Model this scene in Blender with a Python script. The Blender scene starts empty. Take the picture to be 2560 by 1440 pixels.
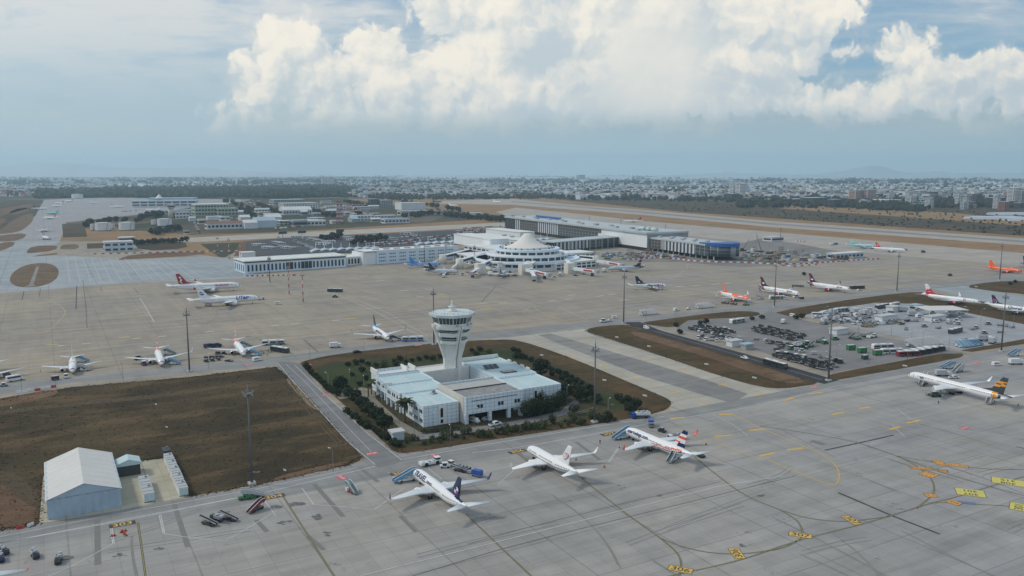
import bpy, bmesh, math, random
from math import radians, sin, cos, pi, atan, tan, sqrt, atan2, hypot
from mathutils import Vector, Matrix
random.seed(7)
SC = bpy.context.scene
COL = SC.collection
# ------------------------------------------------------------------ camera
F, HZ, CH = 2085.0, 430.0, 104.3          # focal length and horizon in pixels of the 2560 wide frame, camera height in metres
PIT = atan((720 - HZ) / F)
cam = bpy.data.cameras.new('camera'); cam.sensor_width = 36; cam.lens = 36 * F / 2560
cam.clip_start = 1; cam.clip_end = 200000
camo = bpy.data.objects.new('camera', cam); COL.objects.link(camo)
camo.location = (0, 0, CH); camo.rotation_euler = (pi / 2 - PIT, 0, 0)
SC.camera = camo

def G(px, py, z=0.0):
    """ground position (x, y) seen at photo position px, py, for a point z metres above the ground"""
    a, b = (px - 1280) / F, (720 - py) / F
    dy, dz = cos(PIT) + sin(PIT) * b, -sin(PIT) + cos(PIT) * b
    t = (z - CH) / min(dz, -1e-4)
    return Vector((a * t, dy * t))
def G3(px, py, z=0.0, lift=0.0):
    g = G(px, py, z); return Vector((g.x, g.y, z + lift))
def heading(p, q):
    d = q - p; return atan2(d.y, d.x)

# ------------------------------------------------------------------ node helpers
class E:
    """a node socket with arithmetic"""
    def __init__(s, t, o): s.t, s.o = t, o
    def m(s, op, *a, clamp=False):
        n = s.t.nodes.new('ShaderNodeMath'); n.operation = op; n.use_clamp = clamp
        for i, x in enumerate((s,) + a):
            if isinstance(x, E): s.t.links.new(x.o, n.inputs[i])
            else: n.inputs[i].default_value = x
        return E(s.t, n.outputs[0])
    def __add__(s, b): return s.m('ADD', b)
    __radd__ = __add__
    def __sub__(s, b): return s.m('SUBTRACT', b)
    def __rsub__(s, b): return s.m('MULTIPLY', -1.0) + b
    def __mul__(s, b): return s.m('MULTIPLY', b)
    __rmul__ = __mul__
    def __truediv__(s, b): return s.m('DIVIDE', b)
    def pow(s, b): return s.m('POWER', b)
    def max(s, b): return s.m('MAXIMUM', b)
    def min(s, b): return s.m('MINIMUM', b)
    def step(s, a, b):
        n = s.t.nodes.new('ShaderNodeMapRange'); n.interpolation_type = 'SMOOTHSTEP'
        s.t.links.new(s.o, n.inputs[0])
        for i, x in ((1, a), (2, b)):
            if isinstance(x, E): s.t.links.new(x.o, n.inputs[i])
            else: n.inputs[i].default_value = x
        return E(s.t, n.outputs[0])
def vmath(t, op, *a):
    n = t.nodes.new('ShaderNodeVectorMath'); n.operation = op
    for i, x in enumerate(a):
        if op == 'SCALE' and i == 1: i = 3
        if isinstance(x, E): t.links.new(x.o, n.inputs[i])
        else: n.inputs[i].default_value = x
    return E(t, n.outputs['Value'] if op in ('LENGTH', 'DOT_PRODUCT', 'DISTANCE') else n.outputs['Vector'])
def xyz(t, x=0.0, y=0.0, z=0.0):
    n = t.nodes.new('ShaderNodeCombineXYZ')
    for i, v in enumerate((x, y, z)):
        if isinstance(v, E): t.links.new(v.o, n.inputs[i])
        else: n.inputs[i].default_value = v
    return E(t, n.outputs[0])
def noise(t, vec, scale, detail=4, rough=.55, dist=0.0, color=False, dim='3D'):
    n = t.nodes.new('ShaderNodeTexNoise'); n.noise_dimensions = dim
    t.links.new(vec.o, n.inputs['Vector'])
    n.inputs['Scale'].default_value = scale; n.inputs['Detail'].default_value = detail
    n.inputs['Roughness'].default_value = rough; n.inputs['Distortion'].default_value = dist
    return E(t, n.outputs['Color' if color else 'Fac'])
def voro(t, vec, scale, smooth=.6, feature='SMOOTH_F1', color=False, dim='3D'):
    n = t.nodes.new('ShaderNodeTexVoronoi'); n.feature = feature; n.voronoi_dimensions = dim
    t.links.new(vec.o, n.inputs['Vector']); n.inputs['Scale'].default_value = scale
    if feature == 'SMOOTH_F1': n.inputs['Smoothness'].default_value = smooth
    return E(t, n.outputs['Color' if color else 'Distance'])
def mixc(t, f, a, b, mode='MIX'):
    n = t.nodes.new('ShaderNodeMix'); n.data_type = 'RGBA'; n.blend_type = mode
    for i, x in ((0, f), (6, a), (7, b)):
        if isinstance(x, E): t.links.new(x.o, n.inputs[i])
        elif i == 0: n.inputs[0].default_value = x
        else: n.inputs[i].default_value = (*x[:3], 1)
    return E(t, n.outputs[2])
def geo(t, what='Position'):
    return E(t, t.nodes.new('ShaderNodeNewGeometry').outputs[what])
def objc(t):
    return E(t, t.nodes.new('ShaderNodeTexCoord').outputs['Object'])
def sep(t, v):
    n = t.nodes.new('ShaderNodeSeparateXYZ'); t.links.new(v.o, n.inputs[0])
    return [E(t, o) for o in n.outputs]
# ------------------------------------------------------------------ sky, clouds, sun, exposure
SUN_EL, SUN_AZ = radians(44), radians(278)      # azimuth of the sun clockwise from the view direction (+y)
world = bpy.data.worlds.new('World'); SC.world = world; world.use_nodes = True
def build_world():
    t = world.node_tree; t.nodes.clear()
    out = t.nodes.new('ShaderNodeOutputWorld')
    sky = t.nodes.new('ShaderNodeTexSky'); sky.sky_type = 'NISHITA'; sky.sun_disc = False
    sky.sun_elevation = SUN_EL; sky.sun_rotation = SUN_AZ
    sky.altitude = 100; sky.air_density = 1.0; sky.dust_density = 1.2; sky.ozone_density = 1.6
    d = E(t, t.nodes.new('ShaderNodeTexCoord').outputs['Generated'])
    x, y, z = sep(t, d)
    yy = y.max(0.08)
    # flat chart of the sky ahead: 1 unit = 1000 photo pixels, X to the right, Y upwards from the horizon
    X = x / yy * 2.085; Y = z / yy * 2.085
    Q = xyz(t, X, Y)
    BL = [ # centre x, y (photo pixels), radii, weight
        (735,135,105,75),(690,210,115,95),(640,290,80,50),(800,190,100,80),(760,120,60,50),(850,270,110,60),
        (955,135,75,62),(985,215,105,90),(960,290,110,45),(1075,235,80,55),
        (1085,25,55,28),(1150,70,60,50),(1235,110,130,100),(1330,60,210,130),(1180,190,150,110),(1290,220,170,105),(1250,20,200,80),
        (1450,80,190,150),(1560,140,190,150),(1650,60,150,120),(1460,190,170,100),(1600,215,150,80),(1690,170,130,110),
        (1110,285,130,45),(1260,285,70,35),
        (1860,60,130,110),(1960,50,130,85),(1870,160,120,110),(1980,130,90,75),(2040,40,100,45),(1900,235,110,60),(2010,245,75,52),(2050,270,45,35),(1840,250,80,45),
        (2105,140,62,24),
        (2255,140,80,48),(2300,190,110,70),(2400,190,140,62),(2260,245,110,55),(2500,210,130,65),(2600,230,140,80),(2380,250,120,42),
        (640,300,95,50),(790,300,150,55),(930,300,120,40),(1180,280,190,60),(1400,270,170,60),(1620,265,160,60),(1760,270,110,50),(2150,270,120,35),(2432,325,34,13),(2545,318,28,10),
    ]
    w1 = vmath(t, 'SUBTRACT', noise(t, Q, 5.5, 4, .6, color=True, dim='2D'), (.5, .5, .5))
    w2 = vmath(t, 'SUBTRACT', noise(t, Q, 24, 3, .6, color=True, dim='2D'), (.5, .5, .5))
    qw = vmath(t, 'ADD', vmath(t, 'ADD', Q, vmath(t, 'SCALE', w1, .085)), vmath(t, 'SCALE', w2, .03))
    qw = vmath(t, 'MULTIPLY', qw, (1, 1, 0))
    def group(name, body):
        g = bpy.data.node_groups.new(name, 'ShaderNodeTree')
        g.interface.new_socket('Q', in_out='INPUT', socket_type='NodeSocketVector')
        g.interface.new_socket('D', in_out='OUTPUT', socket_type='NodeSocketFloat')
        gi, go = g.nodes.new('NodeGroupInput'), g.nodes.new('NodeGroupOutput')
        g.links.new(body(g, E(g, gi.outputs[0])).o, go.inputs[0])
        def use(v):
            n = t.nodes.new('ShaderNodeGroup'); n.node_tree = g; t.links.new(v.o, n.inputs[0]); return E(t, n.outputs[0])
        return use
    def heaps(g, q):
        D = None
        for cx, cy, rx, ry in BL:
            v = vmath(g, 'MULTIPLY_ADD', q, (1000 / rx, 1000 / ry, 0), ((1280 - cx) / rx, (cy - HZ) / ry, 0))
            b = vmath(g, 'LENGTH', v).m('MULTIPLY_ADD', -min(rx, ry) / 90, min(rx, ry) / 90)
            D = b if D is None else D.m('SMOOTH_MAX', b, .25)
        return D
    def puffs(g, q):
        b = voro(g, q, 13, .35, dim='2D') * -.42 + voro(g, q, 30, .3, dim='2D') * -.2 + voro(g, q, 70, .3, dim='2D') * -.1
        return b + .44 + (noise(g, q, 9, 6, .62, dim='2D') - .5) * .45
    heap, puff = group('cloud_heaps', heaps), group('cloud_puffs', puffs)
    h0, p0 = heap(qw), puff(qw)
    h2 = heap(vmath(t, 'ADD', qw, (-.050, .055, 0)))
    p1 = puff(vmath(t, 'ADD', qw, (-.015, .019, 0)))
    d0 = h0 + p0
    soft = noise(t, Q, 3.0, 4, .55, dim='2D')
    den = d0.step(-.03, .26)
    lit = ((p0 - p1) * 1.25 + (h0 - h2) * .55 + .40 + (soft - .5) * 1.5).step(-.05, 1.0)
    # smooth grey middle of the big cloud (rain veil) and fading towards the base
    vx = vmath(t, 'LENGTH', vmath(t, 'MULTIPLY', vmath(t, 'SUBTRACT', Q, (.345, .245, 0)), (1 / .20, 1 / .21, 0)))
    veil = (1.0 - vx.step(.25, 1.15)) * .85
    lit = lit * (1.0 - veil) + veil * .60
    base = Y.step(.06, .19)
    cl = mixc(t, lit, (.54, .61, .65), (.95, .885, .77))
    cl = mixc(t, base, mixc(t, .55, cl, (.50, .60, .66)), cl)
    den = den * Y.step(.045, .165) * (1.0 - .5 * (1.0 - (X + Y * .5).step(-.62, -.28)) * (1.0 - p0.step(-.05, .25)))
    # thin high veil over the left half and the lower band of grey-blue air
    st = noise(t, vmath(t, 'MULTIPLY', Q, (1, 4.2, 1)), 2.2, 6, .6, .5, dim='2D')
    st2 = noise(t, vmath(t, 'MULTIPLY', Q, (1, 6, 1)), 6.5, 4, .6, dim='2D')
    left = 1.0 - (X + Y * .1).step(-.75, -.05)
    high = (st * .75 + st2 * .3 + left * .28 + Y * .35).step(.46, .95)
    vcol = mixc(t, Y.step(.1, .42), (.42, .54, .61), (.74, .74, .71))
    lowband = (1.0 - Y.step(.0, .30))
    hazec = mixc(t, Y.step(0.0, .13), (.50, .68, .77), (.46, .575, .645))
    ahead = y.step(.25, .45) * z.step(-.06, .0) * (1.0 - z.step(.3, .42))
    nishi = t.nodes.new('ShaderNodeBackground'); t.links.new(sky.outputs[0], nishi.inputs[0]); nishi.inputs[1].default_value = .10
    # colour of the cloudy layers, and how much they cover the clear sky
    c = mixc(t, high * (1 - .35 * lowband), (.19, .40, .58), vcol)
    c = mixc(t, lowband * .9, c, hazec)
    small = noise(t, vmath(t, 'MULTIPLY', Q, (1, 2.6, 1)), 5, 4, .6, dim='2D')
    c = mixc(t, small.step(.58, .8) * Y.step(.03, .1) * .35, c, (.62, .63, .61))
    c = mixc(t, den, c, cl)
    cover = (den.max(high * .85).max(lowband * .9).max(.55))
    # the rest of the sky dome: broken cloud, so that the light is soft
    dn = noise(t, d, 2.6, 5, .6)
    dome = mixc(t, dn.step(.4, .65), (.34, .46, .62), (.80, .84, .87))
    def bgs(c, k=1.0):
        n = t.nodes.new('ShaderNodeBackground'); t.links.new(c.o, n.inputs[0]); n.inputs[1].default_value = k; return n
    def mixs(f, a, b):
        n = t.nodes.new('ShaderNodeMixShader')
        t.links.new(f.o, n.inputs[0]); t.links.new(a.outputs[0], n.inputs[1]); t.links.new(b.outputs[0], n.inputs[2]); return n
    front = mixs(cover, nishi, bgs(c))
    rest = mixs(.55 + .35 * dn, nishi, bgs(dome))
    t.links.new(mixs(ahead, rest, front).outputs[0], out.inputs[0])
    world.cycles.sampling_method = 'MANUAL'; world.cycles.sample_map_resolution = 512
build_world()
sun = bpy.data.lights.new('sun', 'SUN'); sun.energy = 1.6; sun.angle = radians(10); sun.color = (1, .93, .82)
suno = bpy.data.objects.new('sun', sun); COL.objects.link(suno)
# Nishita: rotation 0 puts the sun on +y, growing clockwise seen from above
sd = Vector((sin(SUN_AZ) * cos(SUN_EL), cos(SUN_AZ) * cos(SUN_EL), sin(SUN_EL)))
suno.rotation_euler = sd.to_track_quat('Z', 'Y').to_euler()
vs = SC.view_settings; vs.view_transform = 'Standard'; vs.look = 'None'; vs.exposure = .07; vs.gamma = 1; vs.use_curve_mapping = False
SC.cycles.volume_bounces = 3
# ------------------------------------------------------------------ materials
MATS = {}
AX = radians(29.3)                        # the aprons, roads and stands follow this direction
def pmat(name):
    m = bpy.data.materials.new(name); m.use_nodes = True
    t = m.node_tree; b = t.nodes['Principled BSDF']
    return m, t, b
def lk(t, e, b, key='Base Color'):
    t.links.new(e.o, b.inputs[key])
def M(name, rgb=None, rough=.55, var=.16, scale=.6, metal=0.0, dirt=None, spec=.4):
    """painted or built surface: colour with soft uneven wear; the first call for a name fixes it"""
    if name in MATS: return MATS[name]
    m, t, b = pmat(name)
    p = objc(t)
    n = noise(t, p, scale, 4, .6); n2 = noise(t, p, scale * 9, 3, .6)
    f = (n - .5) * (var * 2) + (n2 - .5) * var + 1.0
    c = mixc(t, 1.0, rgb, f, 'MULTIPLY')
    if dirt:
        c = mixc(t, noise(t, p, scale * 2.3, 5, .7).step(.56, .74) * dirt, c, (rgb[0] * .45, rgb[1] * .42, rgb[2] * .38))
    lk(t, c, b); b.inputs['Roughness'].default_value = rough; b.inputs['Metallic'].default_value = metal
    b.inputs['Specular IOR Level'].default_value = spec
    MATS[name] = m; return m
def uvw(t):
    """world position turned to the direction of the aprons"""
    x, y, z = sep(t, geo(t))
    return x * cos(AX) + y * sin(AX), y * cos(AX) - x * sin(AX), x, y
def paved(name, rgb, rgb2, slab=6.0, stain=.5, tint=None, joint=.34, tone=.1, streak=.2):
    """concrete slabs: joints, slab to slab tone, streaks, oil stains"""
    m, t, b = pmat(name)
    u, v, x, y = uvw(t)
    P = xyz(t, u, v)
    fu, fv = (u / slab).m('FRACT'), (v / slab).m('FRACT')
    edge = fu.min(1.0 - fu).min(fv.min(1.0 - fv))
    j = 1.0 - edge.step(.008, .024)
    bu, bv = (u / (slab * 5)).m('FRACT'), (v / (slab * 4)).m('FRACT')
    j2 = 1.0 - bu.min(1.0 - bu).min(bv.min(1.0 - bv)).step(.004, .012)
    def cell(k, kx=1.0):
        wn = t.nodes.new('ShaderNodeTexWhiteNoise'); wn.noise_dimensions = '2D'
        t.links.new(xyz(t, (u / (slab * k * kx)).m('FLOOR'), (v / (slab * k)).m('FLOOR')).o, wn.inputs['Vector']); return E(t, wn.outputs[0]) - .5
    s1 = noise(t, xyz(t, u * .012, v * .16), 1.0, 5, .65) - .5
    s2 = noise(t, xyz(t, u * .11, v * .018), 1.0, 4, .6) - .5
    big = noise(t, P, .011, 6, .62, .6); mid = noise(t, P, .05, 5, .65, .5) - .5
    fine = noise(t, P, 1.3, 3, .7) - .5
    f = cell(1) * tone + cell(4, 2.0) * tone * 1.1 + s1 * streak * 2 + s2 * streak + mid * .42 + fine * .14 + 1.0
    f = f - (j * joint * .6).max(j2 * joint)
    st = noise(t, P, .09, 3, .5).step(.60, .75) * noise(t, P, .55, 3, .6).step(.5, .72)
    f = f * (1.0 - st * stain)
    c = mixc(t, big.step(.33, .68), rgb, rgb2)
    if tint:
        tn = noise(t, xyz(t, u * .006, v * .02), 1.0, 4, .6).step(.45, .72) * (x - tint[3]).step(0, tint[4])
        c = mixc(t, tn * .8, c, tint[:3])
    c = mixc(t, 1.0, c, f, 'MULTIPLY')
    lk(t, c, b); b.inputs['Roughness'].default_value = .82; b.inputs['Specular IOR Level'].default_value = .25
    bp = t.nodes.new('ShaderNodeBump'); bp.inputs['Strength'].default_value = .08; bp.inputs['Distance'].default_value = .05
    t.links.new(fine.o, bp.inputs['Height']); t.links.new(bp.outputs[0], b.inputs['Normal'])
    MATS[name] = m; return m
def soil(name, a, bcol, ccol, sc=.035, mix2=(.52, .7), streak=.5):
    """dry grass and earth: patches of two colours with bare places and fine tufts"""
    m, t, b = pmat(name)
    u, v, x, y = uvw(t); P = xyz(t, u, v)
    n = noise(t, P, sc, 6, .65, .4); n2 = noise(t, xyz(t, u * .4, v), sc * 2.6, 5, .65); n3 = noise(t, P, 1.1, 4, .75)
    c = mixc(t, n.step(.36, .66), a, bcol)
    c = mixc(t, n2.step(*mix2) * .85, c, ccol)
    s = noise(t, xyz(t, u * .03, v * .5), 1.0, 4, .7) - .5
    f = (n3 - .5) * 1.1 + s * streak + 1.0 + (noise(t, P, .3, 4, .7) - .5) * .55
    c = mixc(t, 1.0, c, f, 'MULTIPLY')
    lk(t, c, b); b.inputs['Roughness'].default_value = .95; b.inputs['Specular IOR Level'].default_value = .1
    bp = t.nodes.new('ShaderNodeBump'); bp.inputs['Strength'].default_value = .4; bp.inputs['Distance'].default_value = .3
    t.links.new(n3.o, bp.inputs['Height']); t.links.new(bp.outputs[0], b.inputs['Normal'])
    MATS[name] = m; return m
def terrain():
    """the plain around the airport: fields, scrub, bare earth; wooded and built-up tones farther out"""
    m, t, b = pmat('terrain')
    x, y, z = sep(t, geo(t)); P = xyz(t, x, y)
    cells = voro(t, P, .006, feature='F1', color=True); r, g, bl = sep(t, cells)
    n = noise(t, P, .004, 6, .6); n2 = noise(t, P, .03, 5, .65)
    c = mixc(t, n.step(.4, .62), (.060, .058, .036), (.105, .088, .058))
    c = mixc(t, r.step(.72, .75) * .8, c, (.16, .13, .09))
    c = mixc(t, g.step(.6, .62) * .75, c, (.035, .048, .026))
    c = mixc(t, n2.step(.5, .7) * .6, c, (.030, .040, .024))
    # greenhouse roofs and yards too small to be seen one by one
    c2 = voro(t, xyz(t, x * .6, y), .018, feature='F1', color=True); r2, g2, b2 = sep(t, c2)
    far = y.step(5500, 9000)
    c = mixc(t, r2.step(.66, .68) * noise(t, P, .0016, 3).step(.38, .55) * far * .8, c, (.42, .43, .42))
    c = mixc(t, 1.0, c, (noise(t, P, .15, 4, .7) - .5) * .8 + 1.0, 'MULTIPLY')
    lk(t, c, b); b.inputs['Roughness'].default_value = .95; b.inputs['Specular IOR Level'].default_value = .1
    MATS['terrain'] = m; return m
terrain()
paved('apron', (0.327, 0.280, 0.211), (0.271, 0.243, 0.205), tint=(.285, .270, .262, -400, 900), streak=.42, stain=.8, tone=.05, joint=.22)
paved('stand', (0.345, 0.323, 0.284), (0.286, 0.278, 0.259), tint=(.245, .252, .276, -40, 330), tone=.07, joint=.26, streak=.36, stain=.75)  # bluish tint towards +x: reflections painted into the concrete colour
paved('new_apron', (0.287, 0.322, 0.337), (0.333, 0.351, 0.351), slab=8, stain=.2, streak=.3)
paved('old_apron', (0.292, 0.292, 0.302), (0.322, 0.307, 0.292), slab=8)
paved('shoulder', (0.398, 0.372, 0.307), (0.369, 0.351, 0.300), stain=.35)
paved('taxiway', (.205, .200, .188), (.25, .24, .215), stain=.3, joint=.12, streak=.45)
paved('service_road', (0.234, 0.234, 0.225), (0.267, 0.262, 0.246), stain=.6, joint=.2, streak=.35)
paved('road', (0.169, 0.171, 0.170), (0.206, 0.205, 0.198), stain=.4, joint=.05, streak=.3)
paved('black_asphalt', (.032, .033, .037), (.042, .042, .044), stain=.3, joint=.0, tone=.04)
paved('yard_asphalt', (.185, .180, .176), (.225, .215, .205), stain=.7, joint=.08)
paved('yard_concrete', (.330, .335, .340), (.290, .300, .315), stain=.75)
paved('car_park', (.050, .052, .058), (.070, .070, .074), stain=.3, joint=.0)
paved('pad', (0.439, 0.404, 0.292), (0.404, 0.377, 0.302), slab=5, stain=.3)
paved('runway', (.385, .342, .288), (.345, .315, .272), stain=.1, joint=.05)
paved('runway_dark', (.20, .192, .19), (.235, .222, .21), stain=.1, joint=.0)
paved('path', (.26, .225, .165), (.22, .20, .16), slab=3, stain=.3)
soil('field', (.044, .035, .020), (.080, .060, .032), (.130, .088, .046), sc=.022, mix2=(.46, .66), streak=.2)
soil('track', (.092, .068, .042), (.115, .085, .054), (.066, .049, .029), streak=.2)
soil('verge', (.078, .052, .025), (.112, .072, .035), (.050, .046, .022), mix2=(.46, .64))
soil('red_earth', (0.131, 0.079, 0.047), (0.180, 0.115, 0.072), (0.090, 0.059, 0.036))
soil('sandy', (.24, .185, .125), (.20, .15, .098), (.15, .105, .066))
soil('lawn', (.030, .046, .016), (.050, .060, .024), (.066, .060, .030))
soil('garden', (.050, .048, .024), (.085, .064, .036), (.034, .044, .018))
soil('scrub', (.062, .050, .030), (.105, .078, .048), (.040, .044, .024), sc=.012, mix2=(.5, .62))
soil('dry_grass', (.25, .155, .078), (.30, .195, .105), (.16, .11, .060), sc=.012)
soil('mound', (.135, .096, .058), (.185, .130, .080), (.10, .075, .045), sc=.05)
soil('gravel_yard', (.19, .185, .175), (.24, .23, .21), (.12, .115, .105), sc=.03)
def marking(name, rgb, wear=.35):
    m, t, b = pmat(name)
    p = geo(t)
    n = noise(t, p, .35, 5, .7); n2 = noise(t, p, 3.0, 3, .7)
    c = mixc(t, (n * .6 + n2 * .4).step(.46, .66) * wear, rgb, (.24, .235, .22))
    lk(t, c, b); b.inputs['Roughness'].default_value = .75
    MATS[name] = m; return m
marking('yellow_line', (.66, .40, .05), .38); marking('faded_yellow', (.52, .38, .12), .8)
marking('olive_line', (.30, .26, .07), .5); marking('black_line', (.035, .035, .035), .4)
marking('white_line', (.62, .62, .60), .6); marking('pale_line', (.40, .42, .42), .8)
marking('sign_yellow', (.66, .41, .06), .3); marking('sign_lemon', (.60, .52, .11), .3); marking('sign_orange', (.62, .29, .05), .3)
marking('pad_cream', (.52, .47, .34), .4); marking('skid', (.20, .19, .172), .95); marking('oil', (.10, .10, .098), .7); marking('sign_red', (.58, .085, .10), .35); marking('patch_blue', (.10, .17, .33), .6)
marking('old_concrete_strip', (.175, .168, .150), .45)
# ------------------------------------------------------------------ mesh building
class MB:
    def __init__(s): s.v, s.f, s.m, s.sm = [], [], [], []
    def face(s, pts, mat=0, smooth=False):
        i = len(s.v); s.v += [tuple(p) for p in pts]; s.f.append(tuple(range(i, i + len(pts)))); s.m.append(mat); s.sm.append(smooth)
    def grid(s, rows, mat=0, smooth=True, close=False, cap=False):
        """skin a list of equally long point rows; mat is an index or a function (row, column) -> index"""
        n, k, i0 = len(rows), len(rows[0]), len(s.v)
        for r in rows: s.v += [tuple(p) for p in r]
        for a in range(n - 1):
            for b in range(k if close else k - 1):
                c = (b + 1) % k
                s.f.append((i0 + a * k + b, i0 + a * k + c, i0 + (a + 1) * k + c, i0 + (a + 1) * k + b))
                s.m.append(mat(a, b) if callable(mat) else mat); s.sm.append(smooth)
        if cap:
            for a, rev in ((0, True), (n - 1, False)):
                q = [i0 + a * k + b for b in range(k)]
                s.f.append(tuple(reversed(q)) if rev else tuple(q))
                s.m.append((mat(min(a, n - 2), 0) if callable(mat) else mat)); s.sm.append(False)
        return s
    def prism(s, poly, z0, z1, mat=0, top=None, smooth=False, bottom=True):
        n, i = len(poly), len(s.v)
        s.v += [(p[0], p[1], z0) for p in poly] + [(p[0], p[1], z1) for p in poly]
        for a in range(n):
            b = (a + 1) % n; s.f.append((i + a, i + b, i + n + b, i + n + a)); s.m.append(mat); s.sm.append(smooth)
        s.f.append(tuple(i + n + a for a in range(n))); s.m.append(mat if top is None else top); s.sm.append(False)
        if bottom: s.f.append(tuple(i + a for a in reversed(range(n)))); s.m.append(mat); s.sm.append(False)
        return s
    def box(s, c, d, rz=0.0, mat=0, top=None):
        ca, sa = cos(rz), sin(rz)
        q = [(c[0] + a * d[0] / 2 * ca - b * d[1] / 2 * sa, c[1] + a * d[0] / 2 * sa + b * d[1] / 2 * ca) for a, b in ((-1, -1), (1, -1), (1, 1), (-1, 1))]
        return s.prism(q, c[2] - d[2] / 2, c[2] + d[2] / 2, mat, top)
    def profile(s, pts, w, y0=0.0, mat=0, inset=0.0):
        """side outline (x, z) given width w across y; inset narrows the top third (tumblehome)"""
        zs = [p[1] for p in pts]; zm = min(zs) + .55 * (max(zs) - min(zs)); zt = max(zs)
        def yy(z): return w / 2 - (inset * max(0, (z - zm) / max(zt - zm, 1e-6)))
        L = [(x, y0 + yy(z), z) for x, z in pts]; R = [(x, y0 - yy(z), z) for x, z in pts]
        n, i = len(pts), len(s.v); s.v += L + R
        for a in range(n):
            b = (a + 1) % n; s.f.append((i + a, i + b, i + n + b, i + n + a)); s.m.append(mat); s.sm.append(False)
        s.f.append(tuple(i + a for a in reversed(range(n)))); s.f.append(tuple(i + n + a for a in range(n)))
        s.m += [mat, mat]; s.sm += [False, False]; return s
    def lathe(s, prof, n=16, axis='z', c=(0, 0, 0), mat=0, smooth=True, cap=True, sx=1.0):
        rows = []
        for r, h in prof:
            row = []
            for k in range(n):
                a = 2 * pi * k / n; p, q = r * cos(a) * sx, r * sin(a)
                row.append({'z': (c[0] + p, c[1] + q, c[2] + h), 'x': (c[0] + h, c[1] + p, c[2] + q), 'y': (c[0] + p, c[1] + h, c[2] + q)}[axis])
            rows.append(row)
        return s.grid(rows, mat, smooth, True, cap)
    def tube(s, a, b, r, r2=None, n=6, mat=0, cap=True):
        a, b = Vector(a), Vector(b); d = (b - a); z = d.normalized() if d.length else Vector((0, 0, 1))
        x = z.orthogonal().normalized(); y = z.cross(x)
        rows = [[p + (x * cos(2 * pi * k / n) + y * sin(2 * pi * k / n)) * q for k in range(n)] for p, q in ((a, r), (b, r if r2 is None else r2))]
        return s.grid(rows, mat, n > 5, True, cap)
    def blob(s, c, r, n=8, m=5, jit=.18, mat=0, seed=None, sq=1.0):
        rd = random.Random(seed if seed is not None else random.random()); rows = []
        for a in range(m + 1):
            th = pi * a / m; row = []
            for k in range(n):
                ph = 2 * pi * (k + .5 * (a % 2)) / n; q = 1 + rd.uniform(-jit, jit)
                row.append((c[0] + r[0] * sin(th) * cos(ph) * q, c[1] + r[1] * sin(th) * sin(ph) * q, c[2] + r[2] * cos(th) * q * sq))
            rows.append(row)
        return s.grid(rows, mat, False, True, False)
    def sheet(s, poly, z=0.0, mat=0):
        from mathutils.geometry import tessellate_polygon
        pts = [Vector((p[0], p[1], 0)) for p in poly]; i = len(s.v)
        s.v += [(p.x, p.y, z) for p in pts]
        for tri in tessellate_polygon([pts]):
            a, b, c = (pts[k] for k in tri)
            if (b - a).cross(c - a).z < 0: tri = tri[::-1]
            s.f.append(tuple(i + k for k in tri)); s.m.append(mat); s.sm.append(False)
        return s
    def ribbon(s, pts, w, z=0.0, mat=0, dash=None, gap=None):
        pts = [Vector((p[0], p[1])) for p in pts]
        if dash:
            for a, b in zip(pts, pts[1:]):
                L = (b - a).length; d = (b - a) / L; q = 0.0
                while q < L:
                    s.ribbon([a + d * q, a + d * min(q + dash, L)], w, z, mat); q += dash + (gap or dash)
            return s
        i = len(s.v); n = len(pts)
        for k, p in enumerate(pts):
            d = (pts[min(k + 1, n - 1)] - pts[max(k - 1, 0)]).normalized(); o = Vector((-d.y, d.x)) * w / 2
            s.v += [(p.x + o.x, p.y + o.y, z), (p.x - o.x, p.y - o.y, z)]
        for k in range(n - 1):
            s.f.append((i + 2 * k, i + 2 * k + 1, i + 2 * k + 3, i + 2 * k + 2)); s.m.append(mat); s.sm.append(False)
        return s
    def move(s, mtx, start=0):
        for k in range(start, len(s.v)): s.v[k] = tuple(mtx @ Vector(s.v[k]))
        return s
    def mesh(s, name, mats):
        me = bpy.data.meshes.new(name); me.from_pydata(s.v, [], s.f)
        for m in (mats if isinstance(mats, (list, tuple)) else [mats]): me.materials.append(MATS[m] if isinstance(m, str) else m)
        me.polygons.foreach_set('material_index', s.m); me.polygons.foreach_set('use_smooth', s.sm); me.update(); return me
    def obj(s, name, mats, parent=None):
        o = bpy.data.objects.new(name, s.mesh(name, mats)); COL.objects.link(o)
        if parent: o.parent = parent
        return o
def tag(o, label, cat, group=None, kind=None):
    if label: o['label'] = label
    if cat: o['category'] = cat
    if group: o['group'] = group
    if kind: o['kind'] = kind
    return o
def thing(name, label, cat, loc=(0, 0, 0), rz=0.0, group=None):
    o = bpy.data.objects.new(name, None); o.empty_display_size = .5; COL.objects.link(o)
    o.location = (loc[0], loc[1], loc[2] if len(loc) > 2 else 0.0); o.rotation_euler = (0, 0, rz)
    return tag(o, label, cat, group)
KIDS = {}
def dup(root, label, loc, rz, group=None, scale=None):
    """a copy of a thing with copies of its parts and their sub-parts"""
    if root not in KIDS: KIDS[root] = [(c, list(c.children)) for c in root.children]
    r = root.copy(); COL.objects.link(r); r.location = (loc[0], loc[1], loc[2] if len(loc) > 2 else 0.0); r.rotation_euler = (0, 0, rz)
    r['label'] = label
    if group: r['group'] = group
    if scale: r.scale = scale if isinstance(scale, tuple) else (scale,) * 3
    for c, subs in KIDS[root]:
        k = c.copy(); COL.objects.link(k); k.parent = r
        for d in subs:
            e = d.copy(); COL.objects.link(e); e.parent = k
    return r
PROTO = {}
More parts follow.
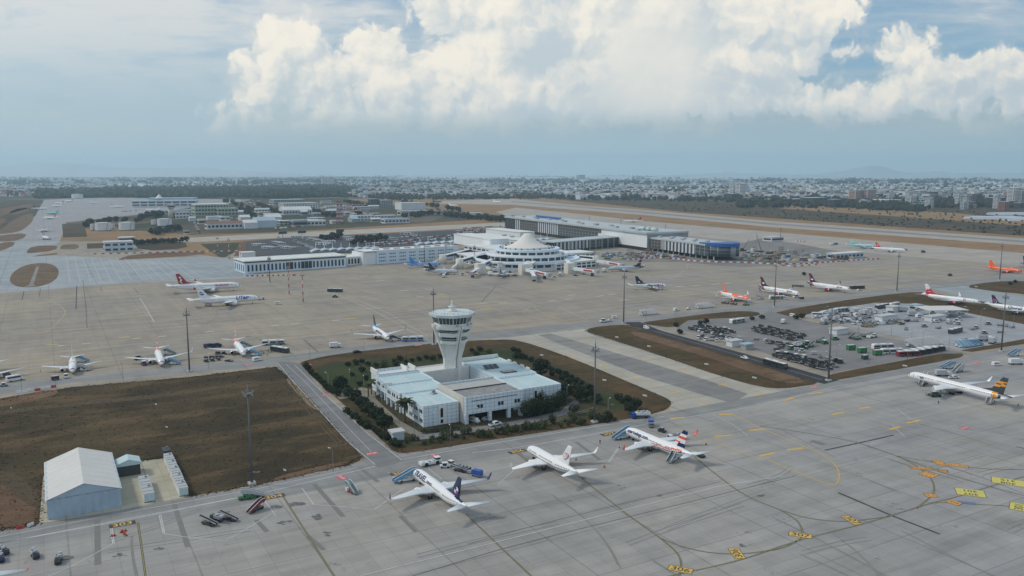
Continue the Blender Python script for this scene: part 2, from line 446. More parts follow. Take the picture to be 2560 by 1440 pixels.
def put(key, maker, label, loc, rz, group=None, scale=None):
    """the first of a kind is built, every later one is a copy of it with its own label"""
    if key not in PROTO:
        PROTO[key] = o = maker()
        o.location = (loc[0], loc[1], loc[2] if len(loc) > 2 else 0.0); o.rotation_euler = (0, 0, rz); o['label'] = label
        if group: o['group'] = group
        KIDS[o] = [(c, list(c.children)) for c in o.children]
        if scale: o.scale = scale if isinstance(scale, tuple) else (scale,) * 3
        return o
    o = dup(PROTO[key], label, loc, rz, group, scale or 1.0)
    if not group and 'group' in o: del o['group']
    return o
def chaikin(p, n=2, closed=True):
    for _ in range(n):
        q = []
        for a, b in zip(p, p[1:] + p[:1] if closed else p[1:]):
            q += [a * .75 + b * .25, a * .25 + b * .75]
        p = q if closed else [p[0]] + q[1:-1] + [p[-1]]
    return p
def spline(p, n=8):
    out = []
    for i in range(len(p) - 1):
        a, b, c, d = p[max(i - 1, 0)], p[i], p[i + 1], p[min(i + 2, len(p) - 1)]
        for k in range(n):
            t = k / n; out.append(.5 * ((2 * b) + (c - a) * t + (2 * a - 5 * b + 4 * c - d) * t * t + (3 * b - a - 3 * c + d) * t ** 3))
    return out + [p[-1]]
def pix(pts): return [G(*p) for p in pts]
def text_mb(txt, size, depth=0.0, align='CENTER', bold=0.0, shear=0.0):
    """letters as mesh in the xy plane, built from Blender's own font"""
    c = bpy.data.curves.new('lettering', 'FONT'); c.body = txt; c.size = size; c.align_x = align; c.align_y = 'CENTER'; c.offset = bold; c.shear = shear; c.resolution_u = 3
    c.fill_mode = 'FRONT'
    o = bpy.data.objects.new('lettering', c); COL.objects.link(o)
    me = bpy.data.meshes.new_from_object(o.evaluated_get(bpy.context.evaluated_depsgraph_get()))
    mb = MB(); mb.v = [tuple(v.co) for v in me.vertices]; mb.f = [tuple(p.vertices) for p in me.polygons]
    mb.m = [0] * len(mb.f); mb.sm = [False] * len(mb.f)
    bpy.data.objects.remove(o); bpy.data.curves.remove(c); bpy.data.meshes.remove(me)
    return mb
# ------------------------------------------------------------------ the setting: terrain, aprons, roads, fields, markings
def sheet(name, mat, z, pts, smooth=0, world=False):
    p = [Vector(q) for q in pts] if world else pix(pts)
    if smooth: p = chaikin(p, smooth)
    o = MB().sheet(p, z).obj(name, mat); o['kind'] = 'structure'; return o
sheet('ground', 'terrain', 0.0, [(-20900, -375), (20900, -375), (20900, 20400), (-20900, 20400)], world=True)
sheet('scrub_field', 'scrub', .010, [(1290,498),(1480,497),(1840,503),(2560,522),(3400,560),(3400,650),(2560,594),(1920,549),(1600,522),(1455,511)])
sheet('dry_grass_field', 'dry_grass', .014, [(860,497),(1300,490),(1480,507),(1700,529),(2560,590),(3400,650),(3400,790),(2560,660),(1900,600),(1560,575),(1270,560),(1265,540),(1000,515)])
sheet('dry_grass_verge', 'dry_grass', .016, [(155,562),(215,556),(330,575),(480,588),(700,580),(1000,562),(1260,545),(1262,580),(1000,590),(700,602),(500,610),(560,650),(640,640),(300,650),(150,625)])
sheet('scrub_field', 'dry_grass', .011, [(1840,506),(2300,525),(2700,560),(2700,575),(2300,545),(1900,518)], 1)
sheet('far_field', 'scrub', .012, [(-500,520),(100,500),(90,545),(20,600),(-500,640)])
sheet('main_apron', 'apron', .022, [(-1100,1800),(-1100,660),(-300,622),(0,602),(330,604),(470,632),(560,645),(625,610),(1275,566),(1300,560),(1500,553),(1700,568),(1900,584),(2200,611),(2560,637),(3300,700),(3600,1800)])
sheet('old_apron', 'old_apron', .024, [(-500,640),(0,612),(150,604),(166,556),(340,537),(480,519),(600,505),(640,497),(520,493),(180,495),(110,500),(88,540),(20,575),(-500,600)])
sheet('new_apron', 'new_apron', .028, [(-600,800),(0,733),(300,708),(640,694),(606,652),(520,640),(330,650),(180,640),(90,640),(150,604),(0,606),(-600,650)])
sheet('stand_apron', 'stand', .030, [(-1300,1620),(0,1328),(300,1277),(490,1241),(640,1216),(880,1165),(985,1138),(1200,1108),(1450,1070),(1660,1033),(1940,975),(2090,953),(2410,893),(2560,862),(3500,700),(3700,2000),(-1300,2000)])
sheet('taxiway_shoulder', 'shoulder', .034, [(1200,848),(1290,842),(1450,820),(1700,905),(1850,955),(1980,985),(1900,1000),(1690,1035),(1640,1000),(1500,930),(1330,862)])
sheet('taxiway', 'taxiway', .040, [(1345,838),(1375,833),(1560,888),(1750,945),(1870,985),(1830,1008),(1750,985),(1600,938),(1450,880)])
sheet('taxi_strip', 'shoulder', .034, [(318,602),(700,583),(1262,556),(1262,566),(700,595),(330,613)])
sheet('taxiway_lane', 'runway', .030, [(1240,530),(1290,519),(1450,535),(1600,552),(1920,579),(2560,633),(3400,700),(3400,760),(2560,665),(1900,610),(1600,575),(1280,545)])
sheet('runway', 'runway', .034, [(1085,503),(1280,497),(1455,514),(1600,524),(1920,552),(2560,596),(3400,655),(3400,680),(2560,613),(1920,567),(1600,537),(1280,512),(1090,509)])
sheet('runway_centre', 'runway_dark', .038, [(1280,503),(1600,528),(1920,557),(2560,602),(3400,664),(3400,669),(2560,606),(1920,561),(1600,531.5),(1280,505)])
sheet('construction_yard', 'gravel_yard', .034, [(1500,650),(1690,640),(1840,612),(1900,596),(2010,612),(2190,648),(1990,662),(1850,668),(1700,655),(1590,655)])
sheet('car_park', 'car_park', .034, [(600,642),(608,604),(700,596),(1000,582),(1262,568),(1275,606),(1130,606),(920,628),(640,646)])
# service roads
sheet('service_road', 'service_road', .036, [(-900,1160),(0,985),(180,957),(480,931),(690,914),(720,903),(1000,868),(1130,853),(1290,840),(1560,812),(1860,781),(1940,782),(2080,750),(2300,727),(2560,705),(3000,670),(3000,655),(2560,690),(2300,715),(1900,762),(1560,796),(1290,823),(1000,852),(640,898),(300,930),(0,960),(-900,1110)])
sheet('service_road', 'service_road', .036, [(-1300,1690),(0,1378),(330,1316),(660,1252),(990,1188),(1290,1122),(1480,1088),(1760,1036),(2090,968),(2410,906),(2560,876),(3500,705),(3500,690),(2560,861),(2410,892),(2090,953),(1660,1033),(1200,1106),(985,1138),(640,1216),(0,1328),(-1300,1600)])
sheet('access_road', 'road', .042, [(688,903),(720,905),(752,908),(800,974),(920,1084),(1012,1150),(985,1162),(945,1170),(868,1108),(722,948)])
# grass and earth islands
sheet('left_field', 'field', .044, [(-900,1190),(0,1000),(180,968),(480,942),(690,917),(722,946),(790,1016),(905,1141),(900,1152),(860,1165),(640,1213),(480,1240),(300,1274),(0,1325),(-1200,1570)])
sheet('field_track', 'track', .050, [(-200,1060),(60,1018),(400,986),(560,962),(640,950),(640,955),(560,969),(400,995),(60,1026),(-200,1075)], 1)
sheet('bare_earth', 'red_earth', .052, [(-100,1015),(60,985),(140,972),(150,985),(70,1003),(-100,1040)], 2)
sheet('bare_earth', 'red_earth', .052, [(-100,1190),(20,1215),(35,1240),(75,1265),(98,1275),(92,1308),(40,1316),(0,1322),(-100,1340)], 1)
sheet('bare_earth', 'track', .050, [(-100,1165),(45,1180),(80,1225),(102,1240),(98,1290),(60,1290),(-100,1320)], 2)
sheet('bare_earth', 'red_earth', .052, [(680,1195),(800,1165),(900,1147),(870,1160),(760,1188),(690,1205)], 2)
sheet('bare_earth', 'sandy', .052, [(722,946),(790,1010),(800,1030),(770,1015),(735,975),(715,950)], 1)
sheet('hangar_pad', 'pad', .056, [(98,1310),(108,1190),(290,1160),(410,1146),(426,1141),(474,1241),(300,1276)])
sheet('tower_island', 'verge', .044, [(745,911),(765,900),(850,884),(1000,867),(1120,855),(1250,848),(1300,851),(1400,884),(1480,916),(1560,950),(1650,988),(1676,1000),(1679,1014),(1655,1030),(1560,1050),(1400,1075),(1200,1104),(1020,1134),(985,1131),(965,1110),(880,1030)], 1)
sheet('garden', 'garden', .050, [(765,920),(850,903),(1000,890),(1120,880),(1240,868),(1300,872),(1370,900),(1450,945),(1560,985),(1600,1005),(1590,1025),(1400,1058),(1200,1090),(1020,1122),(985,1115),(900,1040)], 1)
sheet('lawn', 'lawn', .056, [(775,925),(850,908),(950,900),(1100,890),(1120,905),(940,925),(925,975),(850,985),(820,975)], 1)
sheet('lawn', 'lawn', .056, [(1440,990),(1520,985),(1600,1008),(1560,1025),(1480,1015)], 2)
sheet('lawn', 'lawn', .056, [(1150,885),(1260,872),(1330,890),(1300,905),(1200,890)], 2)
sheet('garden_path', 'path', .060, [(830,985),(905,968),(935,975),(940,998),(1000,1052),(1060,1086),(1048,1096),(1010,1078),(940,1018),(905,990),(850,998)])
sheet('garden_road', 'yard_asphalt', .062, [(1030,1088),(1060,1078),(1200,1066),(1310,1048),(1400,1028),(1435,1000),(1450,1003),(1425,1035),(1330,1057),(1200,1078),(1080,1096),(1040,1100)])
sheet('island_road', 'black_asphalt', .058, [(1555,806),(1600,805),(1650,826),(1900,895),(2070,944),(2100,950),(2060,960),(2000,945),(1880,905),(1640,835),(1590,818)])
sheet('taxiway_island', 'verge', .044, [(1461,828),(1480,818),(1540,812),(1600,814),(1640,831),(1880,903),(2000,944),(2060,958),(1960,972),(1900,968),(1800,940),(1700,906),(1600,872),(1500,840)], 1)
sheet('bare_earth', 'red_earth', .050, [(1570,826),(1640,838),(1900,915),(2030,955),(1960,960),(1850,920),(1700,872),(1590,842)], 1)
sheet('upper_verge', 'verge', .044, [(1595,808),(1640,801),(1800,780),(1870,777),(1905,783),(1890,792),(1720,800),(1690,822)], 1)
sheet('upper_verge', 'verge', .044, [(1930,790),(1945,778),(2080,755),(2260,731),(2320,730),(2420,748),(2600,778),(2900,820),(2900,860),(2600,822),(2460,790),(2300,760),(2190,757),(2050,778),(2000,795)], 1)
sheet('upper_verge', 'verge', .044, [(2405,716),(2480,704),(2560,702),(2900,720),(2900,790),(2560,735),(2480,728)], 1)
sheet('lower_verge', 'verge', .044, [(2062,942),(2090,932),(2350,884),(2395,880),(2412,888),(2395,896),(2130,944),(2090,950)], 1)
sheet('lower_verge', 'verge', .044, [(2400,876),(2560,847),(2800,815),(2800,825),(2560,860),(2430,880)])
sheet('yard', 'yard_asphalt', .046, [(1690,822),(1720,801),(1880,793),(1925,778),(1995,797),(2200,842),(2420,884),(2350,884),(2080,932),(2060,930),(1880,872),(1740,832)])
sheet('yard', 'yard_concrete', .050, [(2005,790),(2060,775),(2190,757),(2300,760),(2470,793),(2700,838),(2560,848),(2400,876),(2200,832)])
sheet('taxi_link', 'new_apron', .040, [(2330,722),(2410,715),(2490,730),(2700,765),(2900,795),(2900,830),(2560,778)])
sheet('mound', 'mound', .044, [(20,700),(38,674),(75,659),(120,657),(146,669),(147,690),(130,707),(90,719),(40,718)], 2)
sheet('mound_track', 'taxiway', .050, [(73,712),(91,666),(98,666),(84,711),(90,715),(58,718)])
sheet('soil_patch', 'red_earth', .044, [(65,630),(80,615),(145,613),(140,626),(70,634)], 1)
sheet('soil_patch', 'mound', .044, [(150,618),(158,611),(196,610),(197,623),(150,624)], 1)
sheet('soil_patch', 'verge', .044, [(218,622),(217,609),(262,607),(262,620)])
sheet('soil_patch', 'scrub', .044, [(330,603),(460,602),(472,622),(350,628)], 1)
sheet('soil_patch', 'red_earth', .044, [(295,648),(330,636),(500,626),(520,637),(300,650)], 1)
sheet('soil_patch', 'red_earth', .044, [(75,641),(140,632),(146,634),(140,637),(90,641)], 1)
sheet('soil_patch', 'scrub', .044, [(155,560),(210,558),(218,592),(158,594)])
sheet('soil_patch', 'mound', .044, [(-60,600),(0,588),(70,582),(55,600),(0,605)], 1)
sheet('soil_patch', 'mound', .044, [(-80,590),(0,578),(30,550),(80,530),(86,548),(60,575),(20,585)], 1)
sheet('soil_patch', 'red_earth', .044, [(-120,575),(0,545),(22,548),(-10,570),(-100,595)], 1)
sheet('soil_patch', 'mound', .044, [(-80,640),(0,606),(40,604),(30,618),(-40,640)], 1)
sheet('soil_patch', 'red_earth', .044, [(-100,545),(0,522),(80,508),(85,517),(20,535),(-60,560)], 1)
sheet('soil_patch', 'red_earth', .044, [(20,538),(30,525),(70,517),(72,530)], 1)
sheet('soil_patch', 'red_earth', .044, [(585,640),(600,605),(615,605),(615,640)])
sheet('wood_floor', 'lawn', .030, [(90,496),(95,482),(300,474),(640,468),(860,466),(885,480),(860,492),(640,499),(480,497),(300,494)])

# ---- painted markings
def lines(name, mat, z, specs):
    mb = MB()
    for s in specs:
        pts = pix(s[0])
        if len(s) > 2 and s[2] == 's': pts = spline(pts, 8)
        mb.ribbon(pts, s[1], z, 0, *(s[3:5] if len(s) > 3 else ()))
    o = mb.obj(name, mat); o['kind'] = 'structure'; return o
lead = [[(705,1237),(838,1445)], [(1165,1285),(1245,1362),(1340,1452)], [(1000,1188),(1037,1182)],
        [(1440,1185),(1560,1280),(1650,1345)], [(1735,1142),(1850,1230),(1950,1275)],
        [(1650,1345),(1690,1380),(1703,1410),(1695,1450)], [(1650,1345),(1700,1365),(1770,1381),(1850,1385),(1930,1376)],
        [(1560,1465),(1700,1435),(1850,1400),(2000,1351),(2150,1312),(2226,1290)],
        [(1950,1275),(1990,1300),(2005,1325),(2004,1345)], [(1950,1275),(2010,1293),(2070,1302),(2130,1303),(2226,1291)],
        [(2004,1345),(1970,1365),(1930,1377)], [(2226,1290),(2290,1270),(2330,1258),(2400,1240),(2480,1215),(2560,1192)],
        [(2290,1272),(2330,1238),(2335,1215),(2326,1195)], [(2155,1110),(2240,1140),(2290,1165),(2326,1195)],
        [(2240,1140),(2330,1155),(2460,1172),(2600,1174)], [(2240,1140),(2350,1180),(2480,1218),(2600,1250)], [(2330,1258),(2380,1257),(2460,1262),(2600,1270)],
        [(345,1305),(365,1450)], [(1900,1065),(2060,1090),(2155,1110)]]
lines('stand_marking', 'black_line', .064, [(l, .55, 's') for l in lead])
lines('stand_marking', 'olive_line', .070, [(l, .22, 's') for l in lead])
lines('stand_marking', 'yellow_line', .066, [
    ([(1800,1035),(1830,1036),(1880,1060),(1960,1095),(2040,1130),(2085,1160),(2098,1190),(2085,1212),(2040,1200),(1920,1150)], .35, 's'),
    ([(2090,1045),(2200,1065),(2350,1095),(2480,1110)], .30, 's'), ([(1690,1072),(1800,1110),(1900,1150)], .25)])
dash = [[(1786,1092),(1828,1088)],[(1872,1077),(1912,1073)],[(1898,1141),(1938,1132)],[(1968,1126),(2008,1121)],[(1958,1002),(1985,995)],[(2080,1037),(2110,1031)],
        [(2148,1022),(2176,1018)],[(2266,1058),(2300,1051)],[(2224,1074),(2250,1067)],[(2022,985),(2056,981)],[(1797,1037),(1832,1036)],[(1675,1047),(1712,1044)]]
lines('stand_marking', 'sign_yellow', .074, [(d, 1.3) for d in dash])
ty = [[(1348,861),(1372,859)],[(1408,889),(1440,884)],[(1490,915),(1516,910)],[(1570,949),(1600,944)],[(1668,985),(1698,979)],[(1748,1014),(1778,1008)],
      [(1456,850),(1480,847)],[(1528,873),(1556,868)],[(1604,901),(1636,896)],[(1692,929),(1724,925)],[(1795,963),(1824,959)],[(1878,990),(1912,985)],[(1395,830),(1418,826)]]
lines('taxiway_marking', 'yellow_line', .060, [(d, .9) for d in ty] + [([(1300,848),(1420,890),(1600,950),(1780,1011)], .22), ([(1440,835),(1560,875),(1720,928),(1910,988)], .22)])
mid = [[(120,750),(150,765),(163,780),(150,800),(115,828),(60,832)],[(1310,780),(1330,765),(1352,779),(1420,805),(1480,811)],[(1330,765),(1390,775)],[(1345,800),(1410,794)],[(1352,786),(1400,782)],[(20,775),(160,778)],[(30,790),(150,792)],[(60,758),(130,754)],[(1000,752),(1090,748)],[(1400,748),(1465,738)]]
lines('apron_marking', 'faded_yellow', .048, [(d, .5, 's') for d in mid])
plates = [(130,862),(310,843),(880,796),(1035,775),(1100,737)]
lines('apron_marking', 'yellow_line', .050, [([(x - 14, y + 1), (x + 14, y - 1)], 1.6) for x, y in plates + [(1215,772)]])
lines('apron_marking', 'pad_cream', .050, [([(x - 10, y + 1), (x + 10, y - 1)], 2.2) for x, y in [(155,864),(215,859),(342,846),(405,841),(525,829),(688,814),(738,810),(840,801),(1258,757),(1210,758),(1480,703),(1630,725),(1560,750),(1430,738),(1420,748),(1500,740),(1380,752),(1700,716),(1740,714),(1790,710),(1640,730),(1530,736),(1820,708),(1900,700),(910,690),(950,702),(1010,726),(1050,742)]])
# white lines
wl = [([(-400,1085),(0,963),(300,932),(640,899)], .3), ([(-400,1440),(0,1358),(330,1298),(640,1236)], .3), ([(-400,1450),(0,1358),(240,1312),(660,1232),(938,1166)], .3),
      ([(0,1342),(300,1284),(640,1223),(890,1170)], .25), ([(1000,1150),(1200,1114),(1480,1068),(1660,1041)], .3), ([(1180,1132),(1290,1120),(1480,1086),(1700,1045)], .3),
      ([(275,1312),(282,1360)], .2), ([(279,1311),(286,1360)], .2), ([(398,1288),(408,1335)], .2), ([(402,1287),(412,1335)], .2), ([(282,1360),(190,1410),(120,1442)], .2),
      ([(412,1335),(480,1345),(563,1353),(620,1320),(690,1278)], .2), ([(755,1221),(785,1262)], .2), ([(660,1250),(690,1290)], .2), ([(785,1262),(860,1267),(935,1275),(1010,1220)], .2),
      ([(970,1180),(1000,1210)], .2), ([(1070,1170),(1105,1198)], .2), ([(1245,1212),(1285,1175)], .2), ([(1520,1155),(1548,1115)], .2), ([(1524,1155),(1552,1115)], .2),
      ([(900,1440),(1235,1357),(1500,1290),(1800,1215),(1960,1190)], .25), ([(692,905),(725,945),(870,1105),(938,1162)], .25), ([(737,913),(800,975),(920,1085),(1004,1150)], .25), ([(714,910),(760,952),(880,1080),(936,1138)], .16),
      ([(1690,1047),(1900,1015),(2090,965)], .25), ([(2090,965),(2300,935),(2560,885)], .25), ([(2240,1020),(2300,1065),(2560,1095)], .2), ([(2230,1062),(2262,1092)], .2), ([(1780,1035),(1830,1060),(1870,1090)], .16),
      ([(1570,815),(1650,832),(1900,904),(2055,950)], .18), ([(840,735),(930,775),(1070,852)], .25), ([(870,740),(965,780),(1010,805),(1068,840)], .25), ([(1000,858),(1060,853),(1068,846),(1030,826)], .2), ([(1385,776),(1400,770),(1470,800)], .25),
      ([(1690,690),(1718,672),(1720,660)], .2), ([(1800,660),(1900,672),(2100,662),(2200,655)], .2), ([(350,745),(365,770),(385,805)], .4), ([(160,878),(300,864),(560,838)], .2), ([(1600,790),(1730,765),(1860,755)], .2), ([(1240,630),(1250,640)], .2)]
lines('road_markings', 'white_line', .072, wl)
nl = [([(165 + i * 21 + (0 if i < 14 else 6), 640 + i * 1.0), (175 + i * 26, 706 - i * .7)], .9) for i in range(14)]
lines('apron_marking', 'pale_line', .052, nl + [([(150,645),(-100,690)], .8), ([(640,690),(300,708),(0,735)], .7)])
lines('stand_marking', 'black_line', .068, [([(2062,1126),(2150,1107),(2234,1088)], .9, 's'), ([(2096,1232),(2226,1288),(2350,1336)], .9), ([(2540,1117),(2600,1130)], .9), ([(1170,1360),(1330,1316),(1600,1249),(1800,1205)], .18),
      ([(870,1490),(1240,1377),(1400,1335),(1700,1261),(1990,1190)], .22), ([(1204,755),(1222,735),(1240,715)], .5), ([(1292,745),(1348,762)], .45), ([(1195,800),(1290,790),(1360,778)], .4), ([(55,750),(60,728)], .7), ([(98,742),(101,722)], .5), ([(190,772),(192,715)], .8), ([(335,720),(346,735),(380,740)], .5), ([(250,718),(255,728)], .5), ([(760,850),(795,880)], .6), ([(218,820),(214,760),(207,700)], .4)])
# darker repair strips in the concrete of the stands
lines('apron_patch', 'old_concrete_strip', .060, [([(243,1300),(245,1412)], 1.6), ([(435,1260),(470,1368)], 1.5), ([(640,1300),(668,1330)], 1.5), ([(785,1210),(858,1292)], 1.6), ([(900,1170),(945,1205)], 1.5), ([(1290,1130),(1330,1160)], 1.5), ([(1440,1105),(1500,1150)], 1.4), ([(2028,1102),(2062,1112)], 3.2), ([(770,1340),(810,1375)], 1.4), ([(1000,1290),(1040,1330)], 1.3)])
lines('apron_patch', 'patch_blue', .058, [([(540,775),(590,770)], 3.0), ([(2395,1255),(2440,1260)], 2.5)])
# stand numbers and stop plates
def plate(mat, w, h, px, py, rz, txt, tmat, size, border=None, frame='black_line', z=.080):
    g = G(px, py); mt = Matrix.Translation((g.x, g.y, 0)) @ Matrix.Rotation(rz, 4, 'Z')
    mb = MB(); mats = [frame, mat, tmat]
    mb.sheet([(-w / 2, -h / 2), (w / 2, -h / 2), (w / 2, h / 2), (-w / 2, h / 2)], z, 0)
    q = border if border is not None else .18
    mb.sheet([(-w / 2 + q, -h / 2 + q), (w / 2 - q, -h / 2 + q), (w / 2 - q, h / 2 - q), (-w / 2 + q, h / 2 - q)], z + .006, 1)
    for line, dy in (txt if isinstance(txt, list) else [(txt, 0)]):
        tm = text_mb(line, size, bold=size * .012)
        i = len(mb.v); mb.v += [(v[0] * 1.15, v[1] + dy, z + .012) for v in tm.v]
        mb.f += [tuple(i + k for k in f) for f in tm.f]; mb.m += [2] * len(tm.f); mb.sm += [False] * len(tm.f)
    mb.move(mt); o = mb.obj('stand_marking', mats); o['kind'] = 'structure'; return o
for px, py, n, r in ((306,1311,'303',AX), (684,1242,'304',AX), (1000,1183,'305',AX), (1293,1129,'306',AX), (1522,1085,'307',AX)):
    plate('black_line', 7.2, 3.0, px, py, r, n, 'sign_yellow', 3.3, 0.0, 'black_line')
def dirh(px, py, qx, qy): return heading(G(px, py), G(qx, qy))
plate('sign_yellow', 6.5, 3.2, 1701, 1424, dirh(1675,1419,1729,1430), '306', 'black_line', 3.0)
plate('sign_yellow', 6.5, 3.2, 2001, 1338, dirh(1975,1334,2029,1342), '307', 'black_line', 3.0)
plate('sign_yellow', 6.5, 3.2, 1842, 1384, dirh(1850,1397,1832,1372), '306', 'black_line', 3.0)
plate('sign_yellow', 6.5, 3.2, 2130, 1301, dirh(2112,1291,2146,1311), '307', 'black_line', 3.3)
plate('sign_lemon', 8.8, 6.6, 2426, 1232, dirh(2390,1228,2456,1236) + pi, [('307', 1.5), ('301', -1.5)], 'black_line', 2.7)
plate('sign_lemon', 10, 6.6, 2520, 1205, dirh(2480,1200,2560,1212) + pi, [('308', 1.5), ('315', -1.5)], 'black_line', 2.7)
plate('sign_lemon', 7.0, 5.4, 2548, 1268, dirh(2530,1279,2533,1258), '301', 'black_line', 3.4)
plate('sign_orange', 3.8, 3.0, 2327, 1239, dirh(2315,1239,2340,1239), '1 1', 'black_line', 1.7)
plate('sign_orange', 4.2, 3.4, 2385, 1257, dirh(2372,1254,2398,1262), '310', 'black_line', 1.6)
plate('sign_orange', 5.0, 5.4, 2322, 1187, dirh(2305,1180,2340,1190), [('310', 1.5), ('1 1 1', -1.8)], 'black_line', 1.6)
plate('sign_orange', 7.6, 2.6, 2303, 1171, dirh(2275,1170,2330,1173), '310 1 310', 'black_line', 1.5)
plate('sign_orange', 3.4, 6.0, 2349, 1158, dirh(2338,1158,2360,1158), [('311', 1.3), ('310', -1.3)], 'black_line', 1.5)
plate('sign_orange', 7.4, 3.2, 2392, 1164, dirh(2366,1161,2418,1167), '311  310', 'black_line', 1.5)
plate('sign_orange', 3.4, 3.0, 2357, 1177, dirh(2345,1176,2372,1179), '309', 'black_line', 2.0)
for px, py, r in ((854,1194,dirh(845,1187,865,1200)), (1088,1140,dirh(1078,1134,1100,1143)), (930,1134,AX), (818,987,dirh(818,987,838,985)), (768,912,AX), (2412,1070,AX), (2440,906,AX), (2035,968,AX), (1045,863,AX), (622,911,AX)):
    plate('sign_red', 4.3, 2.8, px, py, r, 'DUR', 'white_line', 1.75, .12, 'sign_red')
# oil spots on the stands
rd = random.Random(3)
spots = MB()
for px, py in [(300,1390),(395,1372),(165,1395),(708,1308),(790,1292),(818,1333),(745,1260),(840,1030),(1530,1012),(1650,1240),(1460,1195),(640,1180),(1900,1240),(1340,1050),(560,1280),(690,1266),(620,842),(655,850),(800,862),(1225,785),(1860,1365),(1000,1210)]:
    g = G(px, py); R0 = rd.uniform(.5, 1.3)
    for k in range(7):
        r = R0 * rd.uniform(.15, .9); cx, cy = g.x + rd.gauss(0, R0), g.y + rd.gauss(0, R0 * .7)
        spots.sheet([(cx + r * rd.uniform(.6, 1.2) * cos(a * pi / 5) * 1.5, cy + r * rd.uniform(.6, 1.2) * sin(a * pi / 5)) for a in range(10)], .084 + k * .0007)
spots.obj('oil_stain', 'oil')['kind'] = 'structure'

# tyre marks on the concrete and wheel tracks in the grass
sk = []
for k in range(52):
    x, y = rd.uniform(0, 2560), rd.uniform(700, 1420)
    if y < 1000 and 700 < x < 2100 and y > 840: continue
    if y > 900 and x < 1250 and y < 1300: continue
    g = G(x, y); a = AX + (rd.choice((0, -pi / 2)) + rd.gauss(0, .16)); L = rd.uniform(12, 60); c = rd.gauss(0, .0045)
    sk.append(([g + Vector((cos(a + c * L * t) * L * t, sin(a + c * L * t) * L * t)) for t in [q / 8 for q in range(9)]], rd.uniform(.2, .42)))
mb = MB()
for i, (q, w) in enumerate(sk): mb.ribbon(q, w, .0615 + i * .00002); mb.ribbon([v + Vector((.6, -2.0)) for v in q], w, .0616 + i * .00002)
mb.obj('tyre_marks', 'skid')['kind'] = 'structure'
mb = MB()
for q in ([(10,1035),(260,1040),(520,1000),(690,960)],[(720,950),(760,1010),(860,1120)]):
    for o in (-.9, .9): mb.ribbon([v + Vector((o, o * .4)) for v in spline(pix(q), 8)], .5, .0535)
for q in ([(1320,868),(1460,918),(1600,980),(1650,1010)],[(1480,835),(1640,885),(1900,955)],[(770,905),(1000,878),(1240,858)]):
    for o in (-.9, .9): mb.ribbon([v + Vector((o, o * .4)) for v in spline(pix(q), 8)], .45, .0535)
mb.obj('wheel_tracks', 'track')['kind'] = 'structure'

# dry tufts standing in the fields and straggling over their edges
def tufts(name, mat, polys, n, size, seed):
    q = random.Random(seed); mb = MB()
    for P, k in polys:
        W = [tuple(v) for v in pix(P)]; xs, ys = [w[0] for w in W], [w[1] for w in W]; c = 0
        def inside(x, y):
            o = False
            for (x0, y0), (x1, y1) in zip(W, W[1:] + W[:1]):
                if (y0 > y) != (y1 > y) and x < (x1 - x0) * (y - y0) / (y1 - y0) + x0: o = not o
            return o
        while c < k:
            if q.random() < .22:
                i = q.randrange(len(W)); t = q.random(); a, b = W[i], W[(i + 1) % len(W)]; x, y = a[0] + (b[0] - a[0]) * t + q.gauss(0, .9), a[1] + (b[1] - a[1]) * t + q.gauss(0, .9)
            else:
                x, y = q.uniform(min(xs), max(xs)), q.uniform(min(ys), max(ys))
                if not inside(x, y): continue
            c += 1; s = size * q.uniform(.4, 1.5); h = s * q.uniform(.25, .6)
            for j in range(2):
                a = q.uniform(0, 3.14); dx, dy = cos(a) * s, sin(a) * s
                mb.face([(x - dx, y - dy, .05), (x + dx, y + dy, .05), (x + dx * .7 + q.gauss(0, .2), y + dy * .7, h), (x - dx * .8, y - dy * .8 + q.gauss(0, .2), h * q.uniform(.6, 1))])
    mb.obj(name, mat)['kind'] = 'stuff'
LF = [(0,1000),(180,968),(480,942),(690,917),(722,946),(790,1016),(905,1141),(860,1165),(640,1213),(480,1240),(470,1235),(425,1141),(290,1160),(108,1190),(98,1310),(0,1325)]
TI = [(760,903),(850,888),(1000,871),(1250,851),(1400,886),(1560,952),(1675,1003),(1655,1028),(1400,1073),(1200,1102),(1020,1132),(980,1120),(900,1040)]
TX = [(1461,828),(1540,813),(1600,815),(1640,836),(1880,912),(2040,957),(1960,970),(1800,940),(1600,872),(1500,840)]
tufts('dry_grass_tufts', 'verge', [(LF, 4200), (TI, 2000), (TX, 1200)], 0, .27, 1)
tufts('dry_grass_tufts', 'field', [(LF, 4800), (TI, 1400), (TX, 600)], 0, .30, 2)
tufts('dry_grass_tufts', 'sandy', [(LF, 700), (TI, 500), (TX, 300)], 0, .22, 3)
# ------------------------------------------------------------------ airliners
WHITE = (.80, .80, .79)
def paint(name, rgb, rough=.32): return M('paint_' + name, rgb, rough, .05, .15, spec=.5)
for n, c in dict(white=WHITE, navy=(.012,.020,.085), dark_navy=(.014,.018,.045), red=(.62,.025,.035), wine=(.36,.012,.030), coral=(.78,.10,.065), orange=(.85,.13,.02), amber=(.78,.33,.02), slate=(.045,.060,.065),
                 grey=(.56,.60,.62), silver=(.50,.55,.60), sky=(.05,.28,.72), pale_blue=(.30,.55,.80), teal=(.10,.50,.50), aqua=(.45,.72,.72), green=(.05,.30,.14), blue=(.02,.07,.35), deep_green=(.05,.085,.07), black=(.02,.02,.022), indigo=(.03,.02,.22), pink=(.80,.12,.22), purple=(.25,.06,.28)).items(): paint(n, c)
M('wing_grey', (.60, .635, .64), .42, .08, .3); M('tyre', (.018, .018, .018), .85); M('strut', (.55, .55, .54), .4, metal=.3)
M('lip', (.62, .63, .64), .25, metal=.7); M('dark_void', (.012, .012, .014), .6); M('glass_dark', (.012, .016, .020), .12, .02, spec=.6)
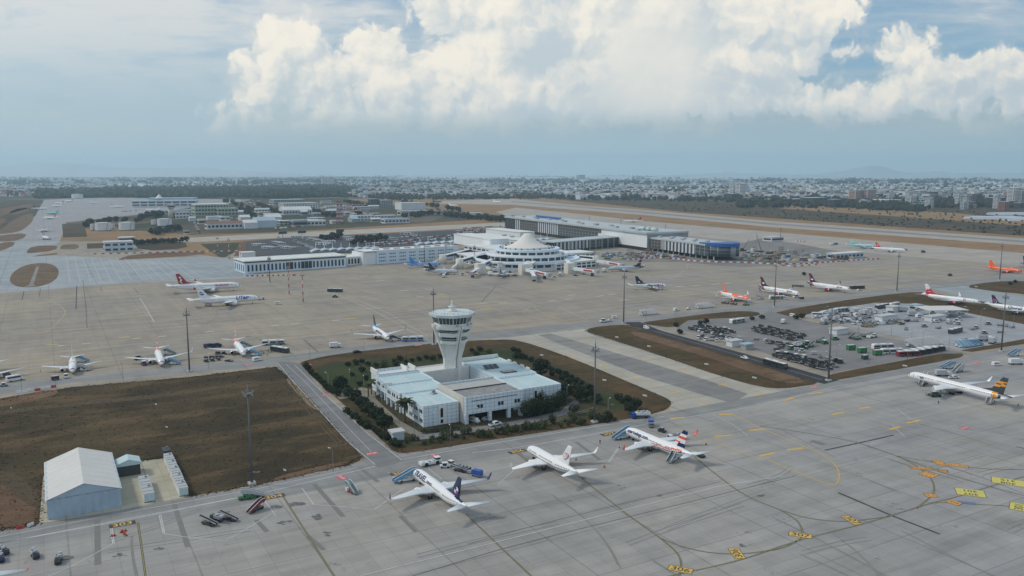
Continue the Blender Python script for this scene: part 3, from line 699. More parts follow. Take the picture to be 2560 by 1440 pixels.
#        length, body radius, axis height, half span, root chord, tip chord, nose-to-wing, sweep, engine (y, x behind wing root nose, radius, length), fin height, winglet
TYPES = dict(
    b738=(38.9, 1.90, 3.25, 17.0, 7.6, 1.6, .345, 27, (4.9, -1.3, 1.02, 4.2), 7.3, 2.5),
    b737=(33.0, 1.90, 3.25, 17.0, 7.6, 1.6, .335, 27, (4.9, -1.3, 1.02, 4.2), 7.3, 2.5),
    b735=(31.6, 1.90, 3.20, 14.4, 6.9, 1.6, .350, 26, (4.9, -1.2, .98, 4.0), 6.6, 0),
    a320=(37.4, 2.00, 3.55, 16.9, 7.2, 1.6, .350, 26, (5.7, -1.5, 1.18, 4.3), 6.6, 2.4),
    a321=(44.3, 2.00, 3.55, 16.9, 7.2, 1.6, .365, 26, (5.7, -1.5, 1.18, 4.3), 6.6, .9),
    b752=(47.0, 1.92, 3.95, 19.2, 8.4, 1.8, .360, 26, (6.5, -1.6, 1.30, 5.0), 8.0, 2.6),
    b753=(54.2, 1.92, 3.95, 19.2, 8.4, 1.8, .385, 26, (6.5, -1.6, 1.30, 5.0), 8.0, 2.6),
    b767=(53.0, 2.52, 4.55, 23.6, 10.2, 2.3, .345, 32, (8.0, -1.8, 1.45, 5.4), 9.2, 0),
    a330=(60.0, 2.82, 5.15, 29.2, 12.0, 2.5, .355, 31, (9.4, -2.4, 1.55, 5.8), 9.6, 1.9))
def airliner(label, nose, tail, kind='b738', mats=('white',), body=None, fin=None, wing='wing_grey', winglet=0, eng=0, tailplane=None, text=None, logo=None, flip=None, group='airliners on the aprons', rz=None, detail=2, at=None):
    """nose, tail: photo positions of both ends of the fuselage; body(s, h) and fin(u, v) give the paint number"""
    L, R, zc0, b, rc, tc, xw, sweep, (ey, ex, er, el), fh, wl = TYPES[kind]
    P = ['paint_' + m for m in mats]
    a, c = G(*nose, zc0 - .4 * R), G(*tail, zc0 + .6 * R)
    hd = heading(c, a) if rz is None else rz
    ctr = (a + c) / 2 if at is None else (a - Vector((cos(hd), sin(hd))) * L / 2 if at == 'nose' else c + Vector((cos(hd), sin(hd))) * L / 2)
    root = thing('airliner', label, 'airplane', ctr, hd, group)
    sn, st = 1.62 * 2 * R / L, 1.0 - 3.35 * 2 * R / L
    def ring(s):
        if s < sn:
            q = max(0.0, 1 - (1 - s / sn) ** 2); r = R * q ** .56; zc = zc0 - .34 * R * (1 - s / sn) ** 2.2
        elif s > st:
            q = (s - st) / (1 - st); r = R * (1 - .93 * q ** 1.75); zc = zc0 + R * .60 * q ** 1.6
        else: r, zc = R, zc0
        return r, zc
    def surf(s, a, off=0.0):
        r, zc = ring(s); return Vector((L / 2 - s * L, (r + off) * sin(a), zc + (r + off) * cos(a)))
    S = [0, .004, .012, .025, .045, .07, .1, sn] + [sn + (st - sn) * k / 26 for k in range(1, 26)] + [st + (1 - st) * k / 10 for k in range(11)]
    S = sorted(x for x in S if x <= sn or x >= sn)
    NA = 36
    mb = MB()
    fn = (lambda i, j: body((S[i] + S[i + 1]) / 2, cos(2 * pi * (j + .5) / NA))) if body else 0
    mb.grid([[surf(s, 2 * pi * k / NA) for k in range(NA)] for s in S], fn, True, True, True)
    # wing root fairing under the body
    x0 = L / 2 - (xw * L) + 1.0
    fl = MB().lathe([(.2, -1.2 * rc), (.75 * R, -1.0 * rc), (.92 * R, -.5 * rc), (.85 * R, 0), (.2, .35 * rc)], 12, 'x', (x0, 0, zc0 - .52 * R), 0, True, False)
    o = mb.obj('fuselage', P, root); fl.obj('belly_fairing', [P[0]], o)
    if detail:
        ck = MB()
        for s0, s1, a0, a1 in [(.021 * 38.9 / L, .036 * 38.9 / L, 0.05, .55), (.024 * 38.9 / L, .039 * 38.9 / L, .62, 1.02), (.030 * 38.9 / L, .044 * 38.9 / L, 1.08, 1.38)]:
            for sg in (1, -1): ck.grid([[surf(s, sg * (a0 + (a1 - a0) * k / 3), .03) for k in range(4)] for s in ((s0, (s0 + s1) / 2, s1) if sg > 0 else (s1, (s0 + s1) / 2, s0))], 0, False)
        ck.obj('cockpit_glazing', 'glass_dark', root)
        for sg in (1, -1):
            w = MB(); s = .135 * 38 / L + .03; st_ = []
            while s < .86:
                st_ += [(s, not any(abs(s - q) < .9 / L for q in (.30, .62))), (s + .40 / L, False)]; s += .84 / L
            w.grid([[surf(s, sg * q, .02) for q in (1.16, 1.37)] for s, _ in st_], lambda i, j: 0 if st_[i][1] else 1, False)
            w.obj('cabin_glazing', ['glass_dark', P[0]], root)
            for s0 in (.105 * 38 / L, .875):
                d = MB(); d.grid([[surf(s, sg * q, .025) for q in (.98, 1.25, 1.55, 1.85)] for s in (s0, s0 + .9 / L)], 0, False)
                d.obj('cabin_door', 'paint_grey', root)
    # wings
    tn = tan(radians(sweep))
    def foil(x, y, z, c, th, n=7):
        up = [(x - c * t, y, z + th * c * (2.2 * sqrt(t) * (1 - t) ** .9 * .62)) for t in [0, .03, .12, .3, .55, .8, 1]]
        lo = [(x - c * t, y, z - th * c * (2.2 * sqrt(t) * (1 - t) ** 1.1 * .32)) for t in [.8, .55, .3, .12, .03]]
        return up + lo
    zw = zc0 - .62 * R
    for sg in (1, -1):
        sec = [(R * .35, .4, rc * 1.08), (R * .98, R * .98 * .5, rc), (b * .36, b * .36 * tn * .98, rc * .62 + tc * .1), (b, b * tn, tc)]
        rows = [foil(x0 - dx + 1.2, sg * y, zw + max(0, y - R * .3) * tan(radians(5.6)), ch, .125 if y < b * .5 else .11) for y, dx, ch in sec]
        w = MB().grid(rows if sg < 0 else rows[::-1], 0, True, True, True)
        wo = w.obj('wing', [P[0] if wing is None else wing], root)
        xt, zt = x0 - b * tn + 1.2, zw + b * tan(radians(5.6))
        if wl:
            rr = [foil(xt, sg * b, zt, tc, .1), foil(xt - .35, sg * (b + .42), zt + .28, tc * .85, .1), foil(xt - wl * .75, sg * (b + .55 + .12 * wl), zt + wl, tc * .38, .1)]
            # the blade stands upright: thickness across
            MB().grid(rr if sg < 0 else rr[::-1], 0, True, True, True).obj('winglet', [P[winglet]], wo)
        if detail > 1:
            for q in (.33, .48, .64):
                y = b * q; xx = x0 - y * tn + 1.2 - (rc * .62) * (1 - q) - tc * q
                MB().lathe([(.02, -1.6), (.22, -.8), (.26, .2), (.02, 1.6)], 6, 'x', (xx + .4, sg * y, zw + (y - R * .3) * tan(radians(5.6)) - .22)).obj('flap_fairing', [wing or P[0]], wo)
        # engine
        yx, yz = x0 + 1.2 - ey * tn * .9 - ex, zw + ey * tan(radians(5.6)) - er * 1.02
        if yz - er < .45: yz = er + .45
        en = MB().lathe([(er * .80, 0), (er * .93, .05), (er, .5), (er * 1.02, el * .35), (er * .92, el * .72), (er * .78, el * .78)][::-1], 18, 'x', (0, 0, 0), 0, True, False)
        en = MB()
        prof = [(er * .76, -.55), (er * .82, 0.02), (er * .92, .03), (er, -.55), (er * 1.02, -el * .35), (er * .90, -el * .75), (er * .74, -el * .76), (er * .55, -el * .78), (er * .50, -el), (er * .34, -el), (er * .06, -el - .8)]
        en.lathe(prof, 18, 'x', (yx, sg * ey, yz), lambda i, j: 1 if i in (1, 2) else (2 if i == 0 else (0 if i < 5 else 1)), True, False)
        eo = en.obj('engine', [P[eng], 'lip', 'dark_void'], root)
        MB().lathe([(er * .77, 0), (er * .25, .06), (.02, .45)], 14, 'x', (yx - .55, sg * ey, yz)).obj('fan', 'dark_void', eo)
        MB().profile([(yx - .9, yz + er * .9), (yx - el * .5, yz + er * 1.45), (yx - el * 1.15, yz + er * 1.25), (yx - el * .9, yz + er * .5)], .35, sg * ey).obj('pylon', [P[0]], eo)
        # main gear
        xg = x0 - rc * .80
        mg = MB(); mg.tube((xg, sg * R * 1.45, zw + .3), (xg, sg * R * 1.45, .55), .16); g = mg.obj('landing_gear', 'strut', root)
        for dy in (-.42, .42):
            for dx in ((0,) if R < 2.1 and kind[:3] != 'b75' else (-.7, .7)):
                MB().lathe([(.2, -.2), (.54, -.19), (.54, .19), (.2, .2)], 12, 'y', (xg + dx, sg * R * 1.45 + dy, .55)).obj('wheel', 'tyre', g)
    xn = L / 2 - .125 * L * (38.9 / L) ** .3
    ng = MB(); ng.tube((xn, 0, zc0 - .8 * R), (xn, 0, .4), .11); g = ng.obj('landing_gear', 'strut', root)
    for dy in (-.25, .25): MB().lathe([(.15, -.12), (.38, -.11), (.38, .11), (.15, .12)], 10, 'y', (xn, dy, .4)).obj('wheel', 'tyre', g)
    # fin
    xf = L / 2 - (1.0 - 3.6 * 2 * R / L * .98) * L; zf = zc0 + R * .80
    fc, ft = (fh * .88, fh * .32); fx = xf - fh * .28
    NV, US = 14, [0, .02, .08, .2, .35, .5, .65, .8, .92, 1]
    def finp(u, v, sg, off=0.0):
        c = fc + (ft - fc) * v; x = fx - v * fh * .80 - u * c
        return Vector((x, sg * (off + c * .055 * (2.2 * sqrt(max(u, 0)) * (1 - u) ** .9) * .62), zf + v * fh))
    f = MB()
    rows = []
    for k in range(NV + 1):
        v = k / NV; rows.append([finp(u, v, 1) for u in US] + [finp(u, v, -1) for u in reversed(US[1:-1])])
    UU = US + list(reversed(US[1:-1]))
    ff = (lambda i, j: fin((UU[j] + UU[(j + 1) % len(UU)]) / 2, (i + .5) / NV)) if fin else 0
    f.grid(rows, ff, True, True, True)
    d0 = (fin(.1, .05) if fin else 0)
    i = len(f.v); xx = fx - fh * .8 * .22
    for sg in (1, -1): f.face([(fx + fh * .45, 0, zc0 + R * .99), (fx - fh * .05, sg * .22, zf), (xx, 0, zf + fh * .22)][::sg], d0)
    fo = f.obj('tail_fin', P, root)
    if logo:
        for li, (mat, pts) in enumerate(logo):
            for sg in (1, -1):
                m = MB(); q = [Vector((fx - fh * .80 * v - u * (fc + (ft - fc) * v), 0, zf + v * fh)) for u, v in pts]
                m.sheet([(p.x, p.z) for p in q])
                m.v = [(p[0], sg * (fc * .045 + .06 + .025 * li), p[1]) for p in m.v]
                if sg > 0: m.f = [t[::-1] for t in m.f]
                m.obj('fin_emblem', ['paint_' + mat], fo)
    # tailplane
    for sg in (1, -1):
        hb = b * .42 if R < 2.2 else b * .34
        rows = [foil(L / 2 - L * .905 - dx, sg * y, zc0 + R * .42 + y * tan(radians(6)), ch, .1) for y, dx, ch in ((R * .2, 0, rc * .55), (hb, hb * tan(radians(32)), tc * .8))]
        MB().grid(rows if sg < 0 else rows[::-1], 0, True, True, True).obj('tailplane', [(wing or P[0]) if tailplane is None else P[tailplane]], root)
    # lettering on both sides
    for tx in (text or []):
        txt, s0, ang, size, col = tx[:5]; side = tx[5] if len(tx) > 5 else (1, -1)
        for sg in side:
            tm = text_mb(txt, size, bold=size * .035, shear=tx[6] if len(tx) > 6 else 0)
            bm = bmesh.new()
            vs = [bm.verts.new(v) for v in tm.v]
            for q in tm.f:
                try: bm.faces.new([vs[k] for k in q])
                except ValueError: pass
            for cut in [k * .45 for k in range(-4, 5)]:
                bmesh.ops.bisect_plane(bm, geom=bm.verts[:] + bm.edges[:] + bm.faces[:], plane_co=(0, cut, 0), plane_no=(0, 1, 0))
            bm.verts.index_update(); m = MB()
            for v in bm.verts:
                m.v.append(tuple(surf(s0 + sg * v.co.x / L, sg * (ang - v.co.y / R), .05)))
            m.f = [tuple(k.index for k in q.verts) for q in bm.faces]; m.m = [0] * len(m.f); m.sm = [False] * len(m.f); bm.free()
            m.obj('lettering', ['paint_' + col], root)
    return root
def disc(u, v, r, n=14, k=1.0): return [(u + r * cos(2 * pi * i / n), v + r * k * sin(2 * pi * i / n)) for i in range(n)]
def stroke(pts, w):
    """a bent band in fin coordinates"""
    pts = [Vector(p) for p in pts]; l, r = [], []
    for k, p in enumerate(pts):
        d = (pts[min(k + 1, len(pts) - 1)] - pts[max(k - 1, 0)]).normalized(); o = Vector((-d.y, d.x)) * w / 2; l.append(tuple(p + o)); r.append(tuple(p - o))
    return l + r[::-1]
# stands in front
airliner('white jet with TRAVEL lettering and navy tail fin, docked to blue airstairs', (1037,1182), (1166,1265), 'b738', ('white','navy','purple'),
         fin=lambda u, v: 1 if v > .02 else 0, body=lambda s, h: 1 if s > .80 and h > .93 - (s - .80) * 1.0 and s < .93 else 0, winglet=1,
         text=[('TRAVEL', .215, 1.02, 2.5, 'navy'), ('SERVICE', .40, 1.10, 1.05, 'navy')], logo=[('white', disc(.60,.36,.27,16,.62)), ('navy', disc(.46,.42,.12,10,.7)), ('purple', disc(.72,.28,.15,12,.6))])
heart = [(.5+.30*(16*sin(t)**3)/16, .44+.21*(13*cos(t)-5*cos(2*t)-2*cos(3*t)-cos(4*t))/15) for t in [2*pi*k/26 for k in range(26)]]
heart_in = [((.5)+.245*(16*sin(t)**3)/16, .445+.172*(13*cos(t)-5*cos(2*t)-2*cos(3*t)-cos(4*t))/15) for t in [2*pi*k/26 for k in range(26)]]
airliner('plain white jet with a red heart outline on its tail fin', (1321.6,1124), (1439.5,1178), 'b737', ('white','deep_green','red'),
         body=lambda s, h: 1 if .03 < s < .93 and -.30 < h < -.10 else 0, logo=[('red', heart[:14]), ('dark_navy', heart[13:] + heart[:1]), ('white', heart_in), ('red', stroke([(.55,.56),(.52,.46),(.62,.44)], .07))], wing='paint_white')
airliner('white jet with orange and navy waves along its tail, two airstairs docked', (1566.6,1079), (1730,1135), 'b738', ('white','coral','navy'),
         body=lambda s, h: (1 if s > .42 and abs(h - (-.18 + (s-.42)*1.55)) < .03 + (s-.42)*.62 and s < .86 else (2 if s > .55 and abs(h - (-.42 + (s-.55)*1.3)) < .05 + (s-.55)*.3 and s < .93 else 0)),
         fin=lambda u, v: 2 if v > .82 or (.10 < v < .26 and u > .3) else (1 if .48 < v < .62 or (.26 < v < .36 and u < .55) else 0), winglet=1,
         text=[('smartwings.com', .245, 1.08, 1.9, 'navy')])
airliner('long white jet with black and amber striped tail fin, two airstairs alongside', (2264,936), (2540,996), 'b753', ('white','slate','amber','coral'),
         body=lambda s, h: 1 if s > .885 - h * .008 else (2 if s > .845 else 0), fin=lambda u, v: (2 if (.34 + .1 * u < v < .72) and not (abs(v - .52 - .08*u) < .03) else 1),
         text=[('365', .17, 1.5, 1.5, 'slate')], logo=None, tailplane=0)
airliner('white jet mostly out of view, its orange wing tip showing below the dark trucks', (-114.2,1394.2), (-151.3,1541.3), 'b738', ('white','coral'), winglet=1, rz=radians(119.5))
# the far row on the middle apron
airliner('white jet whose wing tip enters beside the parked minibus', (-18,952), (-40,905), 'b738', ('white','coral'), winglet=0, rz=radians(-66))
airliner('all white jet with a thin green ring round its body', (184,936), (179,884), 'b735', ('white','green'), body=lambda s, h: 1 if .385 < s < .42 else 0, rz=radians(-63))
sw = dict(body=lambda s, h: 1 if s > .70 and h > .1 and s < .90 and abs(h - .55 - (s-.7)*1.2) < .35 else (2 if s > .74 and h < .1 and h > -.5 else 0), fin=lambda u, v: 1 if int(v * 9 + u * 2) % 3 == 0 else (0 if int(v * 9) % 3 == 1 else 1))
airliner('white jet with orange striped fin, second along from the minibus', (405.5,909), (390,869), 'b738', ('white','coral','navy'), rz=radians(-63.5), **sw)
airliner('white jet with orange striped fin and navy tail band near the walking passengers', (612,889), (584,845), 'b738', ('white','coral','navy'), rz=radians(-64), **{**sw, 'fin': lambda u, v: 1 if int(v * 7 + u) % 2 == 0 else 0})
airliner('white jet with red engines, dark lettering and a navy fin fading to blue', (973,849), (928,812), 'b738', ('white','dark_navy','red','sky'), rz=radians(-66),
         body=lambda s, h: 3 if s > .86 else 0, fin=lambda u, v: 3 if v < .22 else 1, winglet=1, eng=2, text=[('goturkiye.com', .40, 1.05, 2.5, 'dark_navy', (-1, 1))])
airliner('white widebody with a red fin bearing a white S', (605,718), (420,711), 'a330', ('white','wine'), fin=lambda u, v: 1, winglet=1, rz=radians(20), text=[('Southwind', .27, 1.28, 2.5, 'wine')],
         logo=[('white', stroke([(.30,.62),(.42,.70),(.62,.64),(.46,.50),(.42,.44),(.66,.36),(.74,.26),(.60,.12)], .13))])
airliner('white widebody with large blue lettering and a round blue fin badge', (646,746), (478,750), 'b767', ('white','blue'), rz=radians(27), text=[('UTair', .27, 1.15, 4.2, 'blue', (1, -1), .35)], wing='paint_white',
         logo=[('blue', disc(.55,.42,.24,16,.6)), ('white', stroke([(.36,.40),(.45,.46),(.55,.40),(.62,.46),(.74,.44)], .06))])
airliner('white jet with PRAGUE lettering and dark blue fin standing alone', (1670,717), (1577,711), 'b737', ('white','dark_navy','pink'), rz=radians(5), fin=lambda u, v: 1, winglet=1,
         body=lambda s, h: 1 if s > .83 and h > .9 and s < .95 else 0, text=[('PRAGUE', .40, 1.25, 2.9, 'dark_navy'), ('YOU', .235, 1.25, 2.9, 'purple'), ('.eu', .15, 1.3, 1.5, 'blue')], logo=[('white', stroke([(.35,.25),(.5,.34),(.65,.25)], .1)), ('white', stroke([(.5,.2),(.75,.36)], .08))])
airliner('orange and white jet with an orange fin and orange engines', (1880,751), (1792,729), 'a320', ('white','orange'), rz=radians(-60), eng=1, winglet=0,
         body=lambda s, h: 1 if (s > .86 - .02 * h and s < .96) or (.05 < s < .56 and h > -.12 and abs(s - .26) < .20 + h * .1) else 0, fin=lambda u, v: 1, text=[('easyJet', .26, 1.0, 1.7, 'white')], logo=[('white', stroke([(.30,.85),(.42,.62),(.50,.42),(.56,.22)], .12))])
az = dict(body=lambda s, h: 1 if s > .84 + h * .035 else (2 if s > .80 + h * .035 else 0), fin=lambda u, v: (2 if u > .30 + .5 * (.45 - abs(v - .55)) * 0 and .40 < v < .78 and u > .60 else 1), eng=2, winglet=1,
          text=[('V', .25, 1.35, 3.4, 'red'), ('AZUR', .19, 1.25, 1.5, 'navy')], logo=[('white', [(.15,.36),(.35,.46),(.62,.38),(.78,.30),(.5,.26),(.3,.28)])])
airliner('white jet with navy and red tail, a bus beside its nose wheel tractor', (2002,738), (1893,713), 'b752', ('white','dark_navy','red'), rz=radians(-60), **az)
airliner('white jet with navy and red tail, a pale bus ahead of its nose', (2127,725), (2014,705), 'b752', ('white','dark_navy','red'), rz=radians(-59), **az)
airliner('white jet with white and red fin and red engines behind the vehicle yard', (2450,757), (2305,735), 'b752', ('white','red'), rz=radians(-53), eng=1, body=lambda s, h: 1 if s > .86 and s < .92 and h > -.6 else 0, fin=lambda u, v: 1 if v < .62 - .2 * u else 0,
         text=[('Vi', .25, 1.3, 2.6, 'wine')], logo=[('white', stroke([(.25,.26),(.5,.30),(.75,.24)], .04))])
airliner('white jet with large navy lettering, its navy fin marked with a red disc', (2610,800), (2461,757), 'a321', ('white','navy','red','grey'), rz=radians(-60), eng=1, at='tail', fin=lambda u, v: 1, body=lambda s, h: 1 if s > .83 and h > .88 and s < .95 else 0, text=[('Onurair', .45, 1.2, 3.3, 'navy')],
         logo=[('grey', disc(.52,.36,.34,16,.62)), ('navy', disc(.56,.37,.28,16,.62)), ('red', disc(.62,.46,.22,12,.7))])
airliner('bright orange jet, orange from nose to fin', (2558,682), (2463,664), 'b738', ('orange',), rz=radians(-60), winglet=0, tailplane=0)
airliner('dark blue jet fin showing beside the orange jet', (2640,665), (2548,656), 'b738', ('white','indigo'), rz=radians(-60), at='tail', fin=lambda u, v: 1, body=lambda s, h: 1 if s > .6 else 0, winglet=1)
# at the terminal and beyond
airliner('sky blue jet parked by the windowed terminal wing', (1101,660), (1016,662), 'b738', ('white','sky','pale_blue','blue'), rz=radians(16), detail=1, body=lambda s, h: 1 if h > -.2 or s > .8 else (2 if h > -.5 else 0), fin=lambda u, v: 1, logo=[('blue', stroke([(.3,.3),(.55,.24),(.75,.36)], .1))])
ae = dict(body=lambda s, h: 1 if s > .78 - h * .16 or h < -.72 else 0, fin=lambda u, v: 1 if v < .86 else 1, detail=1)
airliner('silver jet with a dark blue tail nosing towards the first boarding bridges', (1142,680), (1064,674), 'a320', ('silver','dark_navy','red'), rz=radians(-10), **ae)
airliner('silver jet seen from behind, nose in towards the round terminal', (1262,677), (1250,689), 'a320', ('silver','dark_navy','red'), rz=radians(80), **ae)
airliner('silver jet with a dark striped fin, nose turned to the boarding bridges', (1520,673), (1614,665), 'a321', ('silver','dark_navy','red','white'), rz=radians(-163), **{**ae, 'fin': lambda u, v: 3 if .52 < v < .60 else (2 if .42 < v < .5 else 1)})
airliner('white jet with a red fin bearing a white disc near the runway', (2251,626), (2192,619), 'a321', ('white','red'), rz=radians(-42), detail=1, fin=lambda u, v: 1, logo=[('white', disc(.55,.45,.2,10,.6))])
airliner('pale turquoise jet parked near the runway', (2176,616), (2128,611), 'a320', ('aqua','teal'), rz=radians(-24), detail=1, body=lambda s, h: 1 if s > .5 and abs(h - (s - .55) * 2) < .25 else 0, fin=lambda u, v: 1 if v < .3 else 0)
airliner('white jet with a red fin taxiing along the dry grass strip', (1568,553), (1600,551), 'b738', ('white','red'), rz=radians(170), detail=1, fin=lambda u, v: 1)
airliner('white jet with a dark red fin taxiing past the soil islands', (128,596), (99,590), 'b738', ('white','wine'), rz=radians(-48), detail=1, fin=lambda u, v: 1)
airliner('white jet taxiing head on behind another', (114,577), (112,572), 'b738', ('white','navy'), rz=radians(-85), detail=1)
airliner('navy blue jet on the far runway', (1107,505), (1077,503), 'b738', ('navy',), rz=radians(-20), detail=0, wing='paint_navy')
airliner('white jet near the far end of the runway', (1139,514), (1125,512), 'b738', ('white',), rz=radians(-30), detail=0)
airliner('white jet taxiing at the head of the runway', (1250,506), (1234,503), 'b738', ('white','red'), rz=radians(-40), detail=0)
FR = 'airliners on the distant old apron'
airliner('white jet with an orange fin on the old apron', (103,546), (150,542), 'a320', ('white','orange'), rz=radians(172), detail=0, fin=lambda u, v: 1, group=FR)
airliner('turquoise jet just behind the one with an orange fin', (112,534), (155,531), 'a320', ('teal','aqua'), rz=radians(172), detail=0, fin=lambda u, v: 0, group=FR)
airliner('white jet with navy fin at the edge of the old apron', (118,522), (80,520), 'a321', ('white','navy'), rz=radians(8), detail=0, fin=lambda u, v: 1, group=FR)
airliner('white jet, front one of a close pair on the old apron', (125,515), (162,513), 'a320', ('white','red'), rz=radians(172), detail=0, group=FR)
airliner('white jet with red fin, rear one of a close pair', (132,509), (168,507), 'a320', ('white','red'), rz=radians(172), detail=0, fin=lambda u, v: 1, group=FR)
airliner('white jet with red fin nearest the white fuel tank', (160,504), (188,501), 'a320', ('white','red'), rz=radians(172), detail=0, fin=lambda u, v: 1, group=FR)
airliner('white jet with orange fin beside the distant terminal', (312,518), (272,514), 'a321', ('white','amber'), rz=radians(-6), detail=0, fin=lambda u, v: 1, group=FR)
airliner('white jet under the old control tower', (360,524), (408,524), 'a321', ('white','wine'), rz=radians(178), detail=0, group=FR)
airliner('small white jet alone in the middle of the old apron', (240,507), (226,506), 'b735', ('white','blue'), rz=radians(10), detail=0, group=FR)
# ------------------------------------------------------------------ control tower and its building
M('render_white', (.72, .73, .69), .7, .12, .25, dirt=.35); M('render_cream', (.56, .54, .47), .75, .12, .25, dirt=.3)
M('roof_blue', (.46, .585, .59), .7, .2, .12, dirt=.4); M('roof_cab', (.56, .62, .61), .7, .14, .3, dirt=.35); M('roof_white', (.66, .66, .63), .7, .12, .12, dirt=.25); M('concrete', (.42, .41, .38), .8, .15, .2, dirt=.3)
M('dark_glass', (.018, .028, .032), .15, .10, .3, spec=.6); M('dark_metal', (.05, .055, .06), .5, .1); M('grey_metal', (.28, .29, .30), .45, .12, metal=.3); M('galvanised', (.23, .24, .245), .5, .15, .3, metal=.2)
M('white_metal', (.68, .69, .68), .45, .06); M('shade_black', (.012, .012, .013), .9); M('red_paint', (.45, .03, .03), .5, .1); M('rust', (.20, .09, .05), .8, .2); M('pale_grey', (.40, .42, .42), .7, .12)  # the near-black one paints the shade of open ground floors
def patt(name, rgb, rgb2, per, duty, axis='x', off=0.0, rough=.6, z0=None, z1=None, per2=None, duty2=0, var=.25):
    """a surface with regular stripes across one axis (and, if asked, a second axis) of the object"""
    m, t, b = pmat(name); x, y, z = sep(t, objc(t)); A = {'x': x, 'y': y, 'z': z, 's': x + y}
    f = (A[axis] / per + off).m('FRACT'); k = f.m('LESS_THAN', duty)
    if per2:
        g = (z / per2).m('FRACT').m('LESS_THAN', duty2); k = k.max(g) if duty2 > 0 else k
    if z0 is not None: k = k * z.m('GREATER_THAN', z0) * z.m('LESS_THAN', z1)
    n = noise(t, objc(t), .35, 4, .65); c = mixc(t, k, rgb, rgb2)
    c = mixc(t, 1.0, c, (n - .5) * var * 2 + 1.0, 'MULTIPLY'); lk(t, c, b); b.inputs['Roughness'].default_value = rough; MATS[name] = m
patt('panel_wall', (.66, .755, .80), (.20, .235, .26), 2.1, .055, 's', per2=1.55, duty2=.06, var=.10)
patt('ribbed_roof', (.30, .295, .285), (.13, .125, .12), .8, .35, 'x', var=.9)
def win(parent, mesh, loc, rz=0.0, name='window'):
    o = bpy.data.objects.new(name, mesh); COL.objects.link(o); o.parent = parent; o.location = loc; o.rotation_euler = (0, 0, rz); return o
O = G(1132, 957)
def control_building():
    r = thing('control_building', 'pale blue panelled office building spread around the foot of the control tower', 'building', (O.x, O.y, 0), AX)
    wm = MB().box((0, 0, 0), (1.15, .16, 1.5)).mesh('window', 'dark_glass'); wl = MB().box((0, 0, 0), (2.2, .16, 1.7)).mesh('window', 'dark_glass')
    def wing(u0, u1, v0, v1, h, z0=0.0, wall='panel_wall', roof='roof_blue', par=.55, ridge=True, hi=None):
        m = MB(); T = .3
        m.prism([(u0, -v1), (u1, -v1), (u1, -v0), (u0, -v0)], z0, h - par)
        for a, b, c, d in ((u0, u1, v1 - T, v1), (u0, u1, v0, v0 + T), (u0, u0 + T, v0 + T, v1 - T), (u1 - T, u1, v0 + T, v1 - T)):
            m.prism([(a, -d), (b, -d), (b, -c), (a, -c)], h - par, h + (hi[1] if hi and hi[0] == (a, b, c, d) else 0))
        w = m.obj('wing', wall, r)
        q = MB().sheet([(u0 + T, -v1 + T), (u1 - T, -v1 + T), (u1 - T, -v0 - T), (u0 + T, -v0 - T)], h - par + .01)
        ro = q.obj('roof', roof, w)
        if ridge: MB().box(((u0 + u1) / 2, -(v0 + v1) / 2, h - par + .06), (.35, v1 - v0 - 1, .1)).obj('roof_joint', 'roof_white', ro)
        return w
    fl = wing(-42, -26, 37.5, 61, 9)
    for v in (41, 43, 46.5, 48.5, 52, 54, 57.5, 59.2):
        for z in (6.3, 2.4): win(fl, wm, (-42.02, -v, z), pi / 2)
    MB().box((-33.6, -61.05, 4.1), (3.2, .3, 7.6)).obj('stair_bay', 'render_white', fl)
    for z in (6.4, 5.2, 4.0, 1.6): win(fl, wm, (-33.9, -61.2, z))
    mb = MB().lathe([(1.6, 0), (1.6, .25), (.8, .3), (.8, 1.2), (.9, 1.25), (.5, 1.9)], 12, c=(-29.5, -43, 8.46)); d = mb.obj('roof_antenna', 'grey_metal', fl)
    ml = wing(-42.8, -20, 20, 37, 9, 3.6); ml2 = wing(-41.3, -19, 3, 19.6, 9, 3.6)
    for w, v0, v1, u in ((ml, 20, 37, -42.8), (ml2, 3, 19.6, -41.3)):
        MB().prism([(u + 3, -v1 + .2), (u + 21, -v1 + .2), (u + 21, -v0 - .2), (u + 3, -v0 - .2)], 0, 3.6).obj('ground_floor', 'render_cream', w)
        for k in range(4): MB().box((u + .5, -(v0 + .6 + k * (v1 - v0 - 1.2) / 3), 1.8), (.9, 1.1, 3.6)).obj('pillar', 'panel_wall', w)
        for k in (.18, .3, .5, .62, .82): win(w, wm, (u - .02, -(v0 + k * (v1 - v0)), 6.5), pi / 2)
    MB().box((-42.5, -20.2, 9.3), (5, .5, 1.2)).obj('parapet', 'render_white', ml)
    lb = wing(-39.6, -19.5, -8, 2.6, 9.6, par=1.2, ridge=False, roof='roof_white')
    for u, k in ((-39.3, 3), (-24, 2), (-20, 2.4)): MB().box((u, 4.5, 9.6), (.7, 6 + k, 2.2)).obj('parapet', 'render_white', lb)
    wing(-19, 7, -7, 4.5, 8.6, roof='roof_white', ridge=False, wall='render_white')
    rb = wing(7.3, 29, -7, 33, 9); 
    for k, (u, v) in enumerate(((29, -6.6), (29, 6), (29, 12), (29, 19), (29, 25))): MB().box((u - .2 + .25 * (k % 2), -v, 9.2), (.7, 3.0 if k else .8, 1.2)).obj('parapet', 'render_white', rb)
    MB().box((18, 6.7, 9.6), (22, .5, 1.6)).obj('parapet', 'render_white', rb)
    for k in range(3):
        s = MB(); s.box((0, 0, 0), (2.3, 4.2, .12)); s.move(Matrix.Translation((12.2 + 2.6 * k, -13, 9.2)) @ Matrix.Rotation(.35, 4, 'X')); s.obj('solar_panel', 'dark_metal', rb)
    MB().box((18.5, -24, 8.7), (7, 4, .6)).obj('skylight', 'dark_glass', rb)
    rf = wing(2.6, 27.5, 34, 57, 9)
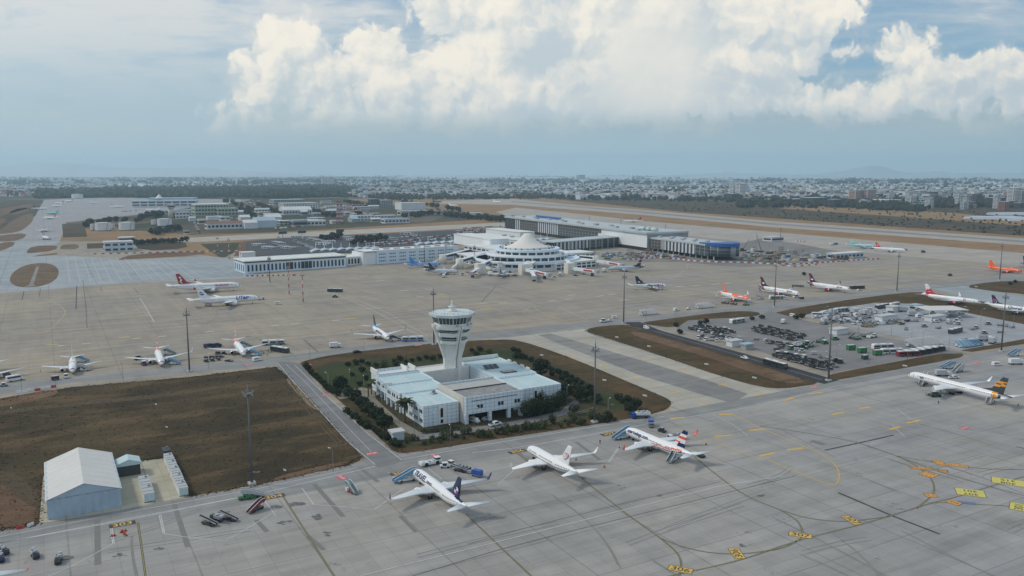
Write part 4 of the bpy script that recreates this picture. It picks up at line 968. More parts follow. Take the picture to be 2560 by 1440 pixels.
    MB().box((14.5, -57.05, 5.5), (2.6, .3, 4.6)).obj('stair_bay', 'render_white', rf)
    for z in (6.6, 5.2, 3.8): win(rf, wm, (14.0, -57.2, z))
    # middle block over an open garage
    c = wing(-25.2, 2.2, 39, 66, 11.6, 4.2, wall='panel_wall', roof='concrete', ridge=False, par=.9)
    MB().box((-11.5, -51.7, 11.0), (26.4, .5, .8)).obj('roof_kerb', 'dark_metal', c)
    MB().box((-11.5, -58.6, 10.85), (26.6, 13.6, .25)).obj('ribbed_roof', 'ribbed_roof', c)
    MB().prism([(-25.4, -64.5), (-25.2, -64.5), (-25.2, -39), (-25.4, -39)], 0.0, 11.7).obj('side_wall', 'render_cream', c)
    MB().prism([(-24.8, -56), (2, -56), (2, -39.2), (-24.8, -39.2)], 0, 4.2).obj('garage_wall', 'shade_black', c)  # the garage's inner shade is put into this near-black wall colour
    for u in (-24.6, -13.6, -4.4, 1.5): MB().box((u, -65.2, 2.1), (1.5, 1.4, 4.2)).obj('pillar', 'panel_wall', c)
    for u in (-18.5, -8.6, -.6): 
        for q in (-.75, .75): win(c, wm, (u + q, -66.02, 7.0))
    MB().box((-11.5, -66.03, 9.7), (22, .12, .25)).obj('dark_strip', 'dark_metal', c)
    MB().tube((-20, -50, 11), (-20, -50, 21), .08).obj('flagpole', 'white_metal', c)
control_building()
def control_tower():
    r = thing('control_tower', 'tall white control tower flaring out to a glazed cab with dark windows', 'tower', (O.x, O.y, 0), AX + pi / 4)
    h = 3.35
    MB().prism([(-h, -h + .8), (-h + .8, -h), (h - .8, -h), (h, -h + .8), (h, h - .8), (h - .8, h), (-h + .8, h), (-h, h - .8)], 0, 30).obj('shaft', 'render_white', r)
    for k in range(4):
        a = pi / 4 + k * pi / 2; ca, sa = cos(a), sin(a)
        def pt(rad, z, s): return (rad * ca - s * sa, rad * sa + s * ca, z)
        m = MB(); prof = [(4.0, 0), (4.75, 0), (4.75, 13), (7.2, 20.4), (10.4, 29.3), (10.4, 30.2), (9.2, 30.2), (3.0, 20)]
        for s0, s1, mm in ((-.85, -.2, 0), (.2, .85, 0), (-.2, .2, 1)):
            L = [pt(q - (.35 if mm else 0), z, s0) for q, z in prof]; R_ = [pt(q - (.35 if mm else 0), z, s1) for q, z in prof]
            n = len(L)
            for i in range(n): m.face([L[i], R_[i], R_[(i + 1) % n], L[(i + 1) % n]], mm)
            m.face(L[::-1], mm); m.face(R_, mm)
        m.obj('buttress', ['render_white', 'dark_metal'], r)
    def octa(rad, z, off=0.0): return [(rad * cos(pi / 8 + k * pi / 4 + off), rad * sin(pi / 8 + k * pi / 4 + off), z) for k in range(8)]
    def ring(name, prof, mat):
        return MB().grid([octa(q, z) for q, z in prof], 0, False, True, True).obj(name, mat, r)
    ring('lower_balcony', [(5.0, 20.2), (7.6, 20.9), (7.9, 22.6), (7.6, 22.6), (7.4, 21.6), (5.6, 21.6)], 'render_white')
    ring('middle_balcony', [(6.4, 24.2), (8.6, 24.6), (9.2, 26.7), (8.9, 26.7), (8.6, 25.6), (6.8, 25.6)], 'render_white')
    ring('upper_balcony', [(7.6, 28.0), (10.0, 28.3), (10.4, 29.9), (10.1, 29.9), (9.9, 29.2), (8.2, 29.2)], 'render_white')
    for z0, z1, q in ((21.5, 24.4, 6.6), (25.5, 28.2, 7.7)):
        g = ring('glazed_storey', [(q, z0), (q + .25, z1)], 'dark_glass')
        for k in range(8):
            for i in range(5):
                a, b = Vector(octa(q + .08, z0)[k]), Vector(octa(q + .08, z0)[(k + 1) % 8]); p = a.lerp(b, (i + .5) / 5)
                if k in (3, 4, 5, 6, 7): MB().tube(p, p + Vector((0, 0, z1 - z0)), .07, n=4).obj('mullion', 'render_white', g)
        MB().grid([octa(q + .16, z0 + 1.5), octa(q + .16, z0 + 1.75)], 0, False, True, True).obj('transom', 'render_white', g)
    ring('cab_wall', [(9.0, 29.2), (9.0, 31.0), (8.6, 31.0)], 'render_white')
    cg = ring('cab_window', [(8.9, 31.0), (10.0, 34.3)], 'dark_glass')
    for k in range(8):
        for i in range(4):
            a, b = [Vector(octa(9.0, 31.0)[j % 8]).lerp(Vector(octa(9.0, 31.0)[(j + 1) % 8]), i / 4) if j == k else None for j in (k, k)]
            c2 = Vector(octa(10.1, 34.3)[k]).lerp(Vector(octa(10.1, 34.3)[(k + 1) % 8]), i / 4)
            MB().tube(a, c2, .2 if i == 0 else .10, n=4).obj('mullion', 'render_white', cg)
    ro = ring('roof', [(9.9, 34.2), (11.4, 34.4), (11.6, 35.7), (11.2, 35.9), (10.6, 35.7), (4, 36.2), (.4, 36.4)], 'roof_cab')
    rl = MB()
    for z in (36.4, 36.9):
        P = octa(11.2, z)
        for k in range(8): rl.tube(P[k], P[(k + 1) % 8], .045, n=4)
    for k in range(8):
        for i in range(3):
            p = Vector(octa(11.2, 35.8)[k]).lerp(Vector(octa(11.2, 35.8)[(k + 1) % 8]), i / 3); rl.tube(p, p + Vector((0, 0, 1.15)), .05, n=4)
    rl.obj('railing', 'grey_metal', r)
    MB().lathe([(2.3, 36.3), (2.3, 37.0), (1.4, 37.2), (1.4, 38.4), (1.9, 38.5), (1.9, 38.7), (.8, 38.8), (.5, 40.6), (.7, 41.0), (.2, 41.6)], 12).obj('beacon_mast', 'render_white', r)
    MB().tube((-.9, .8, 36.4), (-.9, .8, 45.5), .13, .05).obj('antenna', 'grey_metal', r)
    for k in range(10):
        a = k * .63; MB().tube((10.9 * cos(a), 10.9 * sin(a), 35.8), (10.9 * cos(a), 10.9 * sin(a), 37.6 + .8 * (k % 3)), .05, n=4).obj('antenna', 'grey_metal', r)
    for k in range(5):
        p = Vector(octa(9.35, 30.3)[(4 + k) % 8]).lerp(Vector(octa(9.35, 30.3)[(5 + k) % 8]), .3); MB().box(p, (1.0, .9, 1.0), k * .8).obj('air_conditioner', 'pale_grey', r)
control_tower()
# hangar tent, sheds and containers
M('tent_white', (.60, .59, .55), .75, .10, .1, dirt=.2); M('tarpaulin', (.36, .46, .54), .7, .22, .3, dirt=.25); M('tarp_side', (.42, .50, .56), .7, .15)
def hangar():
    A, B = G(120, 1299), G(305, 1266); rz = heading(A, B); W = (B - A).length; c = (A + B) / 2
    D, he, hr = 38.0, 6.2, 9.6
    r = thing('hangar_tent', 'large white fabric hangar tent with pale blue curtain front', 'tent hangar', c, rz)
    w = W / 2
    MB().prism([(-w, 0), (w, 0), (w, D), (-w, D)], 0, he).obj('side_wall', 'tarp_side', r)
    f = MB(); n = 26
    f.grid([[(-w + 2 * w * k / n, -.35 - .28 * sin(k * 1.9) - .15 * sin(k * 4.1 + j), z) for k in range(n + 1)] for j, z in enumerate((0.05, 1.6, 3.2, 4.8, he - .1))], 0, True).obj('curtain', 'tarpaulin', r)
    for y in (-.3, D):
        g = MB(); g.face([(-w, y, he), (w, y, he), (0, y, hr)] if y < 0 else [(w, y, he), (-w, y, he), (0, y, hr)]); g.obj('gable', 'tarpaulin', r)
    ro = MB(); nb = 8; m = 4
    for sg in (-1, 1):
        rows = []
        for k in range(nb * m + 1):
            y = -.6 + (D + .9) * k / (nb * m); sag = -.16 * sin(pi * (k % m) / m)
            rows.append([(sg * (w + .35) * t, y, hr + .12 + (he - hr - .25) * t + sag * (1 if t > .02 else .4)) for t in (0, .35, .7, 1)])
        ro.grid(rows if sg > 0 else rows[::-1], 0, False)
    ro.obj('roof', 'tent_white', r)
    s = thing('storage_tent', 'small pale gabled tent shed behind the hangar tent', 'shed', G(324, 1190), rz)
    MB().prism([(-3.6, 0), (3.6, 0), (3.6, 6), (-3.6, 6)], 0, 3.8).obj('wall', 'dark_metal', s)
    MB().profile([(-3.9, 3.8), (3.9, 3.8), (3.9, 4.6), (0, 6.0), (-3.9, 4.6)], 6.6, 3.0).obj('roof', 'roof_blue', s)
hangar()
def container(mat='white_metal', L=6.0, H=2.7):
    r = thing('site_container', '', 'container', group='office containers beside the hangar tent')
    MB().box((0, 0, H / 2), (2.5, L, H)).obj('wall', mat, r)
    ro = MB().box((0, 0, H + .06), (2.6, L + .1, .12)).obj('roof', 'pale_grey' if mat == 'white_metal' else mat, r)
    for y in (-L * .25, L * .12): MB().box((0, y, H + .14), (2.5, .1, .08)).obj('roof_seam', 'dark_metal', ro)
    MB().box((.5, L * .3, H + .35), (.5, .7, .45)).obj('air_conditioner', 'grey_metal', r)
    for x in (-.6, .6): MB().box((x, -L / 2 - .03, 1.3), (1.0, .06, 2.2)).obj('door', 'roof_blue', r)
    MB().box((0, -L / 2 - .05, .12), (2.5, .1, .24)).obj('sill', 'dark_metal', r)
    return r
rz = AX - radians(0)
for i in range(2):
    put('cont', container, ['front container of the short row beside the hangar tent', 'rear container of the short row beside the hangar tent'][i], G(373, 1252) + Vector((cos(rz + pi / 2), sin(rz + pi / 2))) * (3.2 + i * 9.2), rz, 'office containers beside the hangar tent', (1.25, 1.45, 1.05))
for i in range(5):
    put('cont', container, ['front', 'second', 'third', 'fourth', 'fifth'][i] + ' container from the apron in the long row along the pad edge', G(459, 1239) + Vector((cos(rz + pi / 2), sin(rz + pi / 2))) * (3.2 + i * 7.8), rz + (.02, -.015, .01, -.02, .015)[i], 'office containers beside the hangar tent', (1.1, 1.2, 1.0 + .03 * (i % 3)))
put('cont_dark', lambda: container('dark_metal', 5.0, 3.2), 'dark container at the far end of the long container row', G(459, 1239) + Vector((cos(rz + pi / 2), sin(rz + pi / 2))) * 42, rz)
# ------------------------------------------------------------------ terminals, boarding bridges, canopies
M('t_white', (.74, .77, .78), .6, .08, .08, dirt=.1); M('t_blue_white', (.60, .71, .78), .6, .08, .08); M('t_roof', (.68, .69, .65), .7, .14, .05, dirt=.2); M('t_cream', (.66, .64, .56), .6, .06)
M('cone_fabric', (.70, .67, .60), .7, .06); M('t_blue', (.02, .11, .36), .5, .08); M('t_dark', (.03, .04, .048), .25, .2, .1); M('scaffold', (.22, .21, .19), .8, .3, .2)
M('bridge_red', (.45, .05, .05), .5, .1); M('t_grey', (.30, .31, .31), .7, .2, .1, dirt=.3)
M('new_roof', (.44, .48, .48), .7, .22, .04, dirt=.4)
patt('fin_facade', (.56, .60, .63), (.030, .038, .046), 7.4, .52, 'x', var=.15)
patt('glass_facade', (.045, .06, .07), (.26, .29, .31), 9.0, .10, 'x', per2=4.2, duty2=.09, var=.4)
patt('bare_frame', (.05, .05, .048), (.21, .20, .185), 7.0, .16, 'x', per2=4.3, duty2=.16, var=.4)
def axes(a, b):
    d = (b - a); return d.length, heading(a, b)
def pier():
    A, B = G(612, 684), G(866, 667); L, rz = axes(A, B)
    r = thing('terminal_pier', 'long low white terminal wing with a row of tall dark window slots', 'terminal', A, rz)
    h, D = 10.6, 36
    w = MB().prism([(0, 0), (L, 0), (L, D), (0, D)], 0, h).obj('wall', 't_blue_white', r)
    MB().prism([(-1.2, -1.4), (L + .6, -1.4), (L + .6, D + .6), (-1.2, D + .6)], h + 1.5, h + 2.5).obj('roof', 't_roof', r)
    MB().prism([(.2, .2), (L - .2, .2), (L - .2, D), (.2, D)], h, h + 1.5).obj('clerestory', 'dark_glass', r)
    MB().box((L / 2, -.5, .5), (L, 1.0, 1.0)).obj('plinth', 't_blue_white', r)
    m = MB().box((0, 0, 0), (1.9, .3, 6.6)).mesh('window', 'dark_glass'); m2 = MB().box((0, 0, 0), (3.6, .3, 7.4)).mesh('window', 'dark_glass')
    n = 26
    for k in range(n): win(w, m2 if k in (10, 11, 14, 15, 16) else m, (4 + (L - 8) * k / (n - 1), -.12, 5.2))
    for k in range(5): win(w, m, (-.12, 4 + 7 * k, 5.2), pi / 2)
    for k in range(16): MB().box((4 + (L - 8) * k / 15, D / 2, h + 2.56), (.25, D, .1)).obj('roof_seam', 'pale_grey', r)
    # link building to the office wing
    A2, B2 = G(868, 664), G(930, 659); L2, rz2 = axes(A2, B2)
    q = thing('link_building', 'low white link between the slotted wing and the windowed wing', 'terminal', A2, rz2)
    MB().prism([(0, 0), (L2 + 8, 0), (L2 + 8, 26), (0, 26)], 0, 8.6).obj('wall', 't_white', q)
    MB().prism([(-.5, -.8), (L2 + 8, -.8), (L2 + 8, 26), (-.5, 26)], 8.6, 9.6).obj('roof', 't_roof', q)
    for k in range(9): MB().box((2.5 + k * (L2 + 4) / 9, -.1, 4.4), (2.2, .3, 5.6)).obj('window', 'dark_glass', q)
pier()
def office_wing():
    A, B = G(942, 661), G(1146, 646); L, rz = axes(A, B)
    r = thing('terminal_wing', 'white three storey terminal wing with rows of small square windows', 'terminal', A, rz)
    h, D = 15.0, 30
    w = MB().prism([(0, 0), (L, 0), (L, D), (0, D)], 0, h).obj('wall', 't_blue_white', r)
    MB().prism([(-.5, -.3), (L, -.3), (L, .3), (-.5, .3)], h, h + .9).obj('parapet', 't_white', r)
    MB().prism([(-14, .4), (L, .4), (L, D), (-14, D)], h, h + .35).obj('roof', 't_roof', r)
    MB().prism([(-16, 2), (0, 2), (0, D), (-16, D)], 0, h - 1).obj('end_block', 't_white', r)
    m = MB().box((0, 0, 0), (1.25, .2, 1.3)).mesh('window', 'dark_glass')
    for z in (3.6, 7.6, 11.4):
        for g in range(8):
            for k in range(4): win(w, m, (4 + g * (L - 6) / 8 + k * 2.25, -.06, z))
    for k in range(8): MB().box((5 + k * L / 8, 12, h + 1.0), (8, 2, 1.3)).obj('roof_vent', 'pale_grey', r)
office_wing()
TC = G(1318, 664)
def round_terminal():
    r = thing('round_terminal', 'round white terminal hall of stepped rings under a cone shaped tent roof', 'terminal', TC)
    def rings(name, prof, mat, n=56, a0=0, a1=2 * pi):
        return MB().lathe(prof, n, cap=False).obj(name, mat, r)
    rings('lower_storey', [(56, 0), (56, 3.6)], 't_white'); g1 = rings('lower_glazing', [(55, 3.6), (55, 7.2)], 'dark_glass')
    rings('lower_terrace', [(58.5, 7.0), (58.8, 10.2), (58.2, 10.2), (57.5, 9.4), (44, 9.4)], 't_blue_white')
    g2 = rings('middle_glazing', [(44, 9.3), (44, 13)], 'dark_glass')
    rings('middle_terrace', [(46, 12.8), (46.4, 15.6), (45.6, 15.6), (45, 15.0), (34, 15.0)], 't_white')
    g3 = rings('upper_glazing', [(34.5, 14.9), (34.5, 18)], 'dark_glass')
    rings('upper_roof', [(36, 17.8), (36.6, 20.4), (36, 20.6), (34, 20.2), (26, 20.6)], 't_blue_white')
    for g, q, z0, z1, n in ((g1, 55.3, 3.6, 7.2, 40), (g2, 44.3, 9.3, 13, 30), (g3, 34.8, 14.9, 18, 24)):
        m = MB().box((0, 0, 0), (.4, 1.8, z1 - z0)).mesh('pier', MATS['t_white'])
        for k in range(n):
            a = 2 * pi * k / n; win(g, m, (q * cos(a), q * sin(a), (z0 + z1) / 2), a, 'pier')
    MB().lathe([(29, 20.4), (22, 22.2), (15.5, 25.2), (10, 29.2), (6, 33.6), (3.6, 36.0), (2.2, 36.2)], 40).obj('cone_roof', 'cone_fabric', r)
    for k in range(28):
        a = 2 * pi * k / 28; MB().box((30.5 * cos(a), 30.5 * sin(a), 21.2), (1.4, 1.6, 1.2), a).obj('roof_unit', 'dark_metal' if k % 3 else 'pale_grey', r)
    # block wings either side and behind
    U = AX
    def blk(name, a, b, D, z0, z1, mat, roof, glaze=None):
        L, rz = axes(a, b); c = Matrix.Translation((a.x - TC.x, a.y - TC.y, 0)) @ Matrix.Rotation(rz, 4, 'Z')
        w = MB().prism([(0, 0), (L, 0), (L, D), (0, D)], z0, z1).move(c).obj(name, mat, r)
        MB().prism([(-.4, -.6), (L + .4, -.6), (L + .4, D + .4), (-.4, D + .4)], z1, z1 + .9).move(c).obj('roof', roof, w)
        for z, h, n in glaze or []:
            for k in range(n): MB().box((L * (k + .5) / n, -.12, z), (L / n * .72, .3, h)).move(c).obj('window', 'dark_glass', w)
        return w
    blk('front_wing', G(1140, 652), G(1245, 678), 30, 0, 8.5, 't_white', 't_roof', [(2.4, 2.6, 9), (6.4, 2.2, 9)])
    blk('upper_wing', G(1160, 640), G(1250, 655), 40, 8.5, 13.5, 't_white', 't_roof', [(11.2, 1.8, 8)])
    blk('roof_block', G(1135, 622), G(1225, 640), 26, 8, 20, 't_white', 't_roof')
    blk('roof_block', G(1180, 618), G(1290, 637), 22, 10, 18, 't_white', 't_roof', [(14.4, 1.6, 8)])
    blk('roof_block', G(1215, 610), G(1300, 622), 24, 8, 22, 't_white', 't_roof')
    blk('front_wing', G(1390, 678), G(1490, 668), 26, 0, 7.6, 't_white', 't_roof', [(2.2, 2.4, 8), (5.6, 1.6, 8)])
    blk('upper_wing', G(1395, 662), G(1485, 656), 30, 7, 11.5, 't_white', 't_roof', [(9.4, 1.4, 8)])
    for k in range(10):
        p = G(1200 + k * 20, 628 + (k % 3) * 4) - TC; MB().box((p.x, p.y + 20, 19.5 if k < 5 else 12.5), (6, 4, 2.4), U).obj('roof_unit', 'pale_grey', r)
round_terminal()
# boarding bridges: cream rotunda, glazed corridor to the terminal, stair, and the movable tunnel
def bridge(label, px, py, to, arm=None, R=4.2, box=False, stair=None, red=True):
    c = G(px, py); r = thing('boarding_bridge', label, 'boarding bridge', c, 0, 'boarding bridges round the terminal')
    if box: MB().box((0, 0, 5.4), (9.5, 8, 10.8), AX).obj('rotunda', 't_cream', r)
    else: MB().lathe([(R, 0), (R, 11)], 22).obj('rotunda', 't_cream', r)
    d = G(*to) - c; L = d.length; rz = heading(c, G(*to)); mt = Matrix.Rotation(rz, 4, 'Z')
    MB().box((L / 2, 0, 6.4), (L, 4, 1.2)).move(mt).obj('corridor_floor', 't_blue_white', r)
    MB().box((L / 2, 0, 8.2), (L, 3.7, 2.4)).move(mt).obj('corridor_glazing', 'dark_glass', r)
    MB().box((L / 2, 0, 9.8), (L, 4.3, .8)).move(mt).obj('corridor_roof', 't_white', r)
    for q in (.35, .75): MB().box((L * q, 0, 2.9), (1, 2, 5.8)).move(mt).obj('support', 't_white', r)
    if arm:
        e = G(arm[0], arm[1], 4) - c; L = e.length; rz = atan2(e.y, e.x); mt = Matrix.Rotation(rz, 4, 'Z')
        t = MB(); t.box((L * .28, 0, 5.3), (L * .56, 3.3, 3.0)).move(mt); t.obj('tunnel', 't_white', r)
        t = MB().box((L * .72, 0, 5.1), (L * .5, 2.8, 2.6)).move(mt); o = t.obj('tunnel', 't_white', r)
        if red:
            for s in (-1, 1): MB().box((L * .70, s * 1.44, 5.2), (L * .34, .1, 1.7)).move(mt).obj('red_panel', 'bridge_red', o)
        MB().box((L, 0, 5.0), (3.6, 4.4, 3.4)).move(mt).obj('cab', 'pale_grey', r)
        MB().box((L * .84, 0, 1.9), (.8, 3.2, 3.8)).move(mt).obj('lift_column', 'dark_metal', r)
        for s in (-1, 1): MB().lathe([(.3, -.25), (.7, -.24), (.7, .24), (.3, .25)], 10, 'y', (L * .84, s * 1.4, .7)).move(mt).obj('wheel', 'tyre', r)
    if stair:
        e = G(*stair) - c; L = e.length; mt = Matrix.Rotation(atan2(e.y, e.x), 4, 'Z')
        MB().profile([(2, 7), (2, 9.6), (L * .5, 5.0), (L, 2.6), (L, .1), (L * .5, 2.4)], 2.6).move(mt).obj('stairway', 't_cream', r)
bridge('cream rotunda and ramp nearest the windowed terminal wing', 1107, 660, (1180, 641), stair=(1084, 658))
bridge('cream rotunda beside the nose of the silver dark tailed jet', 1149, 672, (1222, 648), stair=(1131, 674))
bridge('cream bridge block with a long ramp left of the round hall', 1200, 684, (1262, 655), box=True, arm=(1178, 686), stair=(1180, 684))
bridge('cream bridge block in front of the round hall with a red panelled tunnel', 1310, 686, (1330, 668), box=True, arm=(1372, 690))
bridge('short white tunnel bridge at the foot of the round hall', 1326, 684, (1340, 670), R=2.5, arm=(1337, 697), red=False)
bridge('cream bridge block with red tunnel reaching the striped fin jet', 1424, 683, (1410, 664), box=True, arm=(1492, 682))
bridge('white bridge tower at the end of the round terminal wing', 1489, 664, (1450, 660), R=3.4, arm=(1555, 665))
# unfinished terminal
def new_terminal():
    A, B = G(1265, 575), G(1618, 628); L, rz = axes(A, B)
    r = thing('unfinished_terminal', 'long unfinished terminal with dark facades and a pale flat roof', 'terminal', A, rz)
    h, D = 25.0, 66
    def bar(name, x0, x1, y0, y1, z0, z1, mat, par=r): return MB().prism([(x0, y0), (x1, y0), (x1, y1), (x0, y1)], z0, z1).obj(name, mat, par)
    w = bar('hall', 0, L, 0, D, 0, h - 2.5, 't_grey'); bar('roof', -2, L + 1, -2.5, D, h - 2.5, h, 'new_roof', w)
    for x0, x1, m in ((0, 40, 't_dark'), (40, 62, 'fin_facade'), (62, 130, 'bare_frame'), (130, 200, 'fin_facade'), (200, L * .72, 'glass_facade'), (L * .72, L, 't_white')):
        bar('facade', x0, x1 - .4, -.5, 0, 4.5, h - 3.0, m)
    bar('loading_level', 0, L, -.3, 0, 0, 4.5, 'shade_black')  # thin near-black sheet, shade painted along the open ground level
    bar('upper_facade', L * .45, L * .74, -.75, -.5, h - 9, h - 3.2, 'bare_frame')
    for k in range(14): MB().box((10 + L * k / 14.5, 8 + (k * 7) % 18, h + 1.2), (7, 5, 2.4)).obj('roof_unit', 'pale_grey' if k % 3 else 't_grey', w)
    for k in range(26): MB().box((6 + L * k / 27, -1.8, h + .5), (.4, .4, 1.2)).obj('roof_post', 't_white', w)
    bar('roof_banner', 60, 150, 30, 33, h, h + 4, 't_blue', w)
    for k in range(3): MB().lathe([(2.4, -9), (2.4, 9)], 10, 'x', (L - 40 + 12 * k, 20, h + 2.4)).obj('roof_duct', 'roof_blue', w)
    # lower wing going on towards the camera, with a rounded blue end
    x0, x1, h2 = L + .5, L + 118, 18.5
    v = bar('wing', x0, x1, 4, 46, 4.5, h2 - 2, 't_grey')
    arc = [(x1 + 25 * cos(a), 25 + 21 * sin(a)) for a in [-pi / 2 + pi * k / 18 for k in range(19)]]
    MB().prism(arc, 4.5, h2 - 2, smooth=True).obj('rounded_end', 'glass_facade', v)
    MB().prism([(p[0] + .8, p[1]) for p in arc], h2 - 2.2, h2 + 1.8).obj('blue_fascia', 't_blue', v)
    bar('blue_fascia', x1 - 12, x1 + .4, 3.2, 3.8, h2 - 2.2, h2 + 1.8, 't_blue', v)
    bar('roof', x0, x1 - .2, 2.8, 46.5, h2 - 2, h2, 'new_roof', v)
    for a, b, m in ((x0, x0 + 26, 'bare_frame'), (x0 + 26, x0 + 34, 't_grey'), (x0 + 34, x0 + 96, 'fin_facade'), (x0 + 96, x1 + 6, 'glass_facade')): bar('facade', a, b - .3, 3.4, 4, 4.5, h2 - 2.2, m, v)
    for k in range(12): MB().box((x0 + 4 + k * 11.5, 6, 2.25), (1.1, 1.1, 4.5)).obj('column', 'concrete', v)
    bar('undercroft', x0, x1, 12, 44, 0, 4.5, 'shade_black', v)  # solid near-black block, painted shade behind the columns
    for k in range(9): MB().box((x0 + 8 + 12 * k, 14 + (k % 2) * 12, h2 + 1), (5, 4, 2)).obj('roof_unit', 'pale_grey', v)
    # pier in front of the hall
    a, b = G(1385, 633), G(1650, 607); L2, rz2 = axes(a, b); c = Matrix.Translation((-A.x, -A.y, 0)); mt = Matrix.Rotation(-rz, 4, 'Z') @ Matrix.Translation((a.x - A.x, a.y - A.y, 0)) @ Matrix.Rotation(rz2, 4, 'Z')
    def pb(name, x0, x1, y0, y1, z0, z1, mat, par):
        o = MB().prism([(x0, y0), (x1, y0), (x1, y1), (x0, y1)], z0, z1).obj(name, mat, par); o.matrix_local = mt; return o
    p = pb('pier', 0, L2, 0, 30, 0, 13.4, 't_dark', r); 
    def pc(name, *q):
        o = MB().prism([(q[0], q[2]), (q[1], q[2]), (q[1], q[3]), (q[0], q[3])], q[4], q[5]).obj(name, q[6], p); return o
    pc('roof', -1, L2, -1, 30, 13.4, 14.4, 'new_roof')
    for x0, x1, m in ((0, L2 * .30, 'fin_facade'), (L2 * .30, L2 * .43, 'glass_facade'), (L2 * .43, L2 * .62, 't_dark'), (L2 * .62, L2, 'bare_frame')): pc('facade', x0, x1 - .3, -.5, 0, 3.0, 13.2, m)
    for k in range(18): MB().box((4 + k * L2 / 18, -2.4, 6.6), (.7, .7, 13.2)).obj('column', 'concrete', p)
new_terminal()
# fabric canopies along the landside of the terminal
def canopy():
    r = thing('tensile_canopy', '', 'canopy', group='white fabric canopies along the landside kerb')
    MB().grid([[(x, y, 5.4 - (abs(x) / 8) ** 1.6 * 3.0 + (1.0 - abs(y) / 7) * 1.4) for x in (-8, -5.5, -3, 0, 3, 5.5, 8)] for y in (-7, -3.5, 0, 3.5, 7)], 0, True).obj('fabric', 'tarp_side', r)
    MB().tube((0, 0, 0), (0, 0, 12), .55, .2).obj('mast', 't_white', r); return r
cl = [(790 + i * 21, 634 - i * .8) for i in range(8)] + [(1050 + i * 20, 617 - i * 1.2) for i in range(5)] + [(1336 + i * 16, 607 - i) for i in range(3)]
for i, (x, y) in enumerate(cl):
    put('canopy', canopy, 'white peaked fabric canopy behind the ' + ('link building' if i < 8 else 'windowed terminal wing' if i < 13 else 'cone roof') + ', in a close row', G(x, y), AX, 'white fabric canopies behind the ' + ('link building' if i < 8 else 'windowed wing' if i < 13 else 'cone roof'), 1.05)
# ------------------------------------------------------------------ vehicles and apron equipment
VC = dict(white=(.70,.71,.70), blue=(.02,.09,.36), navy=(.015,.03,.11), green=(.03,.20,.06), dgreen=(.02,.075,.045), red=(.42,.035,.04), dark=(.035,.038,.042), grey=(.28,.29,.30), silver=(.45,.47,.48), teal=(.13,.27,.28),
          purple=(.10,.03,.22), yellow=(.55,.38,.05), orange=(.60,.13,.03), lblue=(.13,.34,.53), cream=(.55,.50,.38), maroon=(.22,.03,.035), black=(.012,.012,.014))
for n, c in VC.items(): M('car_' + n, c, .35, .10, .5, spec=.5)
M('glass', (.02, .03, .035), .12, .05, spec=.6)
def wheels(r, xs, w, rad, wid=.35):
    me = MB().lathe([(rad * .5, -wid / 2), (rad, -wid * .45), (rad, wid * .45), (rad * .5, wid / 2)], 10, 'y').mesh('wheel', MATS['tyre'])
    for x in xs:
        for s in (-1, 1): win(r, me, (x, s * (w / 2 - wid * .4), rad), 0, 'wheel')
def V(name, cat): return thing(name, '', cat)
def bus(top='white', low='white', skirt=None, L=13.6, W=2.9, H=3.0):
    r = V('apron_bus', 'bus'); l = L / 2
    MB().profile([(-l, .35), (l - .1, .35), (l, 1.3), (l - .25, 2.55), (l - .6, H), (-l + .3, H), (-l, H - .4)], W, inset=.12).obj('body', 'car_' + low, r)
    MB().profile([(-l + .3, H - .02), (l - .6, H - .02), (l - .8, H + .16), (-l + .5, H + .16)], W - .35).obj('roof', 'car_' + top, r)
    for x in (-l * .45, l * .4): MB().box((x, 0, H + .28), (1.8, 1.3, .26)).obj('roof_unit', 'car_silver', r)
    for s in (-1, 1): MB().box((-.1, s * (W / 2 - .02), 1.95), (L - 1.0, .08, 1.05)).obj('side_glazing', 'glass', r)
    for s in (-1, 1):
        for x in (-l * .35, l * .3): MB().box((x, s * (W / 2 + .02), 1.45), (1.3, .08, 2.0)).obj('door', 'car_grey' if low == 'white' else 'glass', r)
    if skirt: MB().box((0, 0, .85), (L - .1, W + .06, .7)).obj('skirt', 'car_' + skirt, r)
    MB().profile([(l - .02, 1.25), (l + .03, 1.3), (l - .2, 2.5), (l - .3, 2.5)], W - .25).obj('windscreen', 'glass', r)
    wheels(r, (-l * .62, l * .62), W, .48); return r
def coach(low='white'):
    r = V('coach', 'coach'); l = 6.0
    MB().profile([(-l, .4), (l, .4), (l, 1.6), (l - .5, 3.3), (-l, 3.3)], 2.5, inset=.08).obj('body', 'car_' + low, r)
    MB().box((-.3, 0, 2.25), (11.2, 2.56, 1.15)).obj('side_glazing', 'glass', r); MB().box((1, 0, 3.36), (3, 1.6, .2)).obj('roof_unit', 'car_grey', r); MB().profile([(l - .02, 1.6), (l + .04, 1.6), (l - .42, 3.1), (l - .5, 3.1)], 2.2).obj('windscreen', 'glass', r)
    return r
